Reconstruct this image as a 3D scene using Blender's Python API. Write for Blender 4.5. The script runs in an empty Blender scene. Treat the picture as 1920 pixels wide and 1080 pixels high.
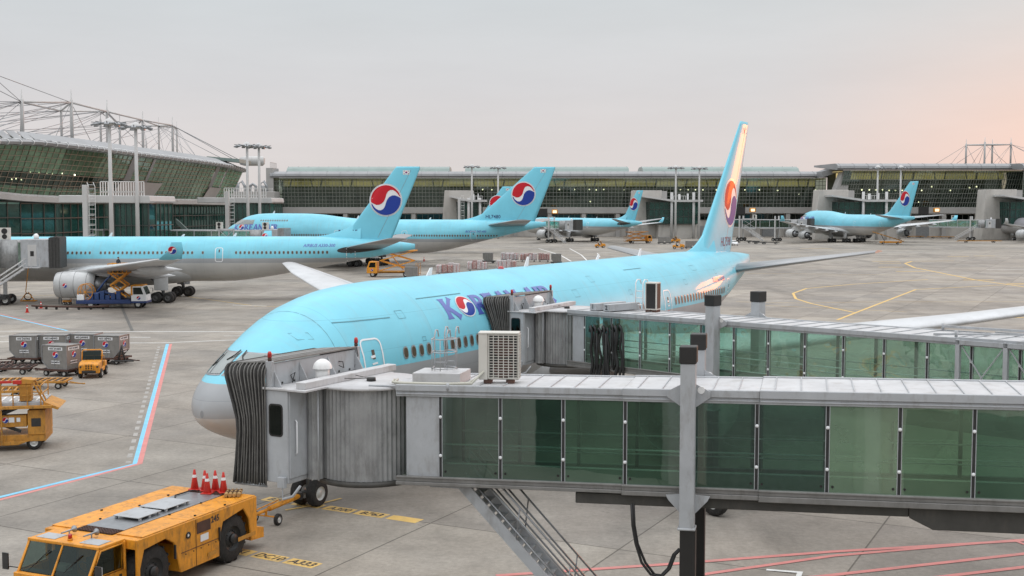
import bpy, bmesh, math, random
from mathutils import Vector, Matrix
random.seed(7)
R = math.radians; PI = math.pi
SC = bpy.context.scene
C = SC.collection
# ------------------------------------------------------------------ camera (solved from the photograph)
F, PITCH, H = 2240.28, 0.0679, 11.71
cam = bpy.data.cameras.new('camera'); cam.sensor_width = 36; cam.lens = F/1920*36
cam.clip_start = .1; cam.clip_end = 6000
co = bpy.data.objects.new('camera', cam); C.objects.link(co)
co.location = (0, 0, H); co.rotation_euler = (PI/2-PITCH, 0, 0); SC.camera = co
def ray(px, py):
    x = (px-960)/F; u = (540-py)/F
    return Vector((x, math.cos(PITCH)+u*math.sin(PITCH), -math.sin(PITCH)+u*math.cos(PITCH)))
def gp(px, py, z=0):                       # point at height z seen at a photo position
    d = ray(px, py); t = (z-H)/d.z
    return Vector((d.x*t, d.y*t, z))
def at(px, py, D):                         # point at distance D
    d = ray(px, py); t = D/d.y
    return Vector((d.x*t, D, H+d.z*t))
# ------------------------------------------------------------------ materials
MATS = {}
def mat(name, col, rough=.55, metal=0., var=.10, scale=1.5, bump=0., coat=0., bscale=None, emit=None, dirt=None, dirt_amt=0., spec=.5):
    if name in MATS: return MATS[name]
    m = bpy.data.materials.new(name); m.use_nodes = True; N = m.node_tree.nodes; L = m.node_tree.links
    b = N['Principled BSDF']; b.inputs['Roughness'].default_value = rough; b.inputs['Metallic'].default_value = metal
    b.inputs['Coat Weight'].default_value = coat; b.inputs['Coat Roughness'].default_value = .04
    b.inputs['Specular IOR Level'].default_value = spec
    tc = N.new('ShaderNodeTexCoord'); no = N.new('ShaderNodeTexNoise'); no.inputs['Scale'].default_value = scale
    no.inputs['Detail'].default_value = 6; no.inputs['Roughness'].default_value = .6
    L.new(tc.outputs['Object'], no.inputs['Vector'])
    mr = N.new('ShaderNodeMapRange'); mr.inputs[1].default_value = .3; mr.inputs[2].default_value = .7
    mr.inputs[3].default_value = 1-var; mr.inputs[4].default_value = 1+var*.5
    L.new(no.outputs['Fac'], mr.inputs[0])
    mx = N.new('ShaderNodeMix'); mx.data_type = 'RGBA'; mx.blend_type = 'MULTIPLY'; mx.inputs[0].default_value = 1
    mx.inputs[6].default_value = (*col, 1); L.new(mr.outputs[0], mx.inputs[7])
    out = mx.outputs[2]
    if dirt:
        n2 = N.new('ShaderNodeTexNoise'); n2.inputs['Scale'].default_value = scale*2.3; n2.inputs['Detail'].default_value = 9; n2.inputs['Roughness'].default_value = .7
        mp = N.new('ShaderNodeMapping'); mp.inputs['Scale'].default_value = (1, 1, .35); L.new(tc.outputs['Object'], mp.inputs['Vector']); L.new(mp.outputs[0], n2.inputs['Vector'])
        r2 = N.new('ShaderNodeMapRange'); r2.inputs[1].default_value = .5; r2.inputs[2].default_value = .75; r2.inputs[3].default_value = 0; r2.inputs[4].default_value = dirt_amt
        L.new(n2.outputs['Fac'], r2.inputs[0])
        m2 = N.new('ShaderNodeMix'); m2.data_type = 'RGBA'; m2.inputs[7].default_value = (*dirt, 1)
        L.new(r2.outputs[0], m2.inputs[0]); L.new(out, m2.inputs[6]); out = m2.outputs[2]
    L.new(out, b.inputs['Base Color'])
    if bump:
        bn = N.new('ShaderNodeTexNoise'); bn.inputs['Scale'].default_value = bscale or scale*6; bn.inputs['Detail'].default_value = 4
        L.new(tc.outputs['Object'], bn.inputs['Vector'])
        bb = N.new('ShaderNodeBump'); bb.inputs['Strength'].default_value = bump; bb.inputs['Distance'].default_value = .05
        L.new(bn.outputs['Fac'], bb.inputs['Height']); L.new(bb.outputs[0], b.inputs['Normal'])
    if emit: b.inputs['Emission Color'].default_value = (*emit[:3], 1); b.inputs['Emission Strength'].default_value = emit[3]
    MATS[name] = m; return m
def glass(name, tint, refl=.12, rough=.02, body=None, body_amt=0., wav=0., rnd=0.):
    if name in MATS: return MATS[name]
    m = bpy.data.materials.new(name); m.use_nodes = True; N = m.node_tree.nodes; L = m.node_tree.links
    N.remove(N['Principled BSDF']); o = N['Material Output']
    t = N.new('ShaderNodeBsdfTransparent'); t.inputs[0].default_value = (*tint, 1)
    g = N.new('ShaderNodeBsdfGlossy'); g.inputs['Roughness'].default_value = rough; g.inputs[0].default_value = (.75, .9, .85, 1)
    lw = N.new('ShaderNodeLayerWeight'); lw.inputs[0].default_value = .5; pw = N.new('ShaderNodeMath'); pw.operation = 'POWER'; pw.inputs[1].default_value = 4.5; L.new(lw.outputs['Facing'], pw.inputs[0])
    mr = N.new('ShaderNodeMapRange'); mr.inputs[3].default_value = refl; mr.inputs[4].default_value = .9; L.new(pw.outputs[0], mr.inputs[0])
    mx = N.new('ShaderNodeMixShader'); L.new(mr.outputs[0], mx.inputs[0]); L.new(g.outputs[0], mx.inputs[2])
    if body:
        d = N.new('ShaderNodeBsdfDiffuse'); d.inputs[0].default_value = (*body, 1)
        tc = N.new('ShaderNodeTexCoord'); no = N.new('ShaderNodeTexNoise'); no.inputs['Scale'].default_value = .5; no.inputs['Detail'].default_value = 7
        L.new(tc.outputs['Object'], no.inputs['Vector'])
        r2 = N.new('ShaderNodeMapRange'); r2.inputs[1].default_value = .3; r2.inputs[2].default_value = .7; r2.inputs[3].default_value = body_amt*.6; r2.inputs[4].default_value = body_amt*1.3
        L.new(no.outputs['Fac'], r2.inputs[0])
        amt = r2.outputs[0]
        if rnd:
            oi = N.new('ShaderNodeObjectInfo'); r3 = N.new('ShaderNodeMapRange'); r3.inputs[3].default_value = 1-rnd; r3.inputs[4].default_value = 1+rnd; L.new(oi.outputs['Random'], r3.inputs[0]); mm = N.new('ShaderNodeMath'); mm.operation = 'MULTIPLY'; L.new(amt, mm.inputs[0]); L.new(r3.outputs[0], mm.inputs[1]); amt = mm.outputs[0]
        m0 = N.new('ShaderNodeMixShader'); L.new(amt, m0.inputs[0])
        L.new(t.outputs[0], m0.inputs[1]); L.new(d.outputs[0], m0.inputs[2]); L.new(m0.outputs[0], mx.inputs[1])
    else: L.new(t.outputs[0], mx.inputs[1])
    if wav:
        tc = N.new('ShaderNodeTexCoord'); no = N.new('ShaderNodeTexNoise'); no.inputs['Scale'].default_value = .6; L.new(tc.outputs['Object'], no.inputs['Vector'])
        bb = N.new('ShaderNodeBump'); bb.inputs['Strength'].default_value = wav; bb.inputs['Distance'].default_value = .3
        L.new(no.outputs['Fac'], bb.inputs['Height']); L.new(bb.outputs[0], g.inputs['Normal'])
    L.new(mx.outputs[0], o.inputs['Surface']); MATS[name] = m; return m
def livery(name, zb, zs, blue=(.215, .60, .73), grey=(.36, .37, .38), low=(.52, .51, .49), nose=None):
    """blue crown / grey band / pale belly paint scheme, split at heights zb and zs on the fuselage"""
    if name in MATS: return MATS[name]
    m = bpy.data.materials.new(name); m.use_nodes = True; N = m.node_tree.nodes; L = m.node_tree.links
    b = N['Principled BSDF']; b.inputs['Roughness'].default_value = .42; b.inputs['Specular IOR Level'].default_value = .18
    b.inputs['Coat Weight'].default_value = .20; b.inputs['Coat Roughness'].default_value = .035
    tc = N.new('ShaderNodeTexCoord'); sx = N.new('ShaderNodeSeparateXYZ'); L.new(tc.outputs['Object'], sx.inputs[0])
    def gt(sock, v):
        g = N.new('ShaderNodeMath'); g.operation = 'GREATER_THAN'; L.new(sock, g.inputs[0]); g.inputs[1].default_value = v; return g.outputs[0]
    m1 = N.new('ShaderNodeMix'); m1.data_type = 'RGBA'; m1.inputs[6].default_value = (*low, 1); m1.inputs[7].default_value = (*grey, 1); L.new(gt(sx.outputs[2], zs), m1.inputs[0])
    m2 = N.new('ShaderNodeMix'); m2.data_type = 'RGBA'; m2.inputs[7].default_value = (*blue, 1); L.new(m1.outputs[2], m2.inputs[6]); L.new(gt(sx.outputs[2], zb), m2.inputs[0])
    # panel joints: rings along the fuselage
    no = N.new('ShaderNodeTexNoise'); no.inputs['Scale'].default_value = .8; no.inputs['Detail'].default_value = 8
    mp = N.new('ShaderNodeMapping'); mp.inputs['Scale'].default_value = (.5, 1, 1); L.new(tc.outputs['Object'], mp.inputs[0]); L.new(mp.outputs[0], no.inputs['Vector'])
    mr = N.new('ShaderNodeMapRange'); mr.inputs[1].default_value = .3; mr.inputs[2].default_value = .7; mr.inputs[3].default_value = .90; mr.inputs[4].default_value = 1.04; L.new(no.outputs['Fac'], mr.inputs[0])
    md = N.new('ShaderNodeMath'); md.operation = 'PINGPONG'; L.new(sx.outputs[0], md.inputs[0]); md.inputs[1].default_value = 2.6
    lt = N.new('ShaderNodeMath'); lt.operation = 'LESS_THAN'; L.new(md.outputs[0], lt.inputs[0]); lt.inputs[1].default_value = .012
    mz = N.new('ShaderNodeMath'); mz.operation = 'PINGPONG'; L.new(sx.outputs[2], mz.inputs[0]); mz.inputs[1].default_value = .62
    lz = N.new('ShaderNodeMath'); lz.operation = 'LESS_THAN'; L.new(mz.outputs[0], lz.inputs[0]); lz.inputs[1].default_value = .006
    mxx = N.new('ShaderNodeMath'); mxx.operation = 'MAXIMUM'; L.new(lt.outputs[0], mxx.inputs[0]); L.new(lz.outputs[0], mxx.inputs[1])
    ml = N.new('ShaderNodeMath'); ml.operation = 'MULTIPLY_ADD'; L.new(mxx.outputs[0], ml.inputs[0]); ml.inputs[1].default_value = -.16; L.new(mr.outputs[0], ml.inputs[2])
    mx = N.new('ShaderNodeMix'); mx.data_type = 'RGBA'; mx.blend_type = 'MULTIPLY'; mx.inputs[0].default_value = 1; L.new(m2.outputs[2], mx.inputs[6]); L.new(ml.outputs[0], mx.inputs[7])
    bk = N.new('ShaderNodeTexBrick'); cb_ = N.new('ShaderNodeCombineXYZ'); L.new(sx.outputs[0], cb_.inputs[0]); L.new(sx.outputs[2], cb_.inputs[1]); L.new(cb_.outputs[0], bk.inputs[0]); bk.offset = .35
    bk.inputs['Scale'].default_value = 1; bk.inputs['Brick Width'].default_value = 5.2; bk.inputs['Row Height'].default_value = 1.24; bk.inputs['Mortar Size'].default_value = .006
    bk.inputs['Color1'].default_value = (1.0, 1.0, 1.0, 1); bk.inputs['Color2'].default_value = (.94, .95, .955, 1); bk.inputs['Mortar'].default_value = (.86, .88, .89, 1)
    mk = N.new('ShaderNodeMix'); mk.data_type = 'RGBA'; mk.blend_type = 'MULTIPLY'; mk.inputs[0].default_value = 1; L.new(mx.outputs[2], mk.inputs[6]); L.new(bk.outputs[0], mk.inputs[7])
    sn = N.new('ShaderNodeTexNoise'); sn.inputs['Scale'].default_value = 1.1; sn.inputs['Detail'].default_value = 8; mq = N.new('ShaderNodeMapping'); mq.inputs['Scale'].default_value = (2.6, .5, .35); L.new(tc.outputs['Object'], mq.inputs[0]); L.new(mq.outputs[0], sn.inputs[0])
    sr = N.new('ShaderNodeMapRange'); sr.inputs[1].default_value = .52; sr.inputs[2].default_value = .78; sr.inputs[3].default_value = 0; sr.inputs[4].default_value = .22; L.new(sn.outputs['Fac'], sr.inputs[0])
    ms = N.new('ShaderNodeMix'); ms.data_type = 'RGBA'; L.new(sr.outputs[0], ms.inputs[0]); L.new(mk.outputs[2], ms.inputs[6]); ms.inputs[7].default_value = (.30, .32, .31, 1)
    L.new(ms.outputs[2], b.inputs['Base Color']); MATS[name] = m; return m
M_ = dict(
 blue=mat('sky_blue_paint', (.19, .575, .715), .42, coat=.20, var=.06, scale=.6, spec=.18),
 silver=mat('light_grey_paint', (.50, .51, .51), .35, coat=.2, var=.12, scale=.7, dirt=(.2, .19, .17), dirt_amt=.35),
 stabm=mat('tailplane_grey_paint', (.36, .365, .37), .3, .35, var=.12, scale=.5), wing=mat('wing_grey_paint', (.56, .57, .58), .38, coat=.1, var=.12, scale=.5, dirt=(.25, .24, .22), dirt_amt=.3),
 alu=mat('bare_aluminium', (.72, .73, .75), .28, .85, var=.08),
 dark=mat('dark_metal', (.045, .045, .045), .5, .3, var=.3, scale=4),
 steel=mat('steel', (.30, .31, .32), .4, .6, var=.2, scale=4),
 tyre=mat('tyre_rubber', (.022, .021, .020), .85, var=.3, scale=8, bump=.3, dirt=(.12, .11, .10), dirt_amt=.4),
 rimd=mat('dark_wheel_rim', (.10, .10, .10), .6, .1, var=.2, scale=6), rim=mat('wheel_rim_paint', (.55, .55, .53), .5, .1, var=.2, scale=6),
 white=mat('white_paint', (.78, .78, .77), .45, var=.06, scale=1.2, dirt=(.42, .38, .32), dirt_amt=.3),
 brail=mat('grey_brown_rail_paint', (.20, .195, .185), .55, var=.2, scale=2, dirt=(.09, .08, .07), dirt_amt=.5), bgrey=mat('bridge_grey_paint', (.40, .415, .43), .48, var=.12, scale=1.4, dirt=(.17, .15, .13), dirt_amt=.6),  # rail paint: a darker grey-brown than the bridge grey
 broof=mat('bridge_roof_sheet', (.52, .52, .525), .5, var=.14, scale=1.0, dirt=(.25, .225, .195), dirt_amt=.6),
 bdark=mat('under_beam_paint', (.060, .058, .052), .6, var=.25, scale=2, dirt=(.12, .1, .08), dirt_amt=.4),
 rubber=mat('bellows_rubber', (.058, .057, .054), .8, var=.35, scale=5, bump=.4, bscale=40),
 ribm=mat('bellows_rib', (.15, .145, .135), .6, .2, var=.3, scale=4), corr=mat('corrugated_curtain_steel', (.33, .335, .335), .42, .25, var=.25, scale=1.5, dirt=(.07, .065, .06), dirt_amt=.6),
 black=mat('black_plastic', (.018, .017, .016), .5, var=.2),
 yellow=mat('yellow_orange_paint', (.74, .30, .02), .5, var=.2, scale=2.4, coat=.08, dirt=(.09, .055, .03), dirt_amt=.8, bump=.08),
 dyellow=mat('worn_yellow_paint', (.52, .24, .035), .6, var=.25, scale=3, dirt=(.07, .045, .03), dirt_amt=.85),
 brown=mat('rusty_brown_steel', (.085, .040, .028), .7, var=.35, scale=3, dirt=(.03, .025, .022), dirt_amt=.7),
 red=mat('red_plastic', (.55, .03, .02), .45, var=.12, scale=6, dirt=(.2, .05, .04), dirt_amt=.3),
 lred=mat('red_lens', (.42, .012, .010), .2, var=.05, coat=.5),
 cabg=glass('cab_glass', (.38, .44, .41), .05), wglass=glass('dark_vehicle_glass', (.05, .06, .055), .035),
 eblue=mat('emblem_blue', (.025, .055, .30), .45, coat=.08, var=.04, spec=.15), ered=mat('emblem_red', (.52, .018, .03), .45, coat=.08, var=.04, spec=.15),
 ewhite=mat('emblem_white', (.78, .79, .80), .4, coat=.08, var=.03), ering=mat('emblem_ring', (.60, .62, .66), .3, coat=.3, var=.03),
 letter=mat('title_blue', (.07, .11, .42), .3, coat=.4, var=.05), ink=mat('ink_black', (.03, .03, .035), .6, var=.1),
 navy=mat('navy_blue_paint', (.02, .045, .15), .45, var=.15, scale=3), cont=mat('container_aluminium', (.235, .225, .21), .55, .15, var=.15, scale=1.5, bump=.15, dirt=(.11, .10, .09), dirt_amt=.6),
 pane=mat('cabin_window_pane', (.10, .072, .050), .12, var=.2, scale=9), wframe=mat('cabin_window_frame', (.30, .31, .31), .35, .4, var=.1),
 conc=mat('pale_concrete_wall', (.50, .475, .44), .8, var=.14, scale=.15, bump=.1, dirt=(.19, .175, .155), dirt_amt=.5),
 panel=mat('facade_grey_panel', (.36, .35, .335), .6, var=.12, scale=.12, dirt=(.22, .2, .18), dirt_amt=.3),
 mull=mat('mullion_metal', (.23, .24, .215), .45, .2, var=.1, scale=.3), dmull=mat('dark_mullion_metal', (.05, .06, .055), .5, .2),
 ledge=mat('ledge_white_panel', (.52, .515, .505), .5, var=.12, scale=.15, dirt=(.30, .28, .26), dirt_amt=.4),
 roofm=mat('roof_metal', (.29, .295, .30), .45, .3, var=.15, scale=.12), skyl=mat('skylight_green_roof', (.22, .285, .265), .35, .1, var=.15, scale=.2),
 ceil=mat('hall_ceiling', (.62, .53, .26), .8, var=.3, scale=.1, emit=(.9, .66, .28, .16)), inter=mat('hall_interior', (.10, .115, .095), .85, var=.5, scale=.25),  # hall ceiling emits faintly, in place of lamplight falling on it
 lamp=mat('hall_lamp', (1, 1, 1), emit=(1, .86, .62, 5)), warm=mat('lit_sign', (1, 1, 1), emit=(1, .62, .2, 1.1)), glow=mat('ceiling_glow', (.6, .55, .35), emit=(.95, .72, .30, .55), scale=.05, var=.5),
 gterm=glass('terminal_glass_dark', (.38, .46, .38), .10, .05, (.04, .065, .05), .30, rnd=.5), gleft=glass('terminal_glass_green', (.12, .24, .14), .08, .09, (.23, .36, .23), .60, .25, rnd=.25),
 glow2=glass('terminal_lower_glass', (.12, .24, .20), .05, .04, (.03, .10, .085), .55),
 vest=mat('hi_vis_vest', (.45, .75, .05), .7), skin=mat('skin', (.45, .27, .19), .6), navycloth=mat('dark_work_clothes', (.03, .04, .05), .85, var=.3, scale=8),
 rblue=mat('blue_pump_paint', (.02, .055, .17), .45, var=.2, scale=3), wrap=mat('wrapped_cargo', (.42, .30, .28), .45, var=.55, scale=4, bump=.4), wrap2=mat('white_wrapped_cargo', (.55, .50, .50), .4, var=.45, scale=5, bump=.4),
 wood=mat('wooden_chock', (.42, .26, .10), .7, var=.3, scale=5), beige=mat('air_conditioner_shell', (.60, .58, .53), .5, var=.08, dirt=(.35, .3, .24), dirt_amt=.3),
 pipe=mat('insulated_pipe', (.50, .49, .42), .7, var=.15), hose=mat('black_cable', (.02, .02, .02), .55, var=.2),
)
# ------------------------------------------------------------------ mesh builder
class MB:
    def __init__(s): s.v = []; s.f = []; s.m = []; s.sm = []; s.M = Matrix.Identity(4)
    def _v(s, p): s.v.append(tuple(s.M @ Vector(p))); return len(s.v)-1
    def face(s, idx, m=0, smooth=False): s.f.append(tuple(idx)); s.m.append(m); s.sm.append(smooth)
    def poly(s, pts, m=0): s.face([s._v(p) for p in pts], m); return s
    def box(s, c, d, m=0, rz=0, ry=0, rx=0):
        T = Matrix.Translation(c) @ Matrix.Rotation(rz, 4, 'Z') @ Matrix.Rotation(ry, 4, 'Y') @ Matrix.Rotation(rx, 4, 'X')
        x, y, z = d[0]/2, d[1]/2, d[2]/2
        i = [s._v(T @ Vector(p)) for p in ((-x,-y,-z),(x,-y,-z),(x,y,-z),(-x,y,-z),(-x,-y,z),(x,-y,z),(x,y,z),(-x,y,z))]
        for q in ((3,2,1,0),(4,5,6,7),(0,1,5,4),(1,2,6,5),(2,3,7,6),(3,0,4,7)): s.face([i[k] for k in q], m)
        return s
    def bb(s, x0, x1, y0, y1, z0, z1, m=0): return s.box(((x0+x1)/2, (y0+y1)/2, (z0+z1)/2), (abs(x1-x0), abs(y1-y0), abs(z1-z0)), m)
    def bar(s, a, b, w, h=None, m=0):                     # square bar from a to b
        a = Vector(a); b = Vector(b); d = b-a; L = d.length
        if L < 1e-6: return s
        q = d.to_track_quat('X', 'Z').to_matrix().to_4x4(); T = Matrix.Translation((a+b)/2) @ q
        h = h or w; old = s.M; s.M = old @ T; s.box((0, 0, 0), (L, w, h), m); s.M = old; return s
    def tube(s, pts, r, n=8, m=0, closed=False, cap=True):
        pts = [Vector(p) for p in pts]; rs = r if isinstance(r, (list, tuple)) else [r]*len(pts); rings = []
        up = None
        for k, p in enumerate(pts):
            if closed: d = pts[(k+1) % len(pts)]-pts[k-1]
            else: d = pts[min(k+1, len(pts)-1)]-pts[max(k-1, 0)]
            d.normalize()
            if up is None: up = Vector((0, 0, 1)) if abs(d.z) < .9 else Vector((1, 0, 0))
            a = d.cross(up).normalized(); b = a.cross(d).normalized(); up = b
            rings.append([s._v(p+a*math.cos(2*PI*j/n)*rs[k]+b*math.sin(2*PI*j/n)*rs[k]) for j in range(n)])
        K = len(rings)
        for k in range(K if closed else K-1):
            A, B = rings[k], rings[(k+1) % K]
            for j in range(n): s.face((A[j], A[(j+1) % n], B[(j+1) % n], B[j]), m, True)
        if cap and not closed: s.face(rings[0][::-1], m); s.face(rings[-1], m)
        return s
    def lathe(s, prof, n=24, m=0, axis='X', o=(0, 0, 0), caps=True, mats=None, scale=(1, 1)):   # prof: (along, radius)
        o = Vector(o); rings = []
        for a, r in prof:
            ring = []
            for j in range(n):
                t = 2*PI*j/n; c, q = math.cos(t)*r*scale[0], math.sin(t)*r*scale[1]
                p = {'X': (a, c, q), 'Y': (c, a, q), 'Z': (c, q, a)}[axis]
                ring.append(s._v(o+Vector(p)))
            rings.append(ring)
        for k in range(len(rings)-1):
            mm = mats[k] if mats else m
            for j in range(n): s.face((rings[k][j], rings[k][(j+1) % n], rings[k+1][(j+1) % n], rings[k+1][j]), mm, True)
        if caps: s.face(rings[0][::-1], mats[0] if mats else m); s.face(rings[-1], mats[-1] if mats else m)
        return s
    def prism(s, poly, y0, y1, m=0, plane='XZ', m2=None):            # polygon extruded along the third axis
        def P(a, b, t): return {'XZ': (a, t, b), 'YZ': (t, a, b), 'XY': (a, b, t)}[plane]
        A = [s._v(P(a, b, y0)) for a, b in poly]; B = [s._v(P(a, b, y1)) for a, b in poly]; n = len(poly)
        s.face(A, m); s.face(B[::-1], m)
        for j in range(n): s.face((A[j], A[(j+1) % n], B[(j+1) % n], B[j]), m if m2 is None else m2)
        return s
    def sphere(s, c, r, m=0, n=16, k=8, z0=-1, sc=(1, 1, 1)):
        c = Vector(c); rings = []
        for i in range(k+1):
            zz = z0+(1-z0)*i/k; zz = max(-1, min(1, math.sin((math.asin(z0))+(PI/2-math.asin(z0))*i/k))); rr = math.sqrt(max(0, 1-zz*zz))
            rings.append([s._v(c+Vector((rr*math.cos(2*PI*j/n)*r*sc[0], rr*math.sin(2*PI*j/n)*r*sc[1], zz*r*sc[2]))) for j in range(n)])
        for i in range(k):
            for j in range(n): s.face((rings[i][j], rings[i][(j+1) % n], rings[i+1][(j+1) % n], rings[i+1][j]), m, True)
        return s
    def mesh(s, name, mats):
        me = bpy.data.meshes.new(name); me.from_pydata(s.v, [], s.f)
        for mm in mats: me.materials.append(mm)
        me.polygons.foreach_set('material_index', s.m); me.polygons.foreach_set('use_smooth', s.sm)
        bm = bmesh.new(); bm.from_mesh(me); bmesh.ops.remove_doubles(bm, verts=bm.verts, dist=1e-5)
        bmesh.ops.recalc_face_normals(bm, faces=bm.faces)
        big = [f for f in bm.faces if len(f.verts) > 4]
        if big: bmesh.ops.triangulate(bm, faces=big)
        bm.to_mesh(me); bm.free(); me.update(); return me
    def split(s):
        par = list(range(len(s.v)))
        def find(i):
            while par[i] != i: par[i] = par[par[i]]; i = par[i]
            return i
        for f in s.f:
            a = find(f[0])
            for i in f[1:]: par[find(i)] = a
        grp = {}
        for k, f in enumerate(s.f): grp.setdefault(find(f[0]), []).append(k)
        out = []
        for ks in grp.values():
            m = MB(); mp = {}
            for k in ks:
                idx = []
                for i in s.f[k]:
                    if i not in mp: mp[i] = len(m.v); m.v.append(s.v[i])
                    idx.append(mp[i])
                m.f.append(tuple(idx)); m.m.append(s.m[k]); m.sm.append(s.sm[k])
            out.append(m)
        return out
    def pieces(s, name, mats, parent=None, bevel=0.):
        return [m.build(name, mats, parent, bevel) for m in s.split()]
    def build(s, name, mats, parent=None, bevel=0., **kw):
        mats = [M_[x] if isinstance(x, str) else x for x in (mats if isinstance(mats, (list, tuple)) else [mats])]
        o = bpy.data.objects.new(name, s.mesh(name, mats)); C.objects.link(o)
        if parent: o.parent = parent
        if bevel:
            b = o.modifiers.new('bevel', 'BEVEL'); b.width = bevel; b.segments = 1; b.limit_method = 'ANGLE'; b.angle_limit = R(40)
        for k, v in kw.items(): o[k] = v
        return o
def thing(name, label, cat, loc=(0, 0, 0), rz=0, group=None, rot=None):
    o = bpy.data.objects.new(name, None); C.objects.link(o); o.location = loc
    o.rotation_euler = rot if rot else (0, 0, rz); o['label'] = label; o['category'] = cat
    if group: o['group'] = group
    o.empty_display_size = .5; return o
def tag(o, label, cat, group=None):
    o['label'] = label; o['category'] = cat
    if group: o['group'] = group
    return o
def dup(o, parent=None, loc=None, rz=None, label=None, scale=None):
    c = o.copy(); C.objects.link(c)
    if parent is not None: c.parent = parent
    if loc is not None: c.location = loc
    if rz is not None: c.rotation_euler = (0, 0, rz)
    if label: c['label'] = label
    if scale: c.scale = scale
    for ch in list(KIDS.get(o.name, ())) or [x for x in C.objects if x.parent == o]: dup(ch, c)
    return c
KIDS = {}
# --- flat shapes: emblem and lettering as 2-D polygons (x, y, material slot)
def emblem_polys(n=30):
    ring = [(1.07*math.cos(2*PI*k/n), 1.07*math.sin(2*PI*k/n)) for k in range(n)]
    disc = [(math.cos(2*PI*k/n), math.sin(2*PI*k/n)) for k in range(n)]
    arc = [(.97*math.cos(R(a)), .97*math.sin(R(a))) for a in range(188, 4, -8)]
    inner = [(.86,.28),(.76,.44),(.63,.57),(.48,.65),(.32,.66),(.18,.59),(.09,.48),(.03,.34),(-.01,.19),(-.06,.04),(-.14,-.10),(-.26,-.22),(-.42,-.30),(-.60,-.31),(-.77,-.24)]
    red = arc+inner
    return [(ring, 3), (disc, 2), (red, 0), ([(-x, -y) for x, y in red], 1)]
EMB = ['ered', 'eblue', 'ewhite', 'ering']
def flare(p, q, w, f=1.7):
    p = Vector(p); q = Vector(q); d = q-p; n = Vector((-d.y, d.x)).normalized()
    pts = []
    prof = [(0, f), (.10, 1.12), (.25, 1), (.75, 1), (.90, 1.12), (1, f)]
    for t, k in prof: pts.append(tuple(p+d*t+n*w*k/2))
    for t, k in reversed(prof): pts.append(tuple(p+d*t-n*w*k/2))
    return pts
def arcband(cx, cy, rx, ry, w, a0, a1, n=12):
    o = []; i = []
    for k in range(n+1):
        a = R(a0+(a1-a0)*k/n); o.append((cx+rx*math.cos(a), cy+ry*math.sin(a))); i.append((cx+(rx-w)*math.cos(a), cy+(ry-w*.75)*math.sin(a)))
    return o+i[::-1]
def glyph(ch):                                # flared capitals, height 1, returns polys, advance
    if ch == 'K': return [flare((.17,0),(.17,1),.24), flare((.20,.42),(.72,1),.17,1.6), flare((.30,.50),(.80,0),.23,1.5)], .92
    if ch == 'R': return [flare((.17,0),(.17,1),.24), arcband(.34,.73,.34,.27,.20,-92,92), [(.15,.86),(.36,.87),(.36,1),(.15,1)], [(.15,.46),(.36,.46),(.36,.60),(.15,.60)], flare((.36,.50),(.76,0),.23,1.5)], .86
    if ch == 'E': return [flare((.17,0),(.17,1),.24), flare((.2,.92),(.66,.92),.15,1.6), flare((.2,.52),(.55,.52),.14,1.6), flare((.2,.08),(.68,.08),.15,1.6)], .76
    if ch == 'A': return [flare((.10,0),(.44,1),.17,1.5), flare((.78,0),(.44,1),.24,1.4), [(.24,.26),(.66,.26),(.62,.40),(.28,.40)]], .90
    if ch == 'N': return [flare((.13,0),(.13,1),.17,1.7), flare((.13,.98),(.70,.02),.22,1.2), flare((.72,0),(.72,1),.17,1.7)], .90
    if ch == 'I': return [flare((.17,0),(.17,1),.24)], .38
    return [], .40
def title_polys(text='KOREAN AIR'):
    x = 0; out = []
    for ch in text:
        if ch == 'O':
            for pl, m in emblem_polys(): out.append(([(x+.50+px*.50, .50+py*.50) for px, py in pl], m+1))
            x += 1.04
        else:
            g, adv = glyph(ch); out += [([(x+a, b) for a, b in pl], 0) for pl in g]; x += adv
    return out, x
def decal(polys, fn, name, mats, parent, maxlen=None, step=.0015, sub=0):
    """2-D polygons laid on a surface through fn(u, v, lift)"""
    bm = bmesh.new()
    lay = bm.faces.layers.int.new('k')
    for k, (pl, m) in enumerate(polys):
        vs = [bm.verts.new((x, y, k*step)) for x, y in pl]
        try: f = bm.faces.new(vs)
        except ValueError: continue
        f.material_index = m
    bmesh.ops.triangulate(bm, faces=bm.faces)
    for _ in range(sub):
        es = [e for e in bm.edges if e.calc_length() > (maxlen or .3)]
        if not es: break
        bmesh.ops.subdivide_edges(bm, edges=es, cuts=1); bmesh.ops.triangulate(bm, faces=[f for f in bm.faces if len(f.verts) > 3])
    for v in bm.verts: v.co = fn(v.co.x, v.co.y, v.co.z)
    me = bpy.data.meshes.new(name); bm.to_mesh(me); bm.free()
    for x in mats: me.materials.append(M_[x] if isinstance(x, str) else x)
    o = bpy.data.objects.new(name, me); C.objects.link(o); o.parent = parent
    return o
def text_mesh(txt, size, name, m, parent, fn=None, M=None, bold=0., align='CENTER', shear=0.):
    cu = bpy.data.curves.new('lettering', 'FONT'); cu.body = txt; cu.size = size; cu.align_x = align; cu.align_y = 'CENTER'; cu.offset = bold; cu.resolution_u = 2; cu.shear = shear
    to = bpy.data.objects.new('lettering', cu); C.objects.link(to)
    dg = bpy.context.evaluated_depsgraph_get(); me = bpy.data.meshes.new_from_object(to.evaluated_get(dg)); bpy.data.objects.remove(to); bpy.data.curves.remove(cu)
    me.name = name; me.materials.clear(); me.materials.append(M_[m] if isinstance(m, str) else m)
    if fn:
        for v in me.vertices: v.co = fn(v.co.x, v.co.y, 0)
    elif M is not None: me.transform(M)
    o = bpy.data.objects.new(name, me); C.objects.link(o); o.parent = parent; return o
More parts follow.
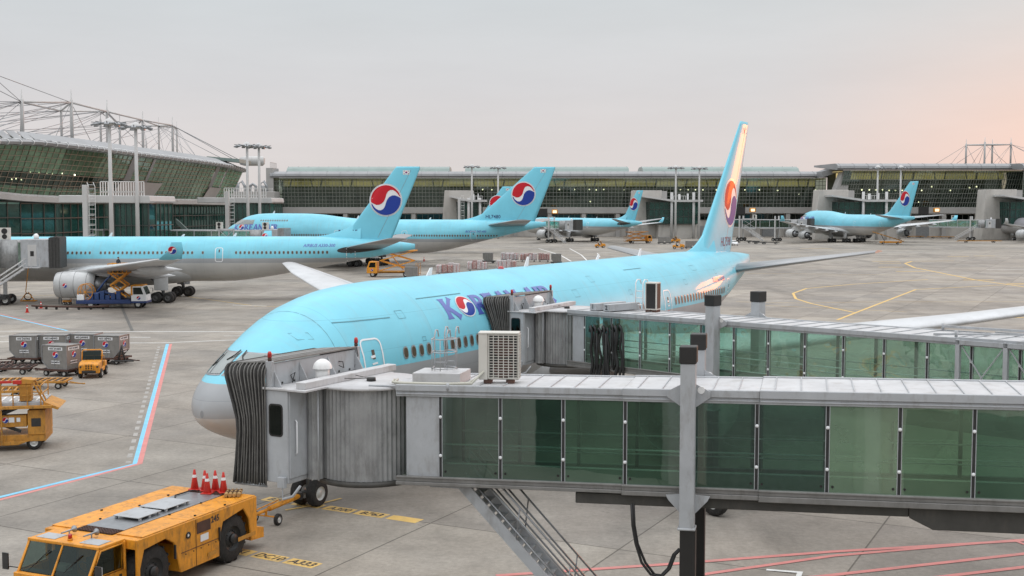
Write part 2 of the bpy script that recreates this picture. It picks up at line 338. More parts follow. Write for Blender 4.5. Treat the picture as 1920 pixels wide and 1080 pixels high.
# ================================================================== airliners
def pchip(tab):
    xs = [t[0] for t in tab]; ys = [t[1] for t in tab]; n = len(xs)
    h = [xs[i+1]-xs[i] for i in range(n-1)]; d = [(ys[i+1]-ys[i])/h[i] for i in range(n-1)]
    m = [d[0]]+[0 if d[i-1]*d[i] <= 0 else 2*d[i-1]*d[i]/(d[i-1]+d[i]) for i in range(1, n-1)]+[d[-1]]
    def f(x):
        if x <= xs[0]: return ys[0]
        if x >= xs[-1]: return ys[-1]
        i = 0
        while xs[i+1] < x: i += 1
        t = (x-xs[i])/h[i]; t2 = t*t; t3 = t2*t
        return ys[i]*(2*t3-3*t2+1)+h[i]*m[i]*(t3-2*t2+t)+ys[i+1]*(-2*t3+3*t2)+h[i]*m[i+1]*(t3-t2)
    return f
def foil(x, T): return 5*T*(.2969*math.sqrt(max(x, 0))-.126*x-.3516*x*x+.2843*x**3-.1015*x**4)
CH = [0, .006, .025, .07, .15, .28, .45, .62, .8, .93, 1]
SPEC = {
'777': dict(L=62.8, top=[(0,4.62),(.15,4.98),(.5,5.38),(1,5.78),(2,6.35),(3,6.88),(4,7.42),(5,7.86),(6,8.16),(8,8.48),(10.5,8.6),(46,8.6),(54,8.45),(59,8.2),(62.8,7.9)],
   bot=[(0,4.40),(.15,4.14),(.5,3.88),(1,3.62),(2,3.24),(3,2.96),(5,2.62),(8,2.44),(10,2.4),(40,2.4),(44,2.75),(50,4.0),(55,5.2),(60,6.4),(62.8,7.0)],
   hw=[(0,.05),(.15,.48),(.5,.95),(1,1.34),(2,1.85),(3,2.22),(4,2.50),(5,2.70),(6,2.84),(8,3.02),(10.5,3.1),(41,3.1),(46,2.9),(50,2.5),(55,1.75),(60,.85),(62.8,.14)],
   zb=5.50, zs=4.35, wz=5.95, wins=[(8.3,10.1),(11.2,16.1),(19.2,25.6),(26.5,35.2),(38.2,49.0)], wp=.535, ww=.135, wh=.20,
   doors=[(6.35,4.75,1.07,1.9),(17.4,4.75,1.07,1.9),(36.9,4.75,1.07,1.9),(50.2,4.75,1.0,1.9)],
   wing=[(2.6,21.2,14.2,3.7,.13),(9.6,26.2,9.0,4.35,.11),(20,33.7,5.6,5.7,.10),(27.5,39.1,3.4,6.8,.09),(30.4,41.6,1.6,7.35,.07)], winglet=None,
   stab=(52.6,59.6,6.9, 59.0,61.6,8.35, 10.76), fin=(50.5,58.2,8.3, 60.0,62.35,18.4), fillet=47.5,
   eng=[(9.9,19.8,2.25,1.85,5.4)], gear_n=(5.9,.53,2), gear_m=[(31.8,5.5,3)], emb=(57.5,12.0,1.75), band=None),
'A330': dict(L=62.5, top=[(0,4.0),(.2,4.5),(.6,4.95),(1.3,5.5),(2.2,6.2),(3.2,6.95),(4.2,7.4),(5.5,7.75),(7.5,7.97),(48,7.97),(55,7.75),(60,7.35),(62.5,7.0)],
   bot=[(0,3.8),(.2,3.4),(.6,3.05),(1.3,2.75),(2.5,2.5),(5,2.36),(7.5,2.33),(39,2.33),(44,2.9),(50,4.0),(56,5.1),(60,5.85),(62.5,6.3)],
   hw=[(0,.05),(.2,.55),(.6,1.0),(1.3,1.5),(2.2,1.95),(3.5,2.35),(5,2.62),(7,2.8),(9,2.82),(41,2.82),(46,2.6),(51,2.15),(56,1.45),(60,.75),(62.5,.25)],
   zb=5.30, zs=4.72, wz=6.02, wins=[(7.6,14.8),(16.6,22.6),(23.8,35.2),(36.3,36.8),(40.4,52.0)], wp=.533, ww=.115, wh=.165,
   doors=[(6.2,4.7,1.07,1.93),(15.7,4.7,1.07,1.93),(38.3,4.9,.9,1.7),(54.5,4.7,1.07,1.93)],
   wing=[(2.3,19.6,12.2,3.35,.14),(9.4,24.0,7.9,4.2,.12),(20,31.4,4.9,5.35,.10),(28.8,37.2,2.5,6.3,.09)], winglet=(1.5,1.9,1.6),
   stab=(53.0,58.3,6.35, 59.6,61.9,7.9, 9.7), fin=(53.4,59.6,7.7, 60.0,63.2,16.8), fillet=49.0,
   eng=[(9.37,20.6,2.5,1.48,5.2)], gear_n=(6.7,.52,2), gear_m=[(32.0,5.35,2)], emb=(58.85,12.55,1.95), band=None),
'747': dict(L=68.6, top=[(0,5.0),(.25,5.5),(.8,6.1),(1.6,6.8),(2.6,7.5),(4,8.35),(5.4,9.15),(7,9.85),(9,10.25),(12,10.38),(19,10.36),(23,10.15),(27,9.65),(31,9.3),(35,9.2),(58,9.2),(64,9.05),(68.6,8.75)],
   bot=[(0,4.7),(.25,4.1),(.8,3.6),(1.6,3.2),(3,2.85),(5,2.62),(8,2.5),(43,2.5),(48,3.1),(54,4.5),(60,6.0),(65,7.2),(68.6,8.0)],
   hw=[(0,.05),(.25,.6),(.8,1.1),(1.6,1.6),(3,2.2),(5,2.75),(7,3.05),(10,3.22),(12,3.25),(46,3.25),(52,2.85),(57,2.2),(62,1.35),(66,.7),(68.6,.22)],
   zb=5.45, zs=4.85, wz=6.1, wins=[(8,13.5),(15.5,26),(28,40),(42,54),(55.5,59.5)], wp=.51, ww=.125, wh=.18, wins2=[(10.5,18.5)], wz2=8.95,
   doors=[(6.0,5.1,1.07,1.9),(14.5,5.1,1.07,1.9),(27,5.1,1.07,1.9),(41,5.1,1.07,1.9),(54.7,5.1,1.07,1.9)],
   wing=[(2.8,19.5,14.5,3.6,.13),(11.5,26.8,9.5,4.6,.11),(22,35.5,6.0,5.9,.10),(31.2,43.0,3.6,7.2,.09)], winglet=(1.3,1.8,1.9),
   stab=(56.5,64.5,8.0, 65.0,68.0,9.2, 11.08), fin=(54.2,66.4,8.9, 66.0,70.4,19.35), fillet=51.0,
   eng=[(11.7,22.3,2.3,1.35,4.6),(20.8,30.5,3.0,1.35,4.6)], gear_n=(7.8,.6,2), gear_m=[(31.5,5.5,2),(34.6,1.95,2)], emb=(64.2,14.2,2.25), band=None),
}
class Fus:
    def __init__(s, sp): s.top, s.bot, s.hw = pchip(sp['top']), pchip(sp['bot']), pchip(sp['hw']); s.hump = sp['L'] > 68
    def p(s, x, a, lift=0):                          # a: angle from the crown, positive to the right (local +y)
        def q(x, a):
            t, b, w = s.top(x), s.bot(x), s.hw(x); k = 1
            if s.hump: k = 1-.22*max(0, min(1, (t-9.2)/1.1))*max(0, math.cos(a))**2
            return Vector((x, w*k*math.sin(a), (t+b)/2+(t-b)/2*math.cos(a)))
        P = q(x, a)
        if lift:
            u = q(x+.02, a)-q(x-.02, a); v = q(x, a+.01)-q(x, a-.01); n = v.cross(u).normalized()
            if n.dot(Vector((0, P.y, P.z-(s.top(x)+s.bot(x))/2))) < 0: n = -n
            P = P+n*lift
        return P
    def ang(s, x, z):
        t, b = s.top(x), s.bot(x); return math.acos(max(-1, min(1, (z-(t+b)/2)/((t-b)/2))))
    def strip(s, mb, pts, w, lift=.008, m=0, closed=False):      # painted line on the skin, pts: (x, angle)
        n = len(pts); P = []
        for k, (x, a) in enumerate(pts):
            A = s.p(*pts[k-1 if (closed or k) else 0]); B = s.p(*pts[(k+1) % n if (closed or k < n-1) else k])
            c = s.p(x, a, lift); nn = (s.p(x, a, .1)-s.p(x, a)).normalized(); d = (B-A).normalized(); e = d.cross(nn).normalized()*w/2
            P.append((mb._v(c-e), mb._v(c+e)))
        for k in range(n if closed else n-1):
            a, b = P[k], P[(k+1) % n]; mb.face((a[0], a[1], b[1], b[0]), m, True)
def surf_loft(mb, secs, m=0, axis='Y', mir=1):
    """secs: (span position, xLE, chord, z, T)"""
    rings = []
    for (y, xl, c, z, T) in secs:
        ring = []
        for k in list(range(len(CH)))+list(range(len(CH)-2, 0, -1)):
            sgn = 1 if len(ring) < len(CH) else -1; x = CH[k]; t = foil(x, T)*c*sgn*.5*2
            camber = .02*c*math.sin(PI*x) if axis == 'Y' else 0
            if axis == 'Y': ring.append(mb._v((xl+x*c, y*mir, z+t+camber)))
            else: ring.append(mb._v((xl+x*c, t, y)))
        rings.append(ring)
    n = len(rings[0])
    for k in range(len(rings)-1):
        for j in range(n): mb.face((rings[k][j], rings[k][(j+1) % n], rings[k+1][(j+1) % n], rings[k+1][j]), m, True)
    mb.face(rings[0][::-1], m); mb.face(rings[-1], m)
def wheel_mb(mb, c, r, w, tm=0, rm=1, n=20, axis='Y'):
    prof = [(-w/2, r*.52), (-w/2, r*.86), (-w*.38, r*.97), (-w*.2, r), (w*.2, r), (w*.38, r*.97), (w/2, r*.86), (w/2, r*.52)]
    mb.lathe(prof, n, tm, axis, c, caps=False)
    for sg in (-1, 1):
        mb.lathe([(sg*w*.5, r*.54), (sg*w*.36, r*.50), (sg*w*.30, r*.30), (sg*w*.42, r*.24), (sg*w*.42, .001)], n, rm, axis, c, caps=False)
def pair(tab, x): return tab
def airliner(kind, name, label, loc, rz, group, liv=None, blue='blue', detail=2, emblem=True, wins=True, reg=None, model=None, regx=None, label_extra=None, hide_eng=False):
    sp = SPEC[kind]; fu = Fus(sp); root = thing(name, label, 'airliner', loc, rz, group)
    L = sp['L']; liv = liv or livery('livery_'+kind, sp['zb'], sp['zs'])
    NS = 56 if detail > 1 else 28; mb = MB()
    xs = sorted(set([0, .06, .15, .3, .5, .75, 1, 1.4, 1.8, 2.3, 2.8, 3.4, 4, 4.7, 5.5, 6.5, 7.5, 9, 10.5, 12]+[12+(L-12)*i/(40 if detail > 1 else 22) for i in range(1, 41 if detail > 1 else 23)]))
    rings = [[mb._v(fu.p(x, 2*PI*j/NS)) for j in range(NS)] for x in xs]
    for k in range(len(xs)-1):
        for j in range(NS): mb.face((rings[k][j], rings[k][(j+1) % NS], rings[k+1][(j+1) % NS], rings[k+1][j]), 0, True)
    mb.face(rings[0], 0); mb.face(rings[-1], 0)
    mb.build('fuselage', liv, root)
    # belly fairing
    fb = MB(); w0 = sp['wing'][0]; a0 = w0[1]-3.5; a1 = w0[1]+w0[2]+6.5; rr = sp['hw'][-6][1]*1.12
    prof = [(a0+(a1-a0)*t, rr*math.sin(PI*t**.8)**.45+.01) for t in [0, .02, .05, .1, .18, .3, .45, .6, .72, .82, .9, .95, .985, 1]]
    fb.lathe(prof, 28, 0, 'X', (0, 0, sp['bot'][-6][1]+1.35), scale=(1, .62)); fb.build('belly_fairing', 'silver', root)
    # wings
    for mir in (-1, 1):
        wb = MB(); surf_loft(wb, sp['wing'], mir=mir)
        wo = wb.build('wing', 'wing', root)
        sl = MB()                                            # bright slat leading edge, flap joint and fairings
        W = sp['wing']
        for i in range(len(W)-1):
            (y0, x0, c0, z0, T0), (y1, x1, c1, z1, T1) = W[i], W[i+1]
            for q in (.72,):
                zt0 = foil(q, T0)*c0+.02*c0*math.sin(PI*q)+.012; zt1 = foil(q, T1)*c1+.02*c1*math.sin(PI*q)+.012
                sl.poly([(x0+q*c0, y0*mir, z0+zt0), (x0+q*c0+.06, y0*mir, z0+zt0), (x1+q*c1+.05, y1*mir, z1+zt1), (x1+q*c1, y1*mir, z1+zt1)], 0)
        sl.build('flap_joint', 'steel', wo)
        for fy in ([5.8, 9.3, 13.6, 18.0] if kind != '747' else [6.5, 10.5, 15.5, 20.5, 25]):
            i = max(j for j in range(len(W)-1) if W[j][0] <= fy); t = (fy-W[i][0])/(W[i+1][0]-W[i][0])
            xl, c, z = [W[i][k]+(W[i+1][k]-W[i][k])*t for k in (1, 2, 3)]
            ff = MB(); ff.lathe([(0, .02), (.5, .22), (1.4, .34), (2.6, .33), (4.0, .20), (5.0, .02)], 12, 0, 'X', (xl+c-3.2, fy*mir, z-.42), scale=(1, 1.25)); ff.build('flap_fairing', 'wing', wo)
        if sp['winglet']:
            wl = MB(); ty, tx, tc, tz, _ = W[-1]; c0, hh, tt = sp['winglet']
            surf_loft(wl, [(tz, tx+.1, tc*.95, 0, .07), (tz+hh*.5, tx+tt*.55+.3, tc*.62, 0, .06), (tz+hh, tx+tt, tc*.42, 0, .06)], axis='Z')
            o = wl.build('winglet', blue, root); o.location = (0, (ty-.05)*mir, 0); o.rotation_euler = (R(-18)*mir, 0, 0)
            o.location = (0, (ty-.05)*mir-tz*math.sin(R(18))*mir, tz*(1-math.cos(R(18))))
            if emblem and detail > 1:
                for sd in (-1, 1):
                    decal(emblem_polys(), lambda u, v, l, sd=sd: Vector((tx+tt*.5+.85-u*sd*.0-u*.42*(1), sd*(.09+l), tz+hh*.55+v*.42)) if sd > 0 else Vector((tx+tt*.5+.85+u*.42, sd*(.09+l), tz+hh*.55+v*.42)), 'emblem', EMB, o, step=.002)
    # tail planes
    (rl, rt, rz_, tl, tt, tz, hs) = sp['stab']
    for mir in (-1, 1):
        sb = MB(); surf_loft(sb, [(.5, rl, rt-rl, rz_, .10), (hs, tl, tt-tl, tz, .08)], mir=mir); so = sb.build('tailplane', 'stabm', root)
        fl = MB(); xm = (rl+rt)/2; ax = fu.ang(xm, rz_+.05)
        c = [(xm-(.5+.0)*(rt-rl)*math.cos(2*PI*k/20)*1.08, ax*(1+.20*math.sin(2*PI*k/20))) for k in range(20)]
        if kind == 'A330':
            idx = [fl._v(fu.p(x, a*mir, .012)) for x, a in c]; cc = fl._v(fu.p(xm, ax*mir, .03))
            for k in range(20): fl.face((idx[k], idx[(k+1) % 20], cc), 0, True)
            fl.build('trim_plate', 'dark', root)
    (rl, rt, zr, tl, tt, zt) = sp['fin']
    fb = MB(); surf_loft(fb, [(zr-.9, rl-(tl-rl)*.09, (rt-rl)*1.04, 0, .10), (zr, rl, rt-rl, 0, .10), (zt-.25, tl, tt-tl, 0, .085), (zt, tl+.25, tt-tl-.3, 0, .05)], axis='Z')
    fin = fb.build('tail_fin', blue, root)
    x0 = sp['fillet']; ff = MB()
    z1 = zr+2.3; xe = rl+(tl-rl)*(z1-zr)/(zt-zr)
    n = 10; A = []
    for k in range(n+1):                                        # dorsal fillet
        t = k/n; x = x0+(xe+.6-x0)*t; zt_ = fu.top(x)-.06+(z1-fu.top(xe))*t**1.9; th = .02+.30*t
        A.append((ff._v((x, -th-.25*t, fu.top(x)-.35)), ff._v((x, -th*.35, zt_-.03)), ff._v((x, 0, zt_)), ff._v((x, th*.35, zt_-.03)), ff._v((x, th+.25*t, fu.top(x)-.35))))
    for k in range(n):
        for j in range(4): ff.face((A[k][j], A[k][j+1], A[k+1][j+1], A[k+1][j]), 0, True)
    ff.build('dorsal_fillet', blue, root)
    def finth(x, z):
        t = (z-zr)/(zt-zr); xl = rl+(tl-rl)*t; c = (rt-rl)+((tt-tl)-(rt-rl))*t; return foil(min(1, max(0, (x-xl)/c)), .10-.015*t)*c
    def finsurf(sd, cx, cz): return lambda u, v, l: Vector((cx+u*(1 if sd < 0 else -1), sd*(finth(cx+u*(1 if sd < 0 else -1), cz+v)+.012+l), cz+v))
    sides = (-1, 1) if detail > 1 else (-1,)
    for sd in sides:
        if emblem:
            ex, ez, er = sp['emb']
            decal([([(x*er, y*er) for x, y in pl], m) for pl, m in emblem_polys()], finsurf(sd, ex, ez), 'tail_emblem', EMB, fin, maxlen=.30, sub=5, step=.010 if kind == '777' else .03)
            # flag near the top
            fx = (tl+tt)/2-.15; fz = zt-.75; s = .42 if kind != '747' else .5
            cir = [(.30*math.cos(2*PI*k/14), .30*math.sin(2*PI*k/14)) for k in range(14)]
            P = [([(-1, -.66), (1, -.66), (1, .66), (-1, .66)], 0), (cir[:8], 1), (cir[7:]+[cir[0]], 2)]
            for bx, by in ((-.62, .4), (.62, .4), (-.62, -.4), (.62, -.4)): P.append(([(bx-.13, by-.10), (bx+.13, by-.10), (bx+.13, by+.10), (bx-.13, by+.10)], 3))
            decal([([(x*s, y*s) for x, y in pl], m) for pl, m in P], finsurf(sd, fx, fz), 'flag', ['ewhite', 'ered', 'eblue', 'ink'], fin, maxlen=.3, sub=3, step=.012)
        hl = MB()
        for (qa, qb) in ((0, 1),):
            P0 = []; 
            for k in range(9):
                z = zr+.1+(zt-zr-.5)*k/8; t = (z-zr)/(zt-zr); x = rl+(tl-rl)*t+((rt-rl)+((tt-tl)-(rt-rl))*t)*.70; y = sd*(finth(x, z)+.012)
                P0.append((hl._v((x, y, z)), hl._v((x+.045, y, z))))
            for k in range(8): hl.face((P0[k][0], P0[k][1], P0[k+1][1], P0[k+1][0]), 0)
        hl.build('rudder_joint', 'steel', fin)
        if reg:
            rx, rzz = regx or (rl+1.6, zr+.75)
            text_mesh(reg, .95, 'registration_lettering', 'navy', fin, fn=finsurf(sd, rx, rzz), bold=.012)
    # engines
    for (ey, ex, ez, er, el) in ([] if hide_eng else sp['eng']):
        for mir in (-1, 1):
            e = MB(); y = ey*mir
            e.lathe([(el*.26, er*.80), (el*.06, er*.86), (.0, er*.93), (.0, er*.95), (.12, er*1.0), (el*.15, er*1.06), (el*.45, er*1.08), (el*.75, er*.98), (el*.90, er*.86), (el*.90, er*.80), (el*.72, er*.76)], 36, 0, 'X', (ex, y, ez), caps=False, mats=[1, 1, 2, 2, 0, 0, 0, 0, 1, 1])
            for q in (.15, .45, .72): e.lathe([(el*q, er*(1.063 if q == .15 else 1.083 if q == .45 else 1.0)), (el*q+.035, er*(1.065 if q == .15 else 1.084 if q == .45 else .998))], 36, 1, 'X', (ex, y, ez), caps=False)
            nac = e.build('engine', ['silver', 'dark', 'alu'], root)
            fb = MB(); fb.lathe([(el*.24, er*.80), (el*.25, er*.05)], 36, 0, 'X', (ex, y, ez), caps=False); fb.lathe([(el*.10, .01), (el*.17, er*.16), (el*.25, er*.22)], 16, 1, 'X', (ex, y, ez))
            for k in range(22):
                a = 2*PI*k/22; fb.poly([(ex+el*.23, y+er*.2*math.cos(a), ez+er*.2*math.sin(a)), (ex+el*.22, y+er*.8*math.cos(a), ez+er*.8*math.sin(a)), (ex+el*.245, y+er*.8*math.cos(a+.2), ez+er*.8*math.sin(a+.2)), (ex+el*.245, y+er*.2*math.cos(a+.3), ez+er*.2*math.sin(a+.3))], 1)
            fb.build('fan', ['dark', 'steel'], nac)
            co_ = MB(); co_.lathe([(el*.70, er*.62), (el*.95, er*.60), (el*1.12, er*.44), (el*1.12, er*.36), (el*1.0, er*.30)], 24, 0, 'X', (ex, y, ez), caps=False); co_.lathe([(el*1.0, er*.32), (el*1.2, er*.22), (el*1.34, .02)], 16, 0, 'X', (ex, y, ez)); co_.build('exhaust_cone', 'steel', nac)
            i = max(j for j in range(len(sp['wing'])-1) if sp['wing'][j][0] <= ey); W = sp['wing']; t = (ey-W[i][0])/(W[i+1][0]-W[i][0])
            xl, c, z = [W[i][k]+(W[i+1][k]-W[i][k])*t for k in (1, 2, 3)]
            py = MB(); py.prism([(ex+el*.22, ez+er*1.02), (ex+el*.30, ez+er*1.15), (xl+.8, z+.15), (xl+c*.55, z-.1), (xl+c*.42, ez+er*.55), (ex+el*.8, ez+er*.75)], y-.20, y+.20, 0, 'XZ'); py.build('pylon', 'silver', root, bevel=.06)
            if emblem and kind == 'A330' and detail > 1:
                for sd in (-1,):
                    decal(emblem_polys(), lambda u, v, l, sd=sd: Vector((ex+el*.27+u*.27, y+sd*(math.sqrt(max(.1, (er*1.085)**2-(v*.27)**2))+.008+l), ez+v*.27)), 'emblem', EMB, nac, step=.002)
    # undercarriage
    gx, wr, nw = sp['gear_n']; g = MB(); g.tube([(gx, 0, sp['bot'][-6][1]+.6), (gx, 0, wr)], .11, 10, 0); g.tube([(gx, -.5, wr), (gx, .5, wr)], .07, 8, 0); g.tube([(gx-1.4, 0, 2.6), (gx, 0, 1.2)], .07, 8)
    g.box((gx-.35, .62, 2.2), (1.4, .03, .9), 1); g.box((gx-.35, -.62, 2.2), (1.4, .03, .9), 1)
    ng = g.build('nose_gear', ['steel', 'silver'], root)
    for sd in (-1, 1): w = MB(); wheel_mb(w, (gx, sd*.38, wr), wr, .38); w.build('wheel', ['tyre', 'rim'], ng)
    for (mx, my, axn) in sp['gear_m']:
        for mir in (-1, 1):
            g = MB(); zt_ = 3.2; g.tube([(mx, my*mir*.95, zt_+.4), (mx, my*mir, .75)], .2, 10); g.tube([(mx-1.6, my*mir, zt_), (mx, my*mir, 1.3)], .1, 8); g.tube([(mx-.9*axn*.62, my*mir, .66), (mx+.9*axn*.62, my*mir, .66)], .13, 8)
            g.box((mx-.1, (my+.55)*mir, 2.5), (1.7, .05, 1.9), 1)
            mg = g.build('main_gear', ['steel', 'silver'], root)
            for k in range(axn):
                xx = mx+(k-(axn-1)/2)*1.48
                for sd in (-1, 1): w = MB(); wheel_mb(w, (xx, my*mir+sd*.62, .67), .67, .50, n=20); w.build('wheel', ['tyre', 'rimd'], mg)
    # cabin windows, one mesh shared by all
    if wins:
        wm = MB(); n = 12; ww, wh = sp['ww'], sp['wh']
        def oval(s): return [(s*ww*abs(math.cos(2*PI*k/n))**.75*(1 if math.cos(2*PI*k/n) >= 0 else -1), s*wh*abs(math.sin(2*PI*k/n))**.75*(1 if math.sin(2*PI*k/n) >= 0 else -1)) for k in range(n)]
        o1 = [wm._v((x, y, .002)) for x, y in oval(1.28)]; o2 = [wm._v((x, y, .012)) for x, y in oval(1)]
        for k in range(n): wm.face((o1[k], o1[(k+1) % n], o2[(k+1) % n], o2[k]), 0)
        wm.face([wm._v((x, y, .009)) for x, y in oval(1)], 1)
        me = wm.mesh('cabin_window', [M_['wframe'], M_['pane']]); cnt = 0
        rows = [(sp['wins'], sp['wz'])]+([(sp['wins2'], sp['wz2'])] if 'wins2' in sp else [])
        for sd in ((-1, 1) if kind == '747' and detail > 1 and False else (-1,)):
            for rng, z in rows:
                for xa, xb in rng:
                    k = int((xb-xa)/sp['wp'])+1
                    for i in range(k):
                        if cnt >= 100: break
                        x = xa+i*sp['wp']; a = fu.ang(x, z)*sd; P = fu.p(x, a, .006); nn = (fu.p(x, a, .2)-fu.p(x, a)).normalized(); ex_ = Vector((1, 0, 0)); ex_ = (ex_-nn*ex_.dot(nn)).normalized(); ez_ = nn.cross(ex_)
                        if ez_.z < 0: ez_ = -ez_
                        o = bpy.data.objects.new('cabin_window', me); C.objects.link(o); o.parent = root; o.matrix_basis = Matrix(((ex_.x, ez_.x, nn.x, P.x), (ex_.y, ez_.y, nn.y, P.y), (ex_.z, ez_.z, nn.z, P.z), (0, 0, 0, 1))); cnt += 1
    # doors: painted outline with a small window
    for (dx, dz, dw, dh) in sp['doors']:
        d = MB(); sd = -1; pts = []
        rc = .22
        for (cx, cz, a0) in ((dx+dw/2-rc, dz+dh-rc, 0), (dx-dw/2+rc, dz+dh-rc, 90), (dx-dw/2+rc, dz+rc, 180), (dx+dw/2-rc, dz+rc, 270)):
            for k in range(4): a = R(a0+30*k); pts.append((cx+rc*math.cos(a), cz+rc*math.sin(a)))
        dense = []
        for k in range(len(pts)):
            p, q = pts[k], pts[(k+1) % len(pts)]; m_ = max(1, int(math.hypot(q[0]-p[0], q[1]-p[1])/.3))
            dense += [(p[0]+(q[0]-p[0])*j/m_, p[1]+(q[1]-p[1])*j/m_) for j in range(m_)]
        fu.strip(d, [(x, fu.ang(x, z)*sd) for x, z in dense], .07 if kind == '777' else (.09 if kind == 'A330' else .05), .012, 0, True)
        if detail > 1:
            fu.strip(d, [(dx+.02, fu.ang(dx, z)*sd) for z in (dz+1.15, dz+1.5)], .16, .014, 1)
            if kind == '777':
                fu.strip(d, [(dx-.12, fu.ang(dx, dz+.98)*sd), (dx+.18, fu.ang(dx, dz+.98)*sd)], .07, .014, 0); fu.strip(d, [(dx-.15, fu.ang(dx, dz+1.25)*sd), (dx+.1, fu.ang(dx, dz+1.25)*sd)], .1, .014, 0)
                fu.strip(d, [(dx-.15, fu.ang(dx, dz+.7)*sd), (dx+.12, fu.ang(dx, dz+.7)*sd)], .04, .014, 2)
        d.build('door', ['ewhite', 'pane', 'red'], root)
    # cockpit glazing
    cw = {'777': [(0, 5.80, 0, 6.42)], 'A330': [(0, 5.5, 0, 6.35)], '747': [(0, 8.25, 0, 9.1)]}[kind][0]
    for sd in (-1, 1):
        for (f0, f1) in ((.0, .40), (.44, .72), (.76, .98)):
            g = MB(); xa, za, xb, zb = cw
            def pt(u, v):
                a0 = (.05+1.02*u)*sd; zt_ = za+(zb-za)*v-.10*u; lo, hi = .2, 9.
                for _ in range(22):
                    md = (lo+hi)/2
                    if fu.p(md, a0).z < zt_: lo = md
                    else: hi = md
                return lo, a0
            def P(u, v, l): x, a = pt(u, v); return fu.p(x, a, l)
            idx = [[g._v(P(f0+(f1-f0)*i/4, j/4, .02)) for i in range(5)] for j in range(5)]
            for j in range(4):
                for i in range(4): g.face((idx[j][i], idx[j][i+1], idx[j+1][i+1], idx[j+1][i]), 0, True)
            e = .018; id2 = [[g._v(P((f0-e)+(f1-f0+2*e)*i/4, -.08+1.16*j/4, .010)) for i in range(5)] for j in range(5)]
            for j in range(4):
                for i in range(4): g.face((id2[j][i], id2[j][i+1], id2[j+1][i+1], id2[j+1][i]), 1, True)
            g.build('cockpit_window', ['cockpit', 'steel'], root)
    # aerials and beacon on the crown
    an = [(14.5, .35), (24, .5), (33, .3), (39.5, .45)] if kind != '747' else [(12, .5), (30, .6), (45, .4)]
    for x, h in an:
        a = MB(); z = fu.top(x); a.prism([(x-.02, z-.05), (x+.42, z-.05), (x+.55, z+h), (x+.36, z+h)], -.02, .02, 0, 'XZ'); a.build('aerial', 'ewhite', root)
    if kind == '777':
        b = MB(); b.sphere((21.5, 0, fu.top(21.5)-.02), .16, 0, 12, 5, 0); b.build('beacon', 'lred', root)
    return root, fu
M_['cockpit'] = mat('cockpit_glass', (.16, .19, .18), .06, var=.1, coat=1)
def titles(fu, root, x0, zc, hgt, text='KOREAN AIR', sd=-1, stretch=1., name='title_lettering'):
    """large title laid along the left side; arc length measured from height zc"""
    polys, wid = title_polys(text)
    def fn(u, v, l):
        x = x0+u*hgt*stretch; a0 = fu.ang(x, zc); r = (fu.top(x)-fu.bot(x))/2; a = a0-v*hgt/r; return fu.p(x, a*sd, .010+l)
    return decal(polys, fn, name, ['letter', 'ered', 'eblue', 'ewhite', 'ering'], root, maxlen=.16, sub=5, step=.0012)
def fus_text(fu, root, txt, x, z, size, m='letter', name='model_lettering', shear=.2, bold=.01, sd=-1):
    def fn(u, v, l):
        xx = x+u; return fu.p(xx, fu.ang(xx, z+v)*sd, .012)
    return text_mesh(txt, size, name, m, root, fn=fn, bold=bold, shear=shear)
# ================================================================== sky, sun, apron
SUN_AZ, SUN_EL = R(41), R(5)
SC.view_settings.view_transform = 'Standard'; SC.view_settings.look = 'None'; SC.view_settings.gamma = 1; SC.view_settings.exposure = 0
w = bpy.data.worlds.new('World'); SC.world = w; w.use_nodes = True; N = w.node_tree.nodes; L = w.node_tree.links
bg = N['Background']; sky = N.new('ShaderNodeTexSky'); sky.sky_type = 'NISHITA'; sky.sun_disc = False; sky.sun_elevation = SUN_EL; sky.sun_rotation = SUN_AZ; sky.dust_density = 4; sky.air_density = 1.5
def math_(op, a, b=None, c=None, clamp=False):
    n = N.new('ShaderNodeMath'); n.operation = op; n.use_clamp = clamp
    for i, x in enumerate((a, b, c)):
        if x is None: continue
        if isinstance(x, (int, float)): n.inputs[i].default_value = x
        else: L.new(x, n.inputs[i])
    return n.outputs[0]
tc = N.new('ShaderNodeTexCoord'); sx = N.new('ShaderNodeSeparateXYZ'); L.new(tc.outputs['Generated'], sx.inputs[0])
el = sx.outputs[2]
cr = N.new('ShaderNodeValToRGB'); L.new(math_('MULTIPLY', el, 1.0, clamp=True), cr.inputs[0])
E_ = cr.color_ramp.elements; E_[0].position = 0; E_[0].color = (.74, .69, .665, 1); E_[1].position = 1; E_[1].color = (2.3, 2.32, 2.38, 1)
for p, c in ((.05, (.745, .705, .70)), (.10, (.69, .69, .71)), (.18, (.645, .69, .72)), (.30, (.70, .75, .775)), (.5, (1.25, 1.28, 1.33))): e = E_.new(p); e.color = (*c, 1)
dt = math_('ADD', math_('MULTIPLY', sx.outputs[0], math.sin(SUN_AZ)), math_('MULTIPLY', sx.outputs[1], math.cos(SUN_AZ)))
mr = N.new('ShaderNodeMapRange'); mr.interpolation_type = 'SMOOTHSTEP'; L.new(dt, mr.inputs[0]); mr.inputs[1].default_value = .86; mr.inputs[2].default_value = .99
me_ = N.new('ShaderNodeMapRange'); me_.interpolation_type = 'SMOOTHSTEP'; L.new(el, me_.inputs[0]); me_.inputs[1].default_value = .20; me_.inputs[2].default_value = -.02
pk = math_('MULTIPLY', mr.outputs[0], me_.outputs[0])
mx = N.new('ShaderNodeMix'); mx.data_type = 'RGBA'; L.new(pk, mx.inputs[0]); L.new(cr.outputs[0], mx.inputs[6]); mx.inputs[7].default_value = (1.0, .67, .55, 1)
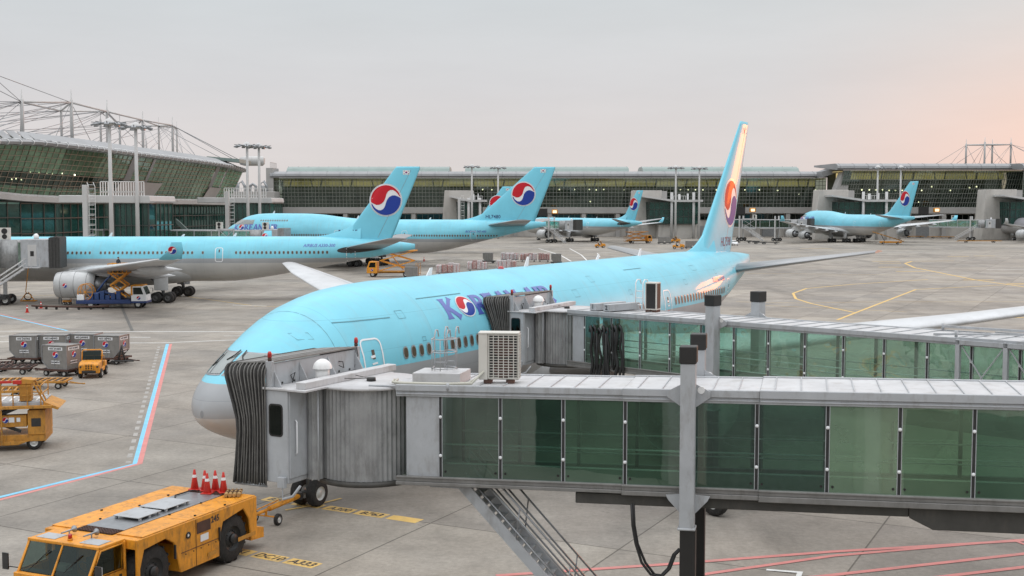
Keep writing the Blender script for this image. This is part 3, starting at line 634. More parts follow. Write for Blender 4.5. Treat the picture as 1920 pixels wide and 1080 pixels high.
no = N.new('ShaderNodeTexNoise'); no.inputs['Scale'].default_value = 2.6; no.inputs['Detail'].default_value = 8; no.inputs['Roughness'].default_value = .6; mp = N.new('ShaderNodeMapping'); mp.inputs['Scale'].default_value = (1, 1, 5); L.new(tc.outputs['Generated'], mp.inputs[0]); L.new(mp.outputs[0], no.inputs[0])
nr = N.new('ShaderNodeMapRange'); L.new(no.outputs['Fac'], nr.inputs[0]); nr.inputs[1].default_value = .3; nr.inputs[2].default_value = .7; nr.inputs[3].default_value = .955; nr.inputs[4].default_value = 1.045
m2 = N.new('ShaderNodeMix'); m2.data_type = 'RGBA'; m2.blend_type = 'MULTIPLY'; m2.inputs[0].default_value = 1; L.new(mx.outputs[2], m2.inputs[6]); L.new(nr.outputs[0], m2.inputs[7])
# thin cloud deck over the physical sky: 90 % deck, the rest Nishita
ns = N.new('ShaderNodeMix'); ns.data_type = 'RGBA'; ns.blend_type = 'MULTIPLY'; ns.inputs[0].default_value = 1; L.new(sky.outputs[0], ns.inputs[6]); ns.inputs[7].default_value = (.06, .06, .06, 1)
m3 = N.new('ShaderNodeMix'); m3.data_type = 'RGBA'; m3.blend_type = 'ADD'; m3.inputs[0].default_value = 1
s10 = N.new('ShaderNodeMix'); s10.data_type = 'RGBA'; s10.blend_type = 'MULTIPLY'; s10.inputs[0].default_value = 1; s10.inputs[7].default_value = (9.6, 9.6, 9.6, 1); L.new(m2.outputs[2], s10.inputs[6])
L.new(s10.outputs[2], m3.inputs[6]); L.new(ns.outputs[2], m3.inputs[7]); L.new(m3.outputs[2], bg.inputs[0]); bg.inputs[1].default_value = .1
sun = bpy.data.lights.new('sun', 'SUN'); sun.energy = .5; sun.angle = R(10); sun.color = (1, .25, .03)
so = bpy.data.objects.new('sun', sun); C.objects.link(so)
sd_ = Vector((math.sin(SUN_AZ)*math.cos(SUN_EL), math.cos(SUN_AZ)*math.cos(SUN_EL), math.sin(SUN_EL))); so.rotation_euler = sd_.to_track_quat('Z', 'Y').to_euler(); so.location = (60, 60, 60)
# --- ground: concrete slabs with joints, tyre marks, stains
TH = .4954                                         # heading of the near aircraft
g = bpy.data.materials.new('apron_concrete'); g.use_nodes = True; N = g.node_tree.nodes; L = g.node_tree.links; b = N['Principled BSDF']
tc = N.new('ShaderNodeTexCoord'); P = tc.outputs['Object']
def noise(sc, det=6, rough=.6, mapsc=None, rot=0):
    n = N.new('ShaderNodeTexNoise'); n.inputs['Scale'].default_value = sc; n.inputs['Detail'].default_value = det; n.inputs['Roughness'].default_value = rough
    m = N.new('ShaderNodeMapping'); m.inputs['Rotation'].default_value = (0, 0, rot); m.inputs['Scale'].default_value = mapsc or (1, 1, 1); L.new(P, m.inputs[0]); L.new(m.outputs[0], n.inputs[0]); return n.outputs['Fac']
def rng(s, a, b_, c, d):
    n = N.new('ShaderNodeMapRange'); L.new(s, n.inputs[0])
    for i, v in enumerate((a, b_, c, d)): n.inputs[i+1].default_value = v
    return n.outputs[0]
def mul(a, b_):
    n = N.new('ShaderNodeMath'); n.operation = 'MULTIPLY'
    for i, v in enumerate((a, b_)):
        if isinstance(v, float): n.inputs[i].default_value = v
        else: L.new(v, n.inputs[i])
    return n.outputs[0]
bk = N.new('ShaderNodeTexBrick'); bk.offset = 0; bk.squash = 1; mp = N.new('ShaderNodeMapping'); mp.inputs['Rotation'].default_value = (0, 0, R(27)); L.new(P, mp.inputs[0]); L.new(mp.outputs[0], bk.inputs[0])
bk.inputs['Scale'].default_value = 1; bk.inputs['Brick Width'].default_value = 7.5; bk.inputs['Row Height'].default_value = 7.5; bk.inputs['Mortar Size'].default_value = .035; bk.inputs['Mortar Smooth'].default_value = .3
bk.inputs['Color1'].default_value = (1.09, 1.085, 1.07, 1); bk.inputs['Color2'].default_value = (.86, .86, .87, 1); bk.inputs['Mortar'].default_value = (.42, .41, .40, 1)
v = mul(rng(noise(.035, 4, .6), .3, .7, .78, 1.18), rng(noise(.35, 7, .65), .3, .7, .74, 1.18))
v = mul(v, rng(noise(5, 5, .7), .25, .75, .80, 1.18)); v = mul(v, rng(noise(38, 2, .6), .3, .7, .86, 1.12))
v = mul(v, rng(noise(.16, 6, .6, (1, .12, 1), R(-62)), .58, .74, 1.0, .66))          # tyre streaks along the taxi direction
v = mul(v, rng(noise(.12, 6, .7, (.16, 1, 1), R(10)), .56, .76, 1.0, .68))
v = mul(v, rng(noise(.7, 8, .75), .62, .72, 1.0, .48))                                # oil spots
c1 = N.new('ShaderNodeMix'); c1.data_type = 'RGBA'; c1.inputs[6].default_value = (.345, .300, .245, 1); c1.inputs[7].default_value = (.245, .237, .222, 1); L.new(noise(.06, 3), c1.inputs[0])
c2 = N.new('ShaderNodeMix'); c2.data_type = 'RGBA'; c2.blend_type = 'MULTIPLY'; c2.inputs[0].default_value = 1; L.new(c1.outputs[2], c2.inputs[6]); L.new(v, c2.inputs[7])
c3 = N.new('ShaderNodeMix'); c3.data_type = 'RGBA'; c3.blend_type = 'MULTIPLY'; c3.inputs[0].default_value = 1; L.new(c2.outputs[2], c3.inputs[6]); L.new(bk.outputs[0], c3.inputs[7])
L.new(c3.outputs[2], b.inputs['Base Color']); b.inputs['Specular IOR Level'].default_value = .25; L.new(rng(noise(.3, 5), .3, .7, .62, .85), b.inputs['Roughness'])
bb = N.new('ShaderNodeBump'); bb.inputs['Strength'].default_value = .25; bb.inputs['Distance'].default_value = .01; L.new(noise(14, 4), bb.inputs['Height']); L.new(bb.outputs[0], b.inputs['Normal'])
mb = MB(); mb.poly([(-3000, -400, 0), (3000, -400, 0), (3000, 4500, 0), (-3000, 4500, 0)]); gr = mb.build('ground', g); gr['kind'] = 'structure'
# --- painted markings
def worn(name, col, wear=.5):
    m = mat(name, col, .7, var=.15, scale=1.2, dirt=(.26, .245, .225), dirt_amt=wear); return m
PB, PR_, PW, PY, PK = worn('paint_light_blue', (.20, .52, .72), .3), worn('paint_faded_red', (.60, .22, .20), .5), worn('paint_white', (.70, .70, .68), .5), worn('paint_yellow', (.68, .45, .14), .5), worn('paint_ghost', (.36, .345, .32), .9)
zc_ = [.004]
def line(pts, w, m, name='apron_marking', z=None, dash=None, raw=False):
    """painted line on the apron along ground points"""
    P = [Vector(p[:2]) if raw else gp(*p).xy for p in pts]
    z = z or zc_[0]; zc_[0] += .0004; mb = MB(); seg = []
    for k in range(len(P)):
        d0 = (P[k]-P[k-1]).normalized() if k else (P[1]-P[0]).normalized(); d1 = (P[k+1]-P[k]).normalized() if k < len(P)-1 else d0
        d = (d0+d1).normalized(); n = Vector((-d.y, d.x))*w/2/max(.4, d.dot(d1)); seg.append((mb._v((P[k]-n).to_3d()+Vector((0, 0, z))), mb._v((P[k]+n).to_3d()+Vector((0, 0, z)))))
    if dash:
        mb = MB()
        for k in range(len(P)-1):
            D = P[k+1]-P[k]; L_ = D.length; u = D/L_; t = 0; n = Vector((-u.y, u.x))*w/2
            while t < L_:
                a = P[k]+u*t; e = P[k]+u*min(L_, t+dash[0]); mb.poly([(*(a-n), z), (*(a+n), z), (*(e+n), z), (*(e-n), z)]); t += dash[0]+dash[1]
    else:
        for k in range(len(P)-1): mb.face((seg[k][0], seg[k][1], seg[k+1][1], seg[k+1][0]))
    o = mb.build(name, m); o['kind'] = 'structure'; return o
line([(314, 645), (254, 870), (0, 932), (-160, 972)], .26, PB); line([(320, 645), (262, 869.5), (150, 899), (0, 937), (-160, 978)], .24, PR_)
line([(298, 650), (240, 868)], .22, PK, dash=(.9, .9))
line([(-40, 620), (0, 621), (460, 622), (700, 622)], .30, PW); line([(230, 643), (300, 643), (450, 637), (700, 632)], .26, PW); line([(-40, 641), (40, 640.5)], .3, PW)
line([(-40, 632), (20, 630)], .26, PW); line([(238, 632.5), (282, 632.5)], .22, PW); line([(420, 630), (700, 627)], .15, PW)
line([(-40, 588), (0, 591), (126, 620)], .28, PB); line([(-40, 585), (0, 588.5), (110, 615)], .16, PR_)
line([(900, 465), (1010, 466), (1050, 478), (1071, 490)], .35, PW); line([(1068, 466), (1090, 478), (1100, 488)], .3, PW); line([(1180, 470), (1120, 475), (1125, 482)], .25, PW)
line([(-20, 556), (160, 552), (350, 556), (480, 574), (640, 577)], .18, PY); line([(436, 572), (500, 574)], .3, PW)
# yellow guide lines on the right
line([(1740, 524), (1600, 533), (1512, 541), (1487, 550), (1492, 560), (1520, 569), (1602, 586)], .34, PY); line([(1570, 600), (1590, 592), (1717, 543), (1870, 535), (2000, 530)], .32, PY)
line([(1380, 566), (1500, 568), (1650, 566), (2000, 566)], .14, PY); line([(1420, 572), (1700, 585)], .14, PY)
line([(1790, 489), (1710, 490), (1697, 494), (1715, 502), (1830, 525), (1990, 548)], .45, PY); line([(1400, 513), (1560, 514), (1800, 517)], .2, PY)
for (xa, xb, y) in ((1635, 1687, 490), (1648, 1690, 493.5), (1647, 1693, 501), (1680, 1735, 509), (1806, 1864, 525), (1888, 1960, 532), (1777, 1817, 481), (1826, 1866, 480), (1500, 1560, 466)): line([(xa, y), (xb, y)], .85, PY)
line([(1850, 506), (2000, 506)], .5, PW); line([(1900, 596), (2050, 592)], .4, PY)
# red lines and white corner under the near bridge
line([(930, 1080), (1260, 1058), (1560, 1035), (1920, 1014), (2050, 1006)], .24, PR_); line([(1240, 1092), (1330, 1076), (1560, 1043), (1860, 1017), (1990, 1008)], .22, PR_)
line([(1500, 1085), (1560, 1079), (1920, 1039), (2050, 1026)], .24, PR_); line([(1740, 1085), (1920, 1064), (2050, 1052)], .24, PR_); line([(1900, 1014), (1960, 1034)], .14, PR_)
line([(1437, 1069), (1500, 1074), (1497, 1082)], .17, PW)
line([(535, 957), (590, 948), (640, 935)], .15, PY)
TY = worn('tyre_mark', (.15, .145, .135), 1.0); TR = worn('joint_sealant', (.10, .098, .09), .6)
line([(203, 470), (215, 530), (232, 585), (248, 620)], .28, TR)
# yellow stop boxes with aircraft types
def stop_box(cx, cy, txt, L_=1.75, W_=.62, ang=R(-20), m=PY):
    c = gp(cx, cy); mb = MB(); mb.M = Matrix.Translation((c.x, c.y, .004)) @ Matrix.Rotation(ang, 4, 'Z'); mb.poly([(-L_/2, -W_/2, 0), (L_/2, -W_/2, 0), (L_/2, W_/2, 0), (-L_/2, W_/2, 0)])
    o = mb.build('apron_marking', m); o['kind'] = 'structure'
    if txt: t = text_mesh(txt, .42, 'apron_lettering', 'ink', None, M=Matrix.Translation((c.x, c.y, .008)) @ Matrix.Rotation(ang, 4, 'Z') @ Matrix.Diagonal((1, 1.35, 1, 1)), bold=.012, shear=.15); t['kind'] = 'structure'
def boxrow(p0, p1, texts, **k):
    a, b_ = gp(*p0), gp(*p1); d = b_-a; an = math.atan2(d.y, d.x); n = len(texts)
    for i, t in enumerate(texts):
        q = a+d*((i+.5)/n); c = (q.x, q.y)
        mb = MB(); LL = d.length/n-.16; mb.M = Matrix.Translation((q.x, q.y, .004)) @ Matrix.Rotation(an, 4, 'Z'); mb.poly([(-LL/2, -.30, 0), (LL/2, -.30, 0), (LL/2, .30, 0), (-LL/2, .30, 0)])
        o = mb.build('apron_marking', PY); o['kind'] = 'structure'
        if t:
            t = text_mesh(t, .50, 'apron_lettering', 'ink', None, M=Matrix.Translation((q.x, q.y, .008)) @ Matrix.Rotation(an, 4, 'Z') @ Matrix.Diagonal((.95, 1.05, 1, 1)), bold=.012, shear=.15); t['kind'] = 'structure'
boxrow((418, 1028), (598, 1062), ['D11', 'DC10', 'A333'])
boxrow((494, 934), (790, 978), ['B742', 'B72', 'A300', 'B763', ''])
# ================================================================== airliners in place
GA = 'airliners parked round the apron'
HOME = Vector((-10.78, 41.12, 0))
p777, f777 = airliner('777', 'twin_jet_airliner', 'light blue airliner in the foreground, nose beside the two glass boarding bridges', HOME, PI/2-TH, GA, reg='HL7598', regx=(56.4, 9.05))
titles(f777, p777, 12.0, 6.95, 1.04, stretch=1.25)
fus_text(f777, p777, 'BOEING 777-200', 47.6, 6.75, .42)
def outline(x, z, lx, lz, w=.022, m='panel_gap', nm='service_panel'):
    d = MB(); P = []
    for (xa, za), (xb, zb_) in (((x, z), (x+lx, z)), ((x+lx, z), (x+lx, z-lz)), ((x+lx, z-lz), (x, z-lz)), ((x, z-lz), (x, z))):
        n = max(1, int(math.hypot(xb-xa, zb_-za)/.35)); P += [(xa+(xb-xa)*k/n, -f777.ang(xa+(xb-xa)*k/n, za+(zb_-za)*k/n)) for k in range(n)]
    f777.strip(d, P, w, .006, 0, True); d.build(nm, m, p777)
M_['panel_gap'] = mat('panel_gap_line', (.10, .26, .31), .6)
for x, z, lx, lz in ((3.6, 7.05, .5, .22), (5.2, 7.35, 2.9, .02), (8.6, 7.55, .45, .3), (9.6, 6.45, .22, .16), (10.6, 7.9, 3.6, .02), (24.6, 7.4, .6, .35), (27.5, 7.95, .5, .3), (31.5, 7.0, .4, .25), (33.0, 8.05, 2.6, .02), (40.5, 7.1, .5, .3), (43.2, 7.85, .9, .3), (47.2, 7.4, .4, .25), (52.6, 7.7, .6, .4), (54.8, 7.2, .35, .3)): outline(x, z, lx, lz)
for xr in (1.7, 4.6): d = MB(); f777.strip(d, [(xr+.10*math.cos(2*PI*k/40), 2*PI*k/40) for k in range(40)], .02, .006, 0, True); d.build('radome_joint', 'panel_gap', p777)
for sd in (-1, 1):
    for a0 in (.12, .55): d = MB(); A0 = [f777.p(x_, sd*(a0+da), l_) for x_, da, l_ in ((1.75, .10, .03), (1.95, -.02, .05), (2.25, -.05, .05))]; d.tube(A0, .022, 5); d.build('wiper', 'black', p777)
p330, f330 = airliner('A330', 'twin_jet_airliner', 'light blue airliner seen side-on at the left, grey engine and winglet towards the camera', (-74.8, 149.5, 0), R(2.5), GA, reg='HL7551', regx=(54.3, 8.42))
fus_text(f330, p330, 'AIRBUS A330-300', 50.6, 6.85, .52)
M747 = dict(reg='HL7480', regx=(58.2, 9.75))
p747, f747 = airliner('747', 'four_engine_airliner', 'light blue humped airliner behind the side-on one, tail in the middle of the photo', (-60.4, 246, 0), R(-12.5), GA, **M747)
titles(f747, p747, 4.6, 7.0, 1.25)
fus_text(f747, p747, 'BOEING 747-400', 55.2, 6.9, .55)
pbk, _ = airliner('A330', 'twin_jet_airliner', 'airliner of which only the tail fin shows behind the humped airliner', (-62.5, 306, 0), R(-3), GA, reg='HL7585', regx=(54.3, 8.42), wins=False, detail=1)
pmd, fmd = airliner('A330', 'twin_jet_airliner', 'small distant light blue airliner left of the tall near fin, tail towards the camera', Vector((41, 375, 0))-Matrix.Rotation(R(-56), 3, 'Z') @ Vector((63.2, 0, 0)), R(-56), GA, detail=1, wins=False)
pr7, fr7 = airliner('747', 'four_engine_airliner', 'distant light blue humped airliner at the right before the terminal', Vector((121.7, 359, 0))-Matrix.Rotation(R(-74), 3, 'Z') @ Vector((70.4, 0, 0)), R(-74), GA, detail=1, wins=False)
titles(fr7, pr7, 4.6, 7.0, 1.4)
GL = livery('livery_grey', 6.0, 5.0, blue=(.34, .33, .35), grey=(.36, .35, .36), low=(.50, .49, .48))
pfr, ffr = airliner('A330', 'twin_jet_airliner', 'grey airliner cut off by the right edge of the photo', (174, 425, 0), R(-74), GA, liv=GL, blue='silver', detail=1, wins=False, emblem=False)
# ================================================================== terminals
def P2(px, D): return Vector(((px-960)/F*D, D))
def wall_bay(root, a, b, z0, z1, top_out, nx, nz, gm, mm, name='curtain_wall', shear=0., mw=.22, lean_n=None):
    """one bay of curtain wall between plan points a and b; top edge pushed out by top_out along the normal n"""
    a = Vector(a); b = Vector(b); d = (b-a); n = Vector((d.y, -d.x)).normalized() if lean_n is None else lean_n; u = d.normalized()
    def Q(s, t, o=0): q = a+d*s+n*(top_out*t+o)+u*shear*t; return (q.x, q.y, z0+(z1-z0)*t)
    g = MB(); g.poly([Q(0, 0), Q(1, 0), Q(1, 1), Q(0, 1)]); go = g.build(name, gm, root)
    m = MB()
    for i in range(nx+1): m.bar(Q(i/nx, 0, .08), Q(i/nx, 1, .08), mw, mw*.8)
    for j in range(nz+1): m.bar(Q(0, j/nz, .16), Q(1, j/nz, .16), mw*.8, mw)
    m.build('mullion_grid', mm, go); return go
def off(p, n, d): return Vector(p)+Vector(n)*d
# ---- far concourse across the middle
GT = 'terminal concourses'
def concourse(name, label, px0, px1, D0, D1, zt, zg, nb, out, shear, lamps, skys=(), z0=11.5, warm=True, dcol='mull', ends=(True, True)):
    a, b = P2(px0, D0), P2(px1, D1); o = (a+b)/2; rt = thing(name, label, 'terminal', (o.x, o.y, 0), 0, GT); a = a-o; b = b-o
    d = (b-a); u = d.normalized(); n = Vector((u.y, -u.x)); ang = math.atan2(u.y, u.x); Lh = d.length/2
    T = Matrix.Rotation(ang, 4, 'Z')
    def box(x0, x1, y0, y1, z0_, z1_, nm, m, bev=0.):
        k = MB(); k.M = T; k.bb(x0, x1, y0, y1, z0_, z1_); return k.build(nm, m, rt, bevel=bev)
    for i in range(nb):
        p, q = a+d*(i/nb), a+d*((i+1)/nb); wall_bay(rt, p, q, z0, zg, out, 8, 8, 'gterm', dcol, shear=shear, mw=.15)
    # rolled roof edge
    e = MB(); e.M = T; yo = -out; zg_ = zg
    prof = [(yo-1.6, zg+.1), (yo-2.2, zg+.8), (yo-2.0, zg+1.6), (yo-1.1, zg+2.2), (yo+1.5, zg+2.6), (30, zg+2.9), (30, zg+2.2), (yo+1, zg+.2)]
    e.prism(prof, -Lh-1, Lh+1, 0, 'YZ'); e.build('roof', 'roofm', rt)
    s = MB(); s.M = T
    k = int(2*Lh/5.2)
    for i in range(k+1): x = -Lh+2*Lh*i/k; s.tube([(x, yo-1.62, zg+.1), (x, yo-2.25, zg+.8), (x, yo-2.05, zg+1.65), (x, yo-1.1, zg+2.25), (x, yo+1.5, zg+2.65)], .07, 5)
    s.pieces('roof_seam', 'steel', rt)
    for (pa, pb) in skys:
        xa = (P2(pa, D0+(D1-D0)*(pa-px0)/(px1-px0))-o).dot(u); xb = (P2(pb, D0+(D1-D0)*(pb-px0)/(px1-px0))-o).dot(u)
        k = MB(); k.M = T; k.prism([(3, zg+2.6), (4.5, zg+3.9), (8, zg+4.7), (18, zg+4.7), (22, zg+4.0), (23, zg+2.6)], xa, xb, 0, 'YZ')
        sk = k.build('skylight', 'skyl', rt); kk = MB(); kk.M = T
        for i in range(int((xb-xa)/4)+1): kk.bar((xa+i*4, 3, zg+2.75), (xa+i*4, 8, zg+4.85), .15, .15)
        kk.pieces('skylight_rib', 'steel', sk)
    # hall behind the glass: floors, ceiling, back wall, lamps
    box(-Lh+.3, Lh-.3, 14, 14.4, 0, zg, 'interior_wall', 'inter'); box(-Lh+.3, Lh-.3, 1.2, 14, z0+.2, z0+.5, 'floor_slab', 'inter'); box(-Lh+.3, Lh-.3, 4.0, 14, z0+5.0, z0+5.35, 'gallery_floor', 'inter')
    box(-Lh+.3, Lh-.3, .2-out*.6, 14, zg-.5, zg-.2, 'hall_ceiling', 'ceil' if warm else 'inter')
    if warm: box(-Lh+2, Lh-2, 8.0, 8.2, zg-3.1, zg-.8, 'ceiling_glow_panel', 'glow')  # upright emissive panel standing in for lamplight on the ceiling
    st = MB(); st.M = T
    for i in range(int(2*Lh/12)+1): x = -Lh+4+i*12; st.tube([(x, 3, z0+.4), (x+2.2, 3, zg-.4)], .28, 8); st.tube([(x, 3, z0+.4), (x-2.2, 3, zg-.4)], .22, 8)
    st.pieces('raking_column', 'panel', rt)
    for (px, py) in lamps:
        D = D0+(D1-D0)*(px-px0)/(px1-px0)+3; p = at(px, py, D); q = Vector((p.x, p.y))-o
        l = MB(); l.sphere((q.x, q.y, p.z), .30, 0, 8, 4, -1); l.build('ceiling_lamp', 'lamp', rt)
    # lower storeys: pale band, dark window bays between piers
    box(-Lh, Lh, -.6, 6, z0-2.4, z0, 'spandrel_band', 'panel', .1); box(-Lh, Lh, 2.0, 6, 0, z0-2.4, 'ground_floor_wall', 'conc')
    k = int(2*Lh/13)
    for i in range(k+1):
        x = -Lh+1+(2*Lh-2)*i/k; box(x-.8, x+.8, -.3, 1.99, 0, z0-2.41, 'pier', 'panel')
        if i < k:
            x1 = -Lh+1+(2*Lh-2)*(i+1)/k; w_ = MB(); w_.M = T; w_.poly([(x+1.2, 1.9, z0-5.0), (x1-1.2, 1.9, z0-5.0), (x1-1.2, 1.9, z0-2.7), (x+1.2, 1.9, z0-2.7)]); wo = w_.build('window', 'wglass', rt)
            f_ = MB(); f_.M = T
            for q in range(6): xx = x+1.2+(x1-x-2.4)*q/5; f_.bar((xx, 1.85, z0-5.0), (xx, 1.85, z0-2.7), .12)
            f_.bar((x+1.2, 1.85, z0-5), (x1-1.2, 1.85, z0-5), .16); f_.build('frame', 'mull', wo)
            if i % 2 == 0: dd = MB(); dd.M = T; dd.bb(x+3.5, x+8.5, 1.9, 2.05, 0, 4.2); dd.build('loading_door', 'steel', rt)
    return rt, o, T, Lh, u, n
L1 = [(1049, 355), (1077, 355), (1105, 355), (1118, 356), (1132, 355), (1170, 356), (1276, 355.5), (1290, 355.5), (1304, 355.5), (1318, 356), (1343, 356), (1383, 355.5), (1397, 356), (1424, 356), (1458, 357), (1529, 356), (1107, 378), (905, 355), (922, 355.5)]
c1 = concourse('concourse_building', 'long glass concourse across the middle distance behind the tail fins', 516, 1545, 470, 470, 28, 22.9, 20, 1.6, 0.0, L1, skys=[(536, 842), (872, 1180), (1206, 1500)])
L2 = [(1616, 356), (1630, 356), (1642, 356), (1655, 356), (1667, 357), (1679, 357), (1692, 357), (1728, 357), (1747, 350), (1782, 357), (1818, 352), (1831, 350), (1840, 357), (1878, 357), (1722, 379), (1869, 374), (1532, 383)]
c2 = concourse('concourse_building', 'taller glass concourse block with raked columns at the right behind the right airliner', 1566, 1905, 452, 452, 30, 25.3, 9, 3.0, 2.2, L2)
c3 = concourse('concourse_building', 'end of the glass concourse running out of the photo at the right edge', 1912, 2150, 440, 440, 30, 25.0, 6, 1.5, 0, [], warm=False)
# raking end piers of the right block
for (root, pxs) in ((c2[0], (1558, 1900)),):
    for i, px in enumerate(pxs):
        p = P2(px, 452)-c2[1]; m = MB(); m.poly([]) if False else None
        m.prism([(p.x-6, 0), (p.x+3.0, 0), (p.x+6.5, 25.4), (p.x+3.6, 25.4)] if i == 0 else [(p.x-3, 0), (p.x+4, 0), (p.x+7.5, 25.4), (p.x+4.2, 25.4)], p.y-1.8, p.y+4, 0, 'XZ'); m.build('end_pier', 'panel', root, bevel=.1)
p = P2(1545, 462)-c1[1]
m = MB(); m.prism([(p.x-2, 25.2), (p.x+6, 27.8), (p.x+6, 25.4), (p.x-2, 22.9)], p.y-3, p.y+8, 0, 'XZ'); m.build('sloping_roof_link', 'roofm', c1[0])
# plant and rails at the left end of the middle concourse
m = MB(); p = P2(516, 468)-c1[1]
for k in range(7): m.bar((p.x-1.5+k*.0, p.y+k*2, 26), (p.x-1.5, p.y+k*2, 29), .12)
m.bar((p.x-1.5, p.y, 29), (p.x-1.5, p.y+12, 29), .12); m.bb(p.x-3.0, p.x-.2, p.y-1, p.y+10, 0, 26.8); m.build('end_wall', 'panel', c1[0])
# ---- service building between the left terminal and the middle concourse
q = P2(488, 455); sv = thing('service_building', 'low grey service block with pipes on its roof between the two terminals', 'building', (q.x, q.y, 0))
m = MB(); m.bb(-16, 5.5, 0, 12, 0, 17.5); m.build('wall', 'panel', sv, bevel=.15)
for k in range(5): m = MB(); m.bb(-15+k*4, -12+k*4, -.05, .1, 10, 12); m.build('window', 'wglass', sv)
for k in range(4): m = MB(); x = -13+k*4.2; m.tube([(x, 3, 17.4), (x, 3, 19.5+k % 2), (x+1.5, 3, 20.4+k % 2), (x+2.6, 3, 19.5), (x+2.6, 3, 17.4)], .55, 10); m.build('roof_duct', 'steel', sv)
for k in range(3): m = MB(); m.lathe([(0, 1.5), (2.2, 1.5), (2.4, .9)], 14, 0, 'Z', (-11+k*5.2, 7, 17.5)); m.build('cooling_fan', 'roofm', sv)
m = MB()
for k in range(9): m.bar((-16+k*2.6, .2, 17.5), (-16+k*2.6, .2, 18.7), .1)
m.bar((-16, .2, 18.7), (5.3, .2, 18.7), .1); m.bar((-16, .2, 18.1), (5.3, .2, 18.1), .08); m.build('roof_railing', 'white', sv)
# ---- gate nodes: glass stub with white canopy, tall pale tower and column
def gate_node(px0, px1, D, label, tower=True, ztop=17):
    a = P2(px0, D); b = P2(px1, D); W = b.x-a.x; r = thing('gate_pavilion', label, 'gate pavilion', (a.x, a.y, 0), 0, 'gate pavilions of the far concourse')
    if tower: m = MB(); m.prism([(-6.5, 0), (4.5, 0), (5.6, 17.8), (-5.2, 17.8)] , 8, 16, 0, 'XZ'); m.build('tower', 'conc', r, bevel=.1); m = MB(); m.bb(5.5, W*.42, 8.2, 16, 12, 17.6); m.build('panel_wall', 'panel', r)
    wall_bay(r, (0, 0), (W, 0), 5.5, 13.4, .3, 10, 3, 'glow2', 'dmull', 'glass_wall', mw=.14); wall_bay(r, (0, 10), (0, 0), 5.5, 13.4, .3, 5, 3, 'glow2', 'dmull', 'glass_wall', mw=.14)
    m = MB(); m.bb(.3, W-.3, .6, 10, 5.2, 5.5); m.bb(.6, W-.6, 5, 5.2, 5.5, 13); m.build('floor', 'inter', r)
    m = MB(); m.prism([(-3, 15.9), (W*.5, 14.2), (W+1.5, 14.3), (W+1.5, 13.5), (W*.5, 13.45), (-3, 15.3)], -2.2, 10, 0, 'XZ'); m.build('canopy', 'ledge', r)
    m = MB(); m.bb(W*.2, W, 1.2, 9, 0, 5.2); m.build('base_wall', 'conc', r)
    for x in (W*.45, W*.9): m = MB(); m.tube([(x, -1.2, 0), (x, -1.2, ztop)], .5, 12); m.build('column', 'ledge', r)
    m = MB()
    for k in range(6): m.bar((W*.5+k*.9, 1, 14.3), (W*.5+k*.9, 1, 15.7), .1)
    m.bb(W*.62, W*.66, 3, 4, 14.3, 16.4); m.bb(W*.8, W*.83, 3, 4, 14.3, 16.6); m.bar((W*.5, 1, 15.7), (W*.5+4.6, 1, 15.7), .1); m.build('roof_railing', 'white', r)
    return r
gate_node(1217, 1308, 440, 'glass pavilion with white canopy just left of the tall near tail fin')
gate_node(1572, 1668, 424, 'glass pavilion with white canopy behind the fuselage of the right airliner')
gate_node(858, 905, 442, 'glass pavilion with white canopy between the middle tail fins', ztop=15)
gate_node(1892, 1990, 415, 'glass pavilion with white canopy at the right edge of the photo')
# ---- left terminal
tl = thing('terminal_building', 'big green glass terminal with masts and cables on its roof at the left', 'terminal', (-92, 300, 0), 0, GT); O = Vector((-92, 300))
RT = [(-60, 218, 240), (0, 232, 250), (70, 241, 252), (139, 252, 260), (208, 271, 269), (278, 296, 279), (350, 325, 288.5), (389, 343, 294), (430, 370, 301), (464, 398, 311)]   # eave: photo x, distance, photo y
EV = [at(px, py, D) for px, D, py in RT]
def nrm(i):
    a = EV[max(0, i-1)].xy; b = EV[min(len(EV)-1, i+1)].xy; d = (b-a).normalized(); return Vector((d.y, -d.x))
NR = [nrm(i) for i in range(len(EV))]
m = MB(); ring = []
for i, p in enumerate(EV):
    n = NR[i]; c = p.xy-O; z = p.z
    def q(o, zz): v = c+n*o; return m._v((v.x, v.y, zz))
    ring.append([q(-1.2, z-2.2), q(.2, z-2.0), q(.4, z-1.5), q(0, z-1.15), q(-1.2, z-1.0), q(-6, z-.9), q(-34, z-.8), q(-34, z-1.6), q(-8, z-2.1)])
for i in range(len(ring)-1):
    for j in range(9): m.face((ring[i][j], ring[i][(j+1) % 9], ring[i+1][(j+1) % 9], ring[i+1][j]))
m.face(ring[0]); m.face(ring[-1][::-1]); m.build('roof', 'roofm', tl)
def evp(t):            # t in 0..len-1
    i = min(len(EV)-2, int(t)); f_ = t-i; return EV[i].lerp(EV[i+1], f_), (NR[i].lerp(NR[i+1], f_)).normalized()
m = MB(); k = 0; t = .0
while t < len(EV)-1.02:
    p, n = evp(t); c = p.xy-O; 
    def V3(o, z): v = c+n*o; return (v.x, v.y, z)
    m.tube([V3(-.9, p.z-2.2), V3(.30, p.z-2.0), V3(.50, p.z-1.5), V3(.1, p.z-1.07), V3(-1.2, p.z-.93), V3(-6, p.z-.85)], .09, 5)
    i = int(t); t += 3.3/(EV[i+1]-EV[i]).length
m.pieces('roof_seam', 'white', tl)
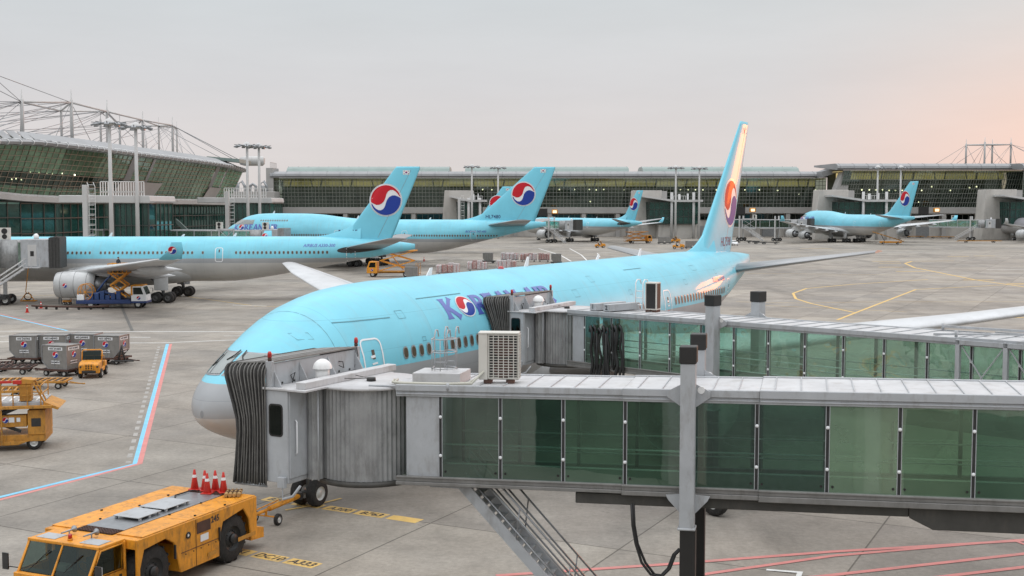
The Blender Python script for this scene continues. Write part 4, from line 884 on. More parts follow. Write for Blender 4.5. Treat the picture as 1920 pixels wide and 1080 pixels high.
# louvre blades standing on the eave
m = MB(); t = .3
while t < len(EV)-1.3:
    p, n = evp(t); p2, _ = evp(min(len(EV)-1.001, t+2.2/(EV[int(t)+1]-EV[int(t)]).length)); c = p.xy-O; c2 = p2.xy-O
    a_ = c+n*(-1.2); b_ = c2+n*(-1.2); e_ = c2+n*(-5.2); f_ = c+n*(-5.2)
    m.bar((a_.x, a_.y, p.z-.95), (e_.x, e_.y, p2.z+.75), 1.7, .10); t += 2.7/(EV[int(t)+1]-EV[int(t)]).length
m.pieces('roof_louvre', 'roofm', tl)
# upper glass bays, leaning outwards towards the eave; grey panel recess between the bays
LEAN = 4.6; ZL = [15.0, 14.9, 14.2, 13.9, 13.9, 13.9, 13.8, 13.8, 13.7, 13.7]
def gl(i, t, o=0):     # i = position along the eave, t = 0 bottom, 1 top
    p, n = evp(i); zl = ZL[min(9, int(i))]+(ZL[min(9, int(i)+1)]-ZL[min(9, int(i))])*(i-int(i)); v = p.xy-O-n*(1.6+LEAN*(1-t)-o)
    return Vector((v.x, v.y, zl+(p.z-2.05-zl)*t))
def glass_bay(i0, i1, nx, nz, lo=0., name='curtain_wall', gm='gleft'):
    g = MB(); K = max(1, nx//3)
    for k in range(K): a, b = i0+(i1-i0)*k/K, i0+(i1-i0)*(k+1)/K; [g.poly([gl(a, h0), gl(b, h0), gl(b, h1), gl(a, h1)], mi) for h0, h1, mi in (((lo, .17, 0), (.17, .47, 1), (.47, 1, 0)) if i1 < 4.8 else ((lo, 1, 0),))]
    go = g.build(name, [gm, 'gterm'], tl); m = MB()
    for k in range(nx+1): a = i0+(i1-i0)*k/nx; m.bar(gl(a, lo, .1), gl(a, 1, .1), .10)
    for j in range(nz+1):
        for k in range(K): a, b = i0+(i1-i0)*k/K, i0+(i1-i0)*(k+1)/K; m.bar(gl(a, lo+(1-lo)*j/nz, .16), gl(b, lo+(1-lo)*j/nz, .16), .09)
    m.build('mullion_grid', 'tanm', go)
M_['tanm'] = mat('tan_mullion', (.30, .25, .19), .6, var=.1, scale=.3)
glass_bay(0, 1, 5, 9); glass_bay(1, 2, 6, 9); glass_bay(2, 3, 6, 9); glass_bay(3, 4, 7, 9); glass_bay(4, 4.75, 6, 9)
glass_bay(4.92, 5.28, 2, 9); glass_bay(5.34, 6, 5, 9); glass_bay(6, 7, 6, 9); glass_bay(7, 7.65, 4, 9); glass_bay(7.8, 8.15, 2, 9); glass_bay(8.2, 8.98, 4, 9)
for (a, b) in ((4.75, 4.92), (5.28, 5.34), (7.65, 7.8), (8.15, 8.2)):
    m = MB(); m.poly([gl(a, 0, .2), gl(b, 0, .2), gl(b, 1, .2), gl(a, 1, .2)]); m.build('bay_joint', 'steel', tl)
for (a, b, h) in ((4.55, 5.6, .40), (7.55, 8.1, .38)):
    m = MB(); K = 6
    for k in range(K):
        p0, p1 = a+(b-a)*k/K, a+(b-a)*(k+1)/K; m.poly([gl(p0, 0, .5), gl(p1, 0, .5), gl(p1+.12, h, .5), gl(p0+.12, h, .5)])
    m.build('blank_panel', 'panel', tl)
# hall interior: floor, dark band, back wall, lamps
m = MB()
for i in range(9):
    a, b = gl(i, .05, -6), gl(i+1, .05, -6); m.poly([a, b, b+Vector((0, 0, 12)), a+Vector((0, 0, 12))]); c_, d_ = gl(i, .0, -.6), gl(i+1, 0, -.6); m.poly([c_, d_, b, a]); c_, d_ = gl(i, .42, -1.2), gl(i+1, .42, -1.2); m.poly([c_, d_, gl(i+1, .42, -8), gl(i, .42, -8)])
m.build('interior_wall', 'inter', tl)
for (px, py) in ((57, 322), (73, 323), (88, 324), (98, 325.5), (116, 325), (40, 337), (22, 336), (30, 335), (140, 328)):
    D = 236+px*.12; p = at(px, py, D+5); m = MB(); m.sphere((p.x-O.x, p.y-O.y, p.z), .16, 0, 8, 4, -1); m.build('ceiling_lamp', 'lamp', tl)
# white ledge above the lower glass
m = MB(); rg = []
for k in range(28):
    i = 9*k/27*.999; a = gl(i, 0, 0); n = evp(i)[1]; z = a.z
    rg.append([m._v((a.x+n.x*o, a.y+n.y*o, z+dz)) for o, dz in ((-.5, .15), (2.3, .1), (2.9, -.3), (2.7, -1.35), (-.5, -1.6))])
for k in range(27):
    for j in range(5): m.face((rg[k][j], rg[k][(j+1) % 5], rg[k+1][(j+1) % 5], rg[k+1][j]))
m.face(rg[0]); m.face(rg[-1][::-1]); m.build('ledge', 'ledge', tl)
# lower dark glass in bays
def lo_bay(i0, i1, n):
    A = gl(i0, 0, 1.4); B = gl(i1, 0, 1.4); z = min(A.z, B.z)-1.5; wall_bay(tl, A.xy, B.xy, 0, z, 0, n, 4, 'glow2', 'dmull', 'lower_glass', mw=.22)
for k in range(9): lo_bay(k, k+.999, max(3, int((EV[k+1]-EV[k]).length/3.2)))
m = MB()
for i in range(9): a, b = gl(i, 0, -4), gl(i+1, 0, -4); a.z = b.z = 0; m.poly([a, b, b+Vector((0, 0, 12.3)), a+Vector((0, 0, 12.3))])
for i in range(9): a, b = gl(i, 0, 0), gl(i+1, 0, 0); a.z = b.z = 6.2; m.poly([a, b, gl(i+1, 0, -4).xy.to_3d()+Vector((0, 0, 6.2)), gl(i, 0, -4).xy.to_3d()+Vector((0, 0, 6.2))])
m.build('lower_interior', 'inter', tl)
# escalator stringers seen through the lower glass
for (x0, y0, x1, y1, D) in ((20, 395, 75, 440, 262), (310, 395, 350, 432, 330)):
    m = MB(); m.bar(Vector(at(x0, y0, D))-O.to_3d(), Vector(at(x1, y1, D))-O.to_3d(), 1.1, .9); m.build('escalator', 'skyl', tl)
# glass bastions with white cap and railing, at two places
def bastion(px0, px1, D, label, ytop):
    a, b = P2(px0, D), P2(px1, D); zt = H+(387.6-ytop)/F*D; r = thing('gate_pavilion', label, 'gate pavilion', (a.x, a.y, 0), 0, 'gate pavilions of the left terminal'); W = b.x-a.x
    wall_bay(r, (0, 0), (W*.94, 0), 0, zt-1.4, 0, 7, 3, 'glow2', 'dmull', 'glass_wall', mw=.2); wall_bay(r, (W*.94, 0), (W, 3), 0, zt-1.4, 0, 1, 3, 'glow2', 'dmull', 'glass_wall', mw=.2); wall_bay(r, (W, 3), (W, 14), 0, zt-1.4, 0, 4, 3, 'glow2', 'dmull', 'glass_wall', mw=.2)
    m = MB(); m.bb(-2, W-2, 6, 6.3, 0, zt-1.5); m.build('interior_wall', 'inter', r)
    m = MB(); m.prism([(-9, zt+.1), (W, zt), (W+.2, zt-1.0), (W, zt-1.4), (-9, zt-1.3)], -.8, 16, 0, 'XZ'); m.build('cap', 'ledge', r, bevel=.1)
    m = MB(); n = 17; x0, x1 = -W*.18, W*.86
    for k in range(n+1): x = x0+(x1-x0)*k/n; m.bar((x, -.3, zt), (x, -.3, zt+2.6), .14)
    for z in (zt+.7, zt+2.6): m.bar((x0, -.3, z), (x1, -.3, z), .14)
    m.build('roof_railing', 'white', r); return r
bastion(206, 284, 222, 'glass pavilion with white cap at the foot of the two left light masts', 367)
bastion(436, 511, 318, 'glass pavilion with white cap behind the second pair of light masts', 371)
# white service posts with caged ladder
def ladder_post(px, ytop, D, w, label):
    p = P2(px, D); z = H+(387.6-ytop)/F*D; r = thing('service_post', label, 'post', (p.x, p.y, 0), 0, 'white posts with ladders')
    m = MB(); m.box((0, 0, z/2), (w, w, z)); m.build('post', 'ledge', r, bevel=.06); m = MB(); x0 = w*.5+.25
    for x in (x0, x0+1.1): m.tube([(x, 0, 0), (x, 0, z-.3), (x-.3, .0, z+.5)], .05, 6)
    for k in range(int(z/.9)): m.tube([(x0, 0, .5+k*.9), (x0+1.1, 0, .5+k*.9)], .04, 5)
    for k in range(int(z/1.8)): m.tube([(x0+.55+.55*math.cos(R(a)), -.55-.5*math.sin(R(a)), 3+k*1.8) for a in range(0, 181, 30)], .04, 5)
    m.build('ladder', 'white', r); return r
ladder_post(162, 347, 214, .85, 'square white post with caged ladder left of the first light mast')
ladder_post(427, 359, 300, .85, 'square white post with caged ladder left of the second pair of masts')
ladder_post(861, 372, 430, .9, 'square white post with caged ladder beside the hidden tail fin')
# roof masts, beams and cables of the left terminal
def mast(root, O3, base, top, r=.38): m = MB(); b_ = base-O3; t_ = top-O3; m.tube([b_, b_.lerp(t_, .82), b_.lerp(t_, .84), t_], [r, r, r*.4, r*.25], 8); m.build('roof_mast', 'ledge', root)
O3 = O.to_3d(); HD = {}
for k, (px, yt, yn, D) in enumerate([(40, 168, 191, 255), (133, 168, 192, 285), (200, 187, 209, 325), (267, 208, 225, 365), (323, 219, 235, 400), (114, 186, 208, 310), (188, 208, 209, 350), (255, 218, 236, 385), (297, 220, 236, 415), (331, 228, 240, 440), (224, 216, 236, 340), (274, 253, 259, 440)]):
    t_ = at(px, yt, D); b_ = t_.copy(); b_.z = 25; mast(tl, O3, b_, t_, .42 if k < 5 else .34); HD[k] = at(px, yn, D)
m = MB()
for a, b in ((0, 1), (1, 2), (2, 3), (3, 4), (0, 5), (5, 6), (1, 5), (6, 2), (6, 10), (10, 7), (7, 8), (8, 9), (3, 7), (4, 8), (4, 9), (3, 8), (2, 10)): m.tube([HD[a]-O3, HD[b]-O3], .27, 6)
m.build('roof_beam', 'ledge', tl)
m = MB(); AN = [(i, evp(i)[0]-evp(i)[1].to_3d()*14+Vector((0, 0, 1.2))) for i in (0.2, 1.2, 2.2, 3.2, 4.1, 5, 5.8, 6.5, 7.2, 8, 8.7)]
AN2 = [(i, evp(i)[0]-evp(i)[1].to_3d()*30+Vector((0, 0, 1.5))) for i in (0, 1, 2, 3, 4, 5, 6, 7, 8)]
for k, (anc) in {0: (0, 1, 2, 3), 1: (1, 2, 4, 5), 2: (3, 4, 6, 7), 3: (4, 5, 7, 8), 4: (6, 7, 9, 10), 9: (7, 8, 9, 10), 8: (8, 9, 10)}.items():
    for a in anc: m.tube([HD[k]-O3, AN[a][1]-O3], .07, 4)
for k, (anc) in {0: (0, 2), 5: (0, 1, 3, 4), 6: (2, 3, 5), 7: (4, 5, 7), 1: (0, 3), 2: (2, 5), 3: (4, 7), 10: (3, 5, 6), 4: (6, 8)}.items():
    for a in anc: m.tube([HD[k]-O3, AN2[a][1]-O3], .07, 4)
for px, py, k in ((-40, 120, 0), (-40, 128, 1), (-60, 190, 0), (-60, 140, 0)): m.tube([HD[k]-O3, at(px, py, 225)-O3], .08, 4)
for a, b in (((455, 303), 4), ((440, 300), 4), ((420, 299), 8), ((455, 303), 9)): m.tube([HD[b]-O3, at(*a, 400)-O3], .09, 4)
m.build('stay_cable', 'steel', tl)
m = MB(); rp = [at(395, 287, 380), at(460, 296, 388)]
m.prism([(rp[0].x-O.x, rp[0].z-2), (rp[1].x-O.x+1, rp[1].z-2), (rp[1].x-O.x+1, rp[1].z-.9), (rp[0].x-O.x, rp[0].z-1.2)], 75, 92, 0, 'XZ'); m.build('roof_plant_deck', 'skyl', tl)
m = MB(); c_ = at(470, 302, 398)-O3; m.lathe([(-3.5, 1.2), (-2, 1.6), (4, 1.6), (4.6, 1.0)], 16, 0, 'X', c_); m.build('roof_roll', 'ledge', tl)
# masts and cables over the right block
tr = thing('roof_truss', 'white masts with cross beam and cables standing on the right concourse roof', 'roof truss', (190, 480, 28)); O4 = Vector((190, 480, 28)); HR = []
for px, yt, yn, D in ((1812, 261, 272, 485), (1847, 257, 271, 480), (1861, 261, 272, 495), (1896, 258, 271, 490)):
    t_ = at(px, yt, D); b_ = t_.copy(); b_.z = 28; mast(tr, O4, b_, t_, .4); HR.append(at(px, yn, D)-O4)
m = MB()
for a, b in ((0, 1), (1, 3), (0, 2), (2, 3), (1, 2)): m.tube([HR[a], HR[b]], .3, 6)
m.build('roof_beam', 'ledge', tr); m = MB()
for (k, px, py) in ((0, 1752, 309), (0, 1782, 309), (1, 1790, 309), (1, 1822, 309), (0, 1830, 309), (2, 1842, 309), (1, 1835, 309), (2, 1880, 309), (3, 1870, 309), (3, 1893, 309), (1, 1890, 309), (3, 1860, 309), (3, 1906, 309), (3, 1960, 305), (3, 1975, 309), (3, 1990, 296)): m.tube([HR[k], at(px, py, 482)-O4], .075, 4)
m.build('stay_cable', 'steel', tr)
# ---- apron light masts
LM = {}
def light_mast(px, ytop, D, label, r=.36):
    p = P2(px, D); z = H+(387.6-ytop)/F*D-.8; root = thing('light_mast', label, 'light mast', (p.x, p.y, 0), 0, 'apron light masts')
    if 'm' not in LM:
        m = MB(); m.tube([(0, 0, 0), (0, 0, .5), (0, 0, .5001), (0, 0, 1)], [1.15, 1.0, 1.0, .75], 12); LM['m'] = m
    m = MB(); m.tube([(0, 0, 0), (0, 0, z*.5), (0, 0, z)], [r*1.25, r, r*.8], 12); m.build('pole', 'ledge', root)
    m = MB(); m.lathe([(-.35, .5), (-.1, 1.0), (.15, 1.1), (.4, .9), (.8, .55), (1.0, .1)], 14, 0, 'Z', (0, 0, z)); m.build('crown_dome', 'ledge', root)
    m = MB(); m.tube([(2.0*math.cos(R(a)), 2.0*math.sin(R(a)), z+.05) for a in range(0, 360, 24)], .12, 6, closed=True)
    for a in range(0, 360, 40): m.bar((0, 0, z), (3.0*math.cos(R(a)), 3.0*math.sin(R(a)), z+.25), .14)
    m.build('ring_frame', 'steel', root)
    for k in range(9):
        a = 2*PI*k/9; m = MB(); m.box((0, 0, 0), (1.0, .8, .34)); o = m.build('floodlight', 'steel', root, bevel=.05); o.location = (2.6*math.cos(a), 2.6*math.sin(a), z-.12); o.rotation_euler = (0, R(22), a)
    return root
for px, yt, D, l in ((210, 225, 211, 'light mast at the far left, nearer of the first pair'), (259, 232, 221, 'light mast right of the leftmost one, its foot behind the white cap'), (466, 268, 287, 'light mast left of the end of the left terminal roof, left of its pair'), (488, 270, 294, 'light mast with a thin rod, right one of the second pair'),
    (885, 309, 434, 'light mast between the two middle tail fins, left of its pair'), (934, 311, 437, 'light mast just left of the humped airliner tail fin, right of its pair'), (1266, 311, 434, 'light mast left of the tall near tail fin, left of its pair'), (1310, 312, 437, 'light mast nearest to the tall near tail fin on its left'),
    (1643, 311, 425, 'light mast before the right block, left of its pair'), (1686, 311, 428, 'light mast just left of the right airliner tail fin')): light_mast(px, yt, D, l)
# ================================================================== passenger boarding bridges
M_['bglass'] = glass('bridge_green_glass', (.34, .54, .43), .11, .02, (.10, .19, .13), .22, .35, rnd=.5); M_['bg_refl_dark'] = glass('bridge_glass_dark_reflection', (.26, .42, .34), .20, .015, (.05, .11, .08), .22, .014, rnd=.4); M_['bg_refl_mid'] = glass('bridge_glass_mid_reflection', (.38, .58, .46), .18, .015, (.14, .23, .16), .34, .014, rnd=.4); M_['bg_refl_light'] = glass('bridge_glass_light_reflection', (.48, .66, .50), .17, .015, (.24, .35, .23), .40, .014, rnd=.3)  # near panes: body colour made darker or paler to imitate reflections
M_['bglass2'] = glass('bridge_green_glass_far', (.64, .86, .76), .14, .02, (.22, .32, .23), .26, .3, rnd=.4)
M_['lampw'] = mat('corridor_lamp', (.8, .85, .8), emit=(.85, 1, .9, 3)); M_['bfloor'] = mat('bridge_floor', (.16, .18, .15), .8); M_['bceil'] = mat('bridge_ceiling', (.22, .25, .22), .7)
EO, EU = Vector((-.88, .475)).normalized(), Vector((.475, .88)).normalized()
def rrect(x0, x1, z0, z1, r, n=4):
    P = []
    for cx, cz, a in ((x1-r, z1-r, 0), (x0+r, z1-r, 90), (x0+r, z0+r, 180), (x1-r, z0+r, 270)):
        for k in range(n+1): t = R(a+90*k/n); P.append((cx+r*math.cos(t), cz+r*math.sin(t)))
    return P
def jet_bridge(label, RC, ang, Lt, z, slope, panes, secs, dockprof, gm, near, post_t, detail=True, C0off=(-1.92, -1.70), nf=1.0):
    r = thing('boarding_bridge', label, 'boarding bridge', (RC[0], RC[1], 0), R(ang), 'boarding bridges')
    ztop, gt, gb, zb = z; SH = Matrix.Identity(4); SH[2][0] = slope; NN = -1.2
    def mb(): m = MB(); m.M = SH.copy(); return m
    # --- tunnel: roof, floor, rails
    for k, (a, b, o) in enumerate(secs):
        m = mb(); m.bb(a, b, NN-.06-o, nf+.06+o, ztop-.10+o*.4, ztop+o*.4); x = a+.35
        s = m.build('roof', 'broof', r, bevel=.015)
        sm = mb(); st = .62 if near else .8
        while x < b-.1: sm.bb(x-.012, x+.012, NN-.02-o, nf+o, ztop+o*.4+.001, ztop+o*.4+.028); x += st
        sm.build('roof_seam', 'bgrey', s)
        for nn, sg in ((NN, -1), (nf, 1)):
            m = mb(); y = nn+sg*o
            m.bb(a, b, y, y+sg*.10, ztop-.13, ztop+.035+o*.4); m.bb(a, b, y, y+sg*.055, gt-.02, ztop-.131); m.bb(a+.01, b-.01, y+sg*.0551, y+sg*.085, gt+.035, gt+.075)
            m.build('roof_fascia', 'bgrey', r, bevel=.012)
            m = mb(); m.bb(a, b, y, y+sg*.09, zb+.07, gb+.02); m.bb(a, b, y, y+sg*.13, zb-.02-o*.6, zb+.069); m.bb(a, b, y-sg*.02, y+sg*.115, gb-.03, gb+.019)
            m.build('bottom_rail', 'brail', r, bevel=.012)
        m = mb(); m.bb(a, b, NN, nf, zb+.0, zb+.13); m.build('floor', 'bfloor', r)
        m = mb(); m.bb(a, b, NN+.06, nf-.06, gt+.02, ztop-.14); m.build('ceiling', 'bceil', r)
    m = mb()
    t = panes[0]+.8
    while t < panes[-1]: m.bb(t-.03, t+.03, -.35, .35, gt-.02, gt+.01); t += 1.64
    m.pieces('ceiling_batten', 'lampw', r)
    m = mb()
    for nn, sg in ((NN+.14, 1), (nf-.14, -1)):
        for zz in (gb+.35, gb+.85): m.tube([(panes[0], nn, zz), (panes[-1], nn, zz)], .022, 6)
    m.pieces('corridor_handrail', 'ewhite', r)
    # grey closed length between the rotunda and the first pane
    m = mb(); m.bb(1.45, panes[0], NN+.01, NN+.09, zb+.02, gt+.02); m.bb(1.25, panes[0], nf-.09, nf-.01, zb+.02, gt+.02); m.pieces('end_panel', 'bgrey', r, bevel=.02)
    m = mb(); m.bb(1.45, 2.55 if near else 2.3, NN-.03, NN+.04, zb-.02, zb+.10); m.build('end_sill', 'bgrey', r)
    # --- glass panes, each a part, with posts and round bolts
    sv = lambda t: next((o for a, b, o in secs if a-.01 <= t < b), 0)
    for i in range(len(panes)-1):
        a, b = panes[i], panes[i+1]; o = sv(a+.1)
        for nn, sg in ((NN-o, -1), (nf+o, 1)):
            m = mb(); y = nn+sg*.015; m.poly([(a+.045, y, gb), (b-.045, y, gb), (b-.045, y, gt), (a+.045, y, gt)]); p = m.build('glass_pane', ([gm, 'bg_refl_dark', 'bg_refl_dark', 'bg_refl_mid', 'bg_refl_dark', 'bg_refl_dark', 'bg_refl_light', 'bg_refl_light', 'bg_refl_mid', 'bg_refl_mid', 'bg_refl_mid', 'bg_refl_mid', 'bg_refl_mid', 'bg_refl_mid', 'bg_refl_mid'][(1, 1, 3, 3, 4, 4, 6, 6, 8, 8, 8, 8, 8, 8)[i]] if near and sg < 0 else gm), r)
            if sg < 0:
                q = mb()
                for (tt, zz) in ((a+.13, gb+.16), (b-.13, gb+.16)): q.lathe([(-.012, .032), (-.004, .03)], 10, 0, 'Y', (tt, y-.008, zz))
                q.pieces('pane_fixing', 'black', p)
    for i, t in enumerate(panes):
        o = sv(t+.1)
        for nn, sg in ((NN-o, -1), (nf+o, 1)):
            m = mb(); y = nn+sg*.0; m.bb(t-.035, t+.035, y-sg*.10, y-sg*.0, gb-.02, gt); mo = m.build('mullion', 'dark', r)
            m = mb(); m.bb(t-.052, t-.036, y-sg*.02, y+sg*.022, gb, gt); m.bb(t+.036, t+.052, y-sg*.02, y+sg*.022, gb, gt); m.pieces('edge_strip', 'bgrey', mo)
            if sg < 0:
                q = mb()
                for f_ in (.27, .745): q.lathe([(-.055, .0), (-.05, .028), (-.035, .042), (-.02, .045)], 12, 0, 'Y', (t, y+.0, gb+(gt-gb)*f_))
                q.pieces('bolt_cap', 'ewhite', mo)
    # --- underside beams
    u0, u1 = (5.95, 14.0) if near else (5.6, 18)
    m = mb(); m.bb(u0, u1, NN+.02, NN+.30, zb-.34, zb-.06); m.bb(u0, u1, nf-.30, nf-.02, zb-.34, zb-.06)
    for k in range(5): t = u0+.3+(u1-u0-.6)*k/4; m.bb(t-.06, t+.06, NN+.31, nf-.31, zb-.30, zb-.12)
    m.build('under_beam', 'bdark', r, bevel=.02)
    m = mb(); m.prism([(14.0, zb-.35), (14.0, zb-.05), (Lt, zb-.05), (Lt, zb-.62), (14.55, zb-.62)], NN-.02, NN+.22, 0, 'XZ'); m.prism([(14.0, zb-.35), (14.0, zb-.05), (Lt, zb-.05), (Lt, zb-.62), (14.55, zb-.62)], nf-.22, nf-.02, 0, 'XZ'); m.pieces('deep_beam', 'bdark', r, bevel=.02)
    # --- lifting portal with capped posts, black lower legs and wheel bogie
    t = post_t; pw = .36 if near else .42
    for nn in (NN-.36, nf+.36):
        m = mb(); m.bb(t-pw/2, t+pw/2, nn-pw/2, nn+pw/2, 3.72, 7.78); m.bb(t-pw/2-.04, t+pw/2+.04, nn-pw/2-.04, nn+pw/2+.04, 3.69, 3.75); p = m.build('lift_post', 'bgrey', r, bevel=.02)
        m = mb(); m.bb(t-pw/2-.03, t+pw/2+.03, nn-pw/2-.03, nn+pw/2+.03, 7.781, 8.20); m.build('post_cap', 'black', p, bevel=.02)
        m = MB(); m.bb(t-.16, t+.22, nn-.17, nn+.17, .9, 3.69+slope*t); m.build('lower_leg', 'black', r, bevel=.01)
        m = mb(); sg = 1 if nn < 0 else -1
        for s2 in (-1, 1): m.prism([(t+s2*pw/2, gt-.1), (t+s2*(pw/2+.34), ztop-.12), (t+s2*(pw/2+.34), ztop+.02), (t+s2*pw/2, ztop+.20)], nn+sg*.13, nn+sg*.17, 0, 'XZ'); m.prism([(t+s2*pw/2, zb+.05), (t+s2*(pw/2+.36), zb+.02), (t+s2*(pw/2+.30), zb-.10), (t+s2*pw/2, zb-.42)], nn+sg*.13, nn+sg*.17, 0, 'XZ')
        m.pieces('gusset', 'bgrey', r)
        m = mb(); m.lathe([(-.02, .09), (.02, .09)], 12, 0, 'Y', (t+pw/2+.12, nn+sg*.14, ztop+.06)); m.build('pulley', 'white', r)
    m = MB(); m.bb(t-.5, t+.5, NN-.4, nf+.4, .75, 1.05); m.build('bogie_frame', 'dark', r, bevel=.03)
    for nn in ((NN+.1, nf-.1) if near else (NN-1.3, nf-.1)):
        for dx in ((-.62, .62) if near else (-.3, .95)): w_ = MB(); wheel_mb(w_, (t+dx, nn, .58), .58, .36, n=24); w_.build('wheel', ['tyre', 'rim'], r)
    # --- cab, in its own axes
    A = Matrix.Rotation(R(ang), 4, 'Z').inverted(); o2 = A @ Vector((C0off[0], C0off[1], 0)); e1 = A @ EO.to_3d(); e2 = A @ EU.to_3d()
    T = Matrix(((e1.x, e2.x, 0, o2.x), (e1.y, e2.y, 0, o2.y), (0, 0, 1, 0), (0, 0, 0, 1)))
    def cb(): m = MB(); m.M = T.copy(); return m
    cr_ = ztop-.10; cf = zb+.04; W_ = 3.95
    m = cb(); m.bb(0, .76, 0, .05, cf, cr_); m.bb(0, .76, W_-.05, W_, cf, cr_); m.bb(0, .76, .05, W_-.05, cf, cf+.12); m.bb(-.03, .05, .05, 1.15, cf+.121, cr_); m.bb(-.03, .05, 2.9, W_-.05, cf+.121, cr_)
    cab = m.build('cab', 'bgrey', r, bevel=.015)
    m = cb(); m.bb(-.62, .82, -.05, W_+.05, cr_+.001, cr_+.06); m.build('cab_roof', 'broof', cab, bevel=.01)
    m = cb(); m.prism(rrect(.16, .62, cf+1.22, cf+2.08, .10), -.012, .002, 0, 'XZ'); fr = m.build('window', 'black', cab); m = cb(); m.prism(rrect(.20, .58, cf+1.26, cf+2.04, .08), -.016, -.0125, 0, 'XZ'); m.build('pane', 'wglass', fr)
    m = cb(); m.bb(.05, .28, -.12, -.001, cf-.10, cf+.18); m.tube([(.15, -.06, cf-.1), (.15, -.06, cf-.42)], .02, 6); m.tube([(.15, -.06, cf-.40), (-.15, -.02, cf-.30), (-.35, .05, cf-.02)], .04, 6); m.build('control_box', 'bgrey', cab, bevel=.01)
    m = cb(); m.bb(.03, .07, .3, .34, cf+.8, cf+1.9) if False else m.tube([(-.05, .25, cf+.75), (-.10, .25, cf+.8), (-.10, .25, cf+1.6), (-.05, .25, cf+1.65)], .02, 6); m.build('grab_rail', 'ewhite', cab)
    # hood
    m = cb(); m.bb(.60, .66, .12, W_-.12, cr_+.061, cr_+.66)
    for u_ in (.0, W_-.12): m.bb(.52, .72, u_, u_+.12, cr_+.061, cr_+.74)
    for u_ in (.12, 1.25, 2.5, W_-.16): m.prism([(.60, cr_+.062), (.60, cr_+.60), (.28, cr_+.062)], u_, u_+.035, 0, 'XZ')
    hd = m.build('hood', 'bgrey', r, bevel=.01)
    m = cb()
    for k in range(7): m.bb(.585, .60, .5+k*.5, .56+k*.5, cr_+.09, cr_+.14)
    m.tube([(.56, .9, cr_+.07), (.50, .95, cr_+.35), (.57, .85, cr_+.28), (.53, .9, cr_+.12)], .014, 5); m.tube([(.5, 2.9, cr_+.3), (.48, 3.1, cr_+.22), (.55, 3.15, cr_+.38), (.58, 3.0, cr_+.4)], .014, 5); m.build('hood_wiring', 'black', hd)
    for u_ in (.06, W_-.06):
        m = cb(); m.lathe([(0, .05), (.06, .055), (.10, .045)], 12, 1, 'Z', (.62, u_, cr_+.74)); m.lathe([(.10, .06), (.22, .055), (.26, .03)], 12, 0, 'Z', (.62, u_, cr_+.74)); m.build('beacon', ['lred', 'brown'], hd)
    m = cb(); m.tube([(.62, W_-.16, cr_+.1), (.5, W_-.13, cr_+.5), (.56, W_-.13, cr_+.74)], .012, 5); m.build('beacon_cable', 'black', hd)
    m = cb(); m.lathe([(0, .19), (.40, .19)], 20, 0, 'Z', (.10, 1.62, cr_+.06)); m.sphere((.10, 1.62, cr_+.40), .26, 0, 20, 7, 0); m.lathe([(0, .26), (.01, .2)], 20, 0, 'Z', (.10, 1.62, cr_+.395)); m.build('roof_vent', 'white', r)
    m = cb(); m.bb(-.50, -.20, .10, 4.3, cr_+.061, cr_+.24); m.build('cross_beam', 'broof', r, bevel=.012)
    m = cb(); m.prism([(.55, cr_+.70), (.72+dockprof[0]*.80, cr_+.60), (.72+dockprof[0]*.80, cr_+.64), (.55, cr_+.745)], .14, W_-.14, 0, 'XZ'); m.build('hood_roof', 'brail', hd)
    # bellows
    NB = 11; rings = []
    dt, dm, dbm = dockprof; zt, zl = cr_+.70, cf-.10
    def dep(zz): f_ = (zz-zl)/(zt-zl); return dbm+(dm-dbm)*(f_/.5) if f_ < .5 else dm+(dt-dm)*((f_-.5)/.5)**1.3
    mm = cb(); ribs = []
    path = [(0, zl+(zt-.35-zl)*k/8) for k in range(9)]+[(.35-.35*math.cos(R(a)), zt-.35+.35*math.sin(R(a))) for a in (22, 45, 68, 90)]
    path += [(W_*k/6, zt) for k in range(2, 5)]+[(W_-x, z_) for x, z_ in path[::-1][0:13]]
    for i in range(2*NB+1):
        f_ = i/(2*NB); fold = (.045 if i % 2 == 0 else -.035)+.014*math.sin(i*2.3+.5); ring = []
        for (u_, zz) in path:
            out = .70+dep(zz)*f_+.018*math.sin(i*1.7+zz*2.1)*f_; fl = .10*f_; cx = (u_-W_/2)/(W_/2); nx = 1 if abs(cx) > .82 else 0; uu = u_+(fl+fold)*(math.copysign(1, cx) if nx else 0); zz2 = zz+(fold*.6 if zz > zt-.36 else 0)-.14*f_*max(0, (zz-zl)/(zt-zl))
            ring.append((out, uu, zz2))
        rings.append(ring)
    ids = [[mm._v(p) for p in rg_] for rg_ in rings]
    for i in range(2*NB):
        for j in range(len(path)-1): mm.face((ids[i][j], ids[i][j+1], ids[i+1][j+1], ids[i+1][j]), 0)
    be = mm.build('bellows', 'rubber', r)
    for i in range(0, 2*NB+1, 2):
        m = cb(); m.tube(rings[i], .022 if i < 2*NB else .035, 5); m.build('rib', 'ribm' if i < 2*NB else 'rubber', be)
    m = cb(); m.tube([(.7, -.02, zl-.03), (.72+dbm, -.10, zl-.03)], .03, 6)
    for k in range(14): x = .75+dbm*k/13; m.tube([(x, -.06, zl-.02), (x+.02, -.07, zl+.05)], .012, 4)
    m.build('bellows_spring', 'steel', be)
    # --- rotunda with corrugated curtain
    m = MB(); n = 132; rr = 1.40; pr = []
    for k in range(n): a = 2*PI*k/n; q = rr+(.022 if k % 2 else -.012); pr.append((q*math.cos(a), q*math.sin(a)))
    A_ = [m._v((x, y, cf-.02)) for x, y in pr]; B_ = [m._v((x, y, cr_-.02)) for x, y in pr]
    for k in range(n): m.face((A_[k], A_[(k+1) % n], B_[(k+1) % n], B_[k]))
    ro = m.build('rotunda_curtain', 'corr', r)
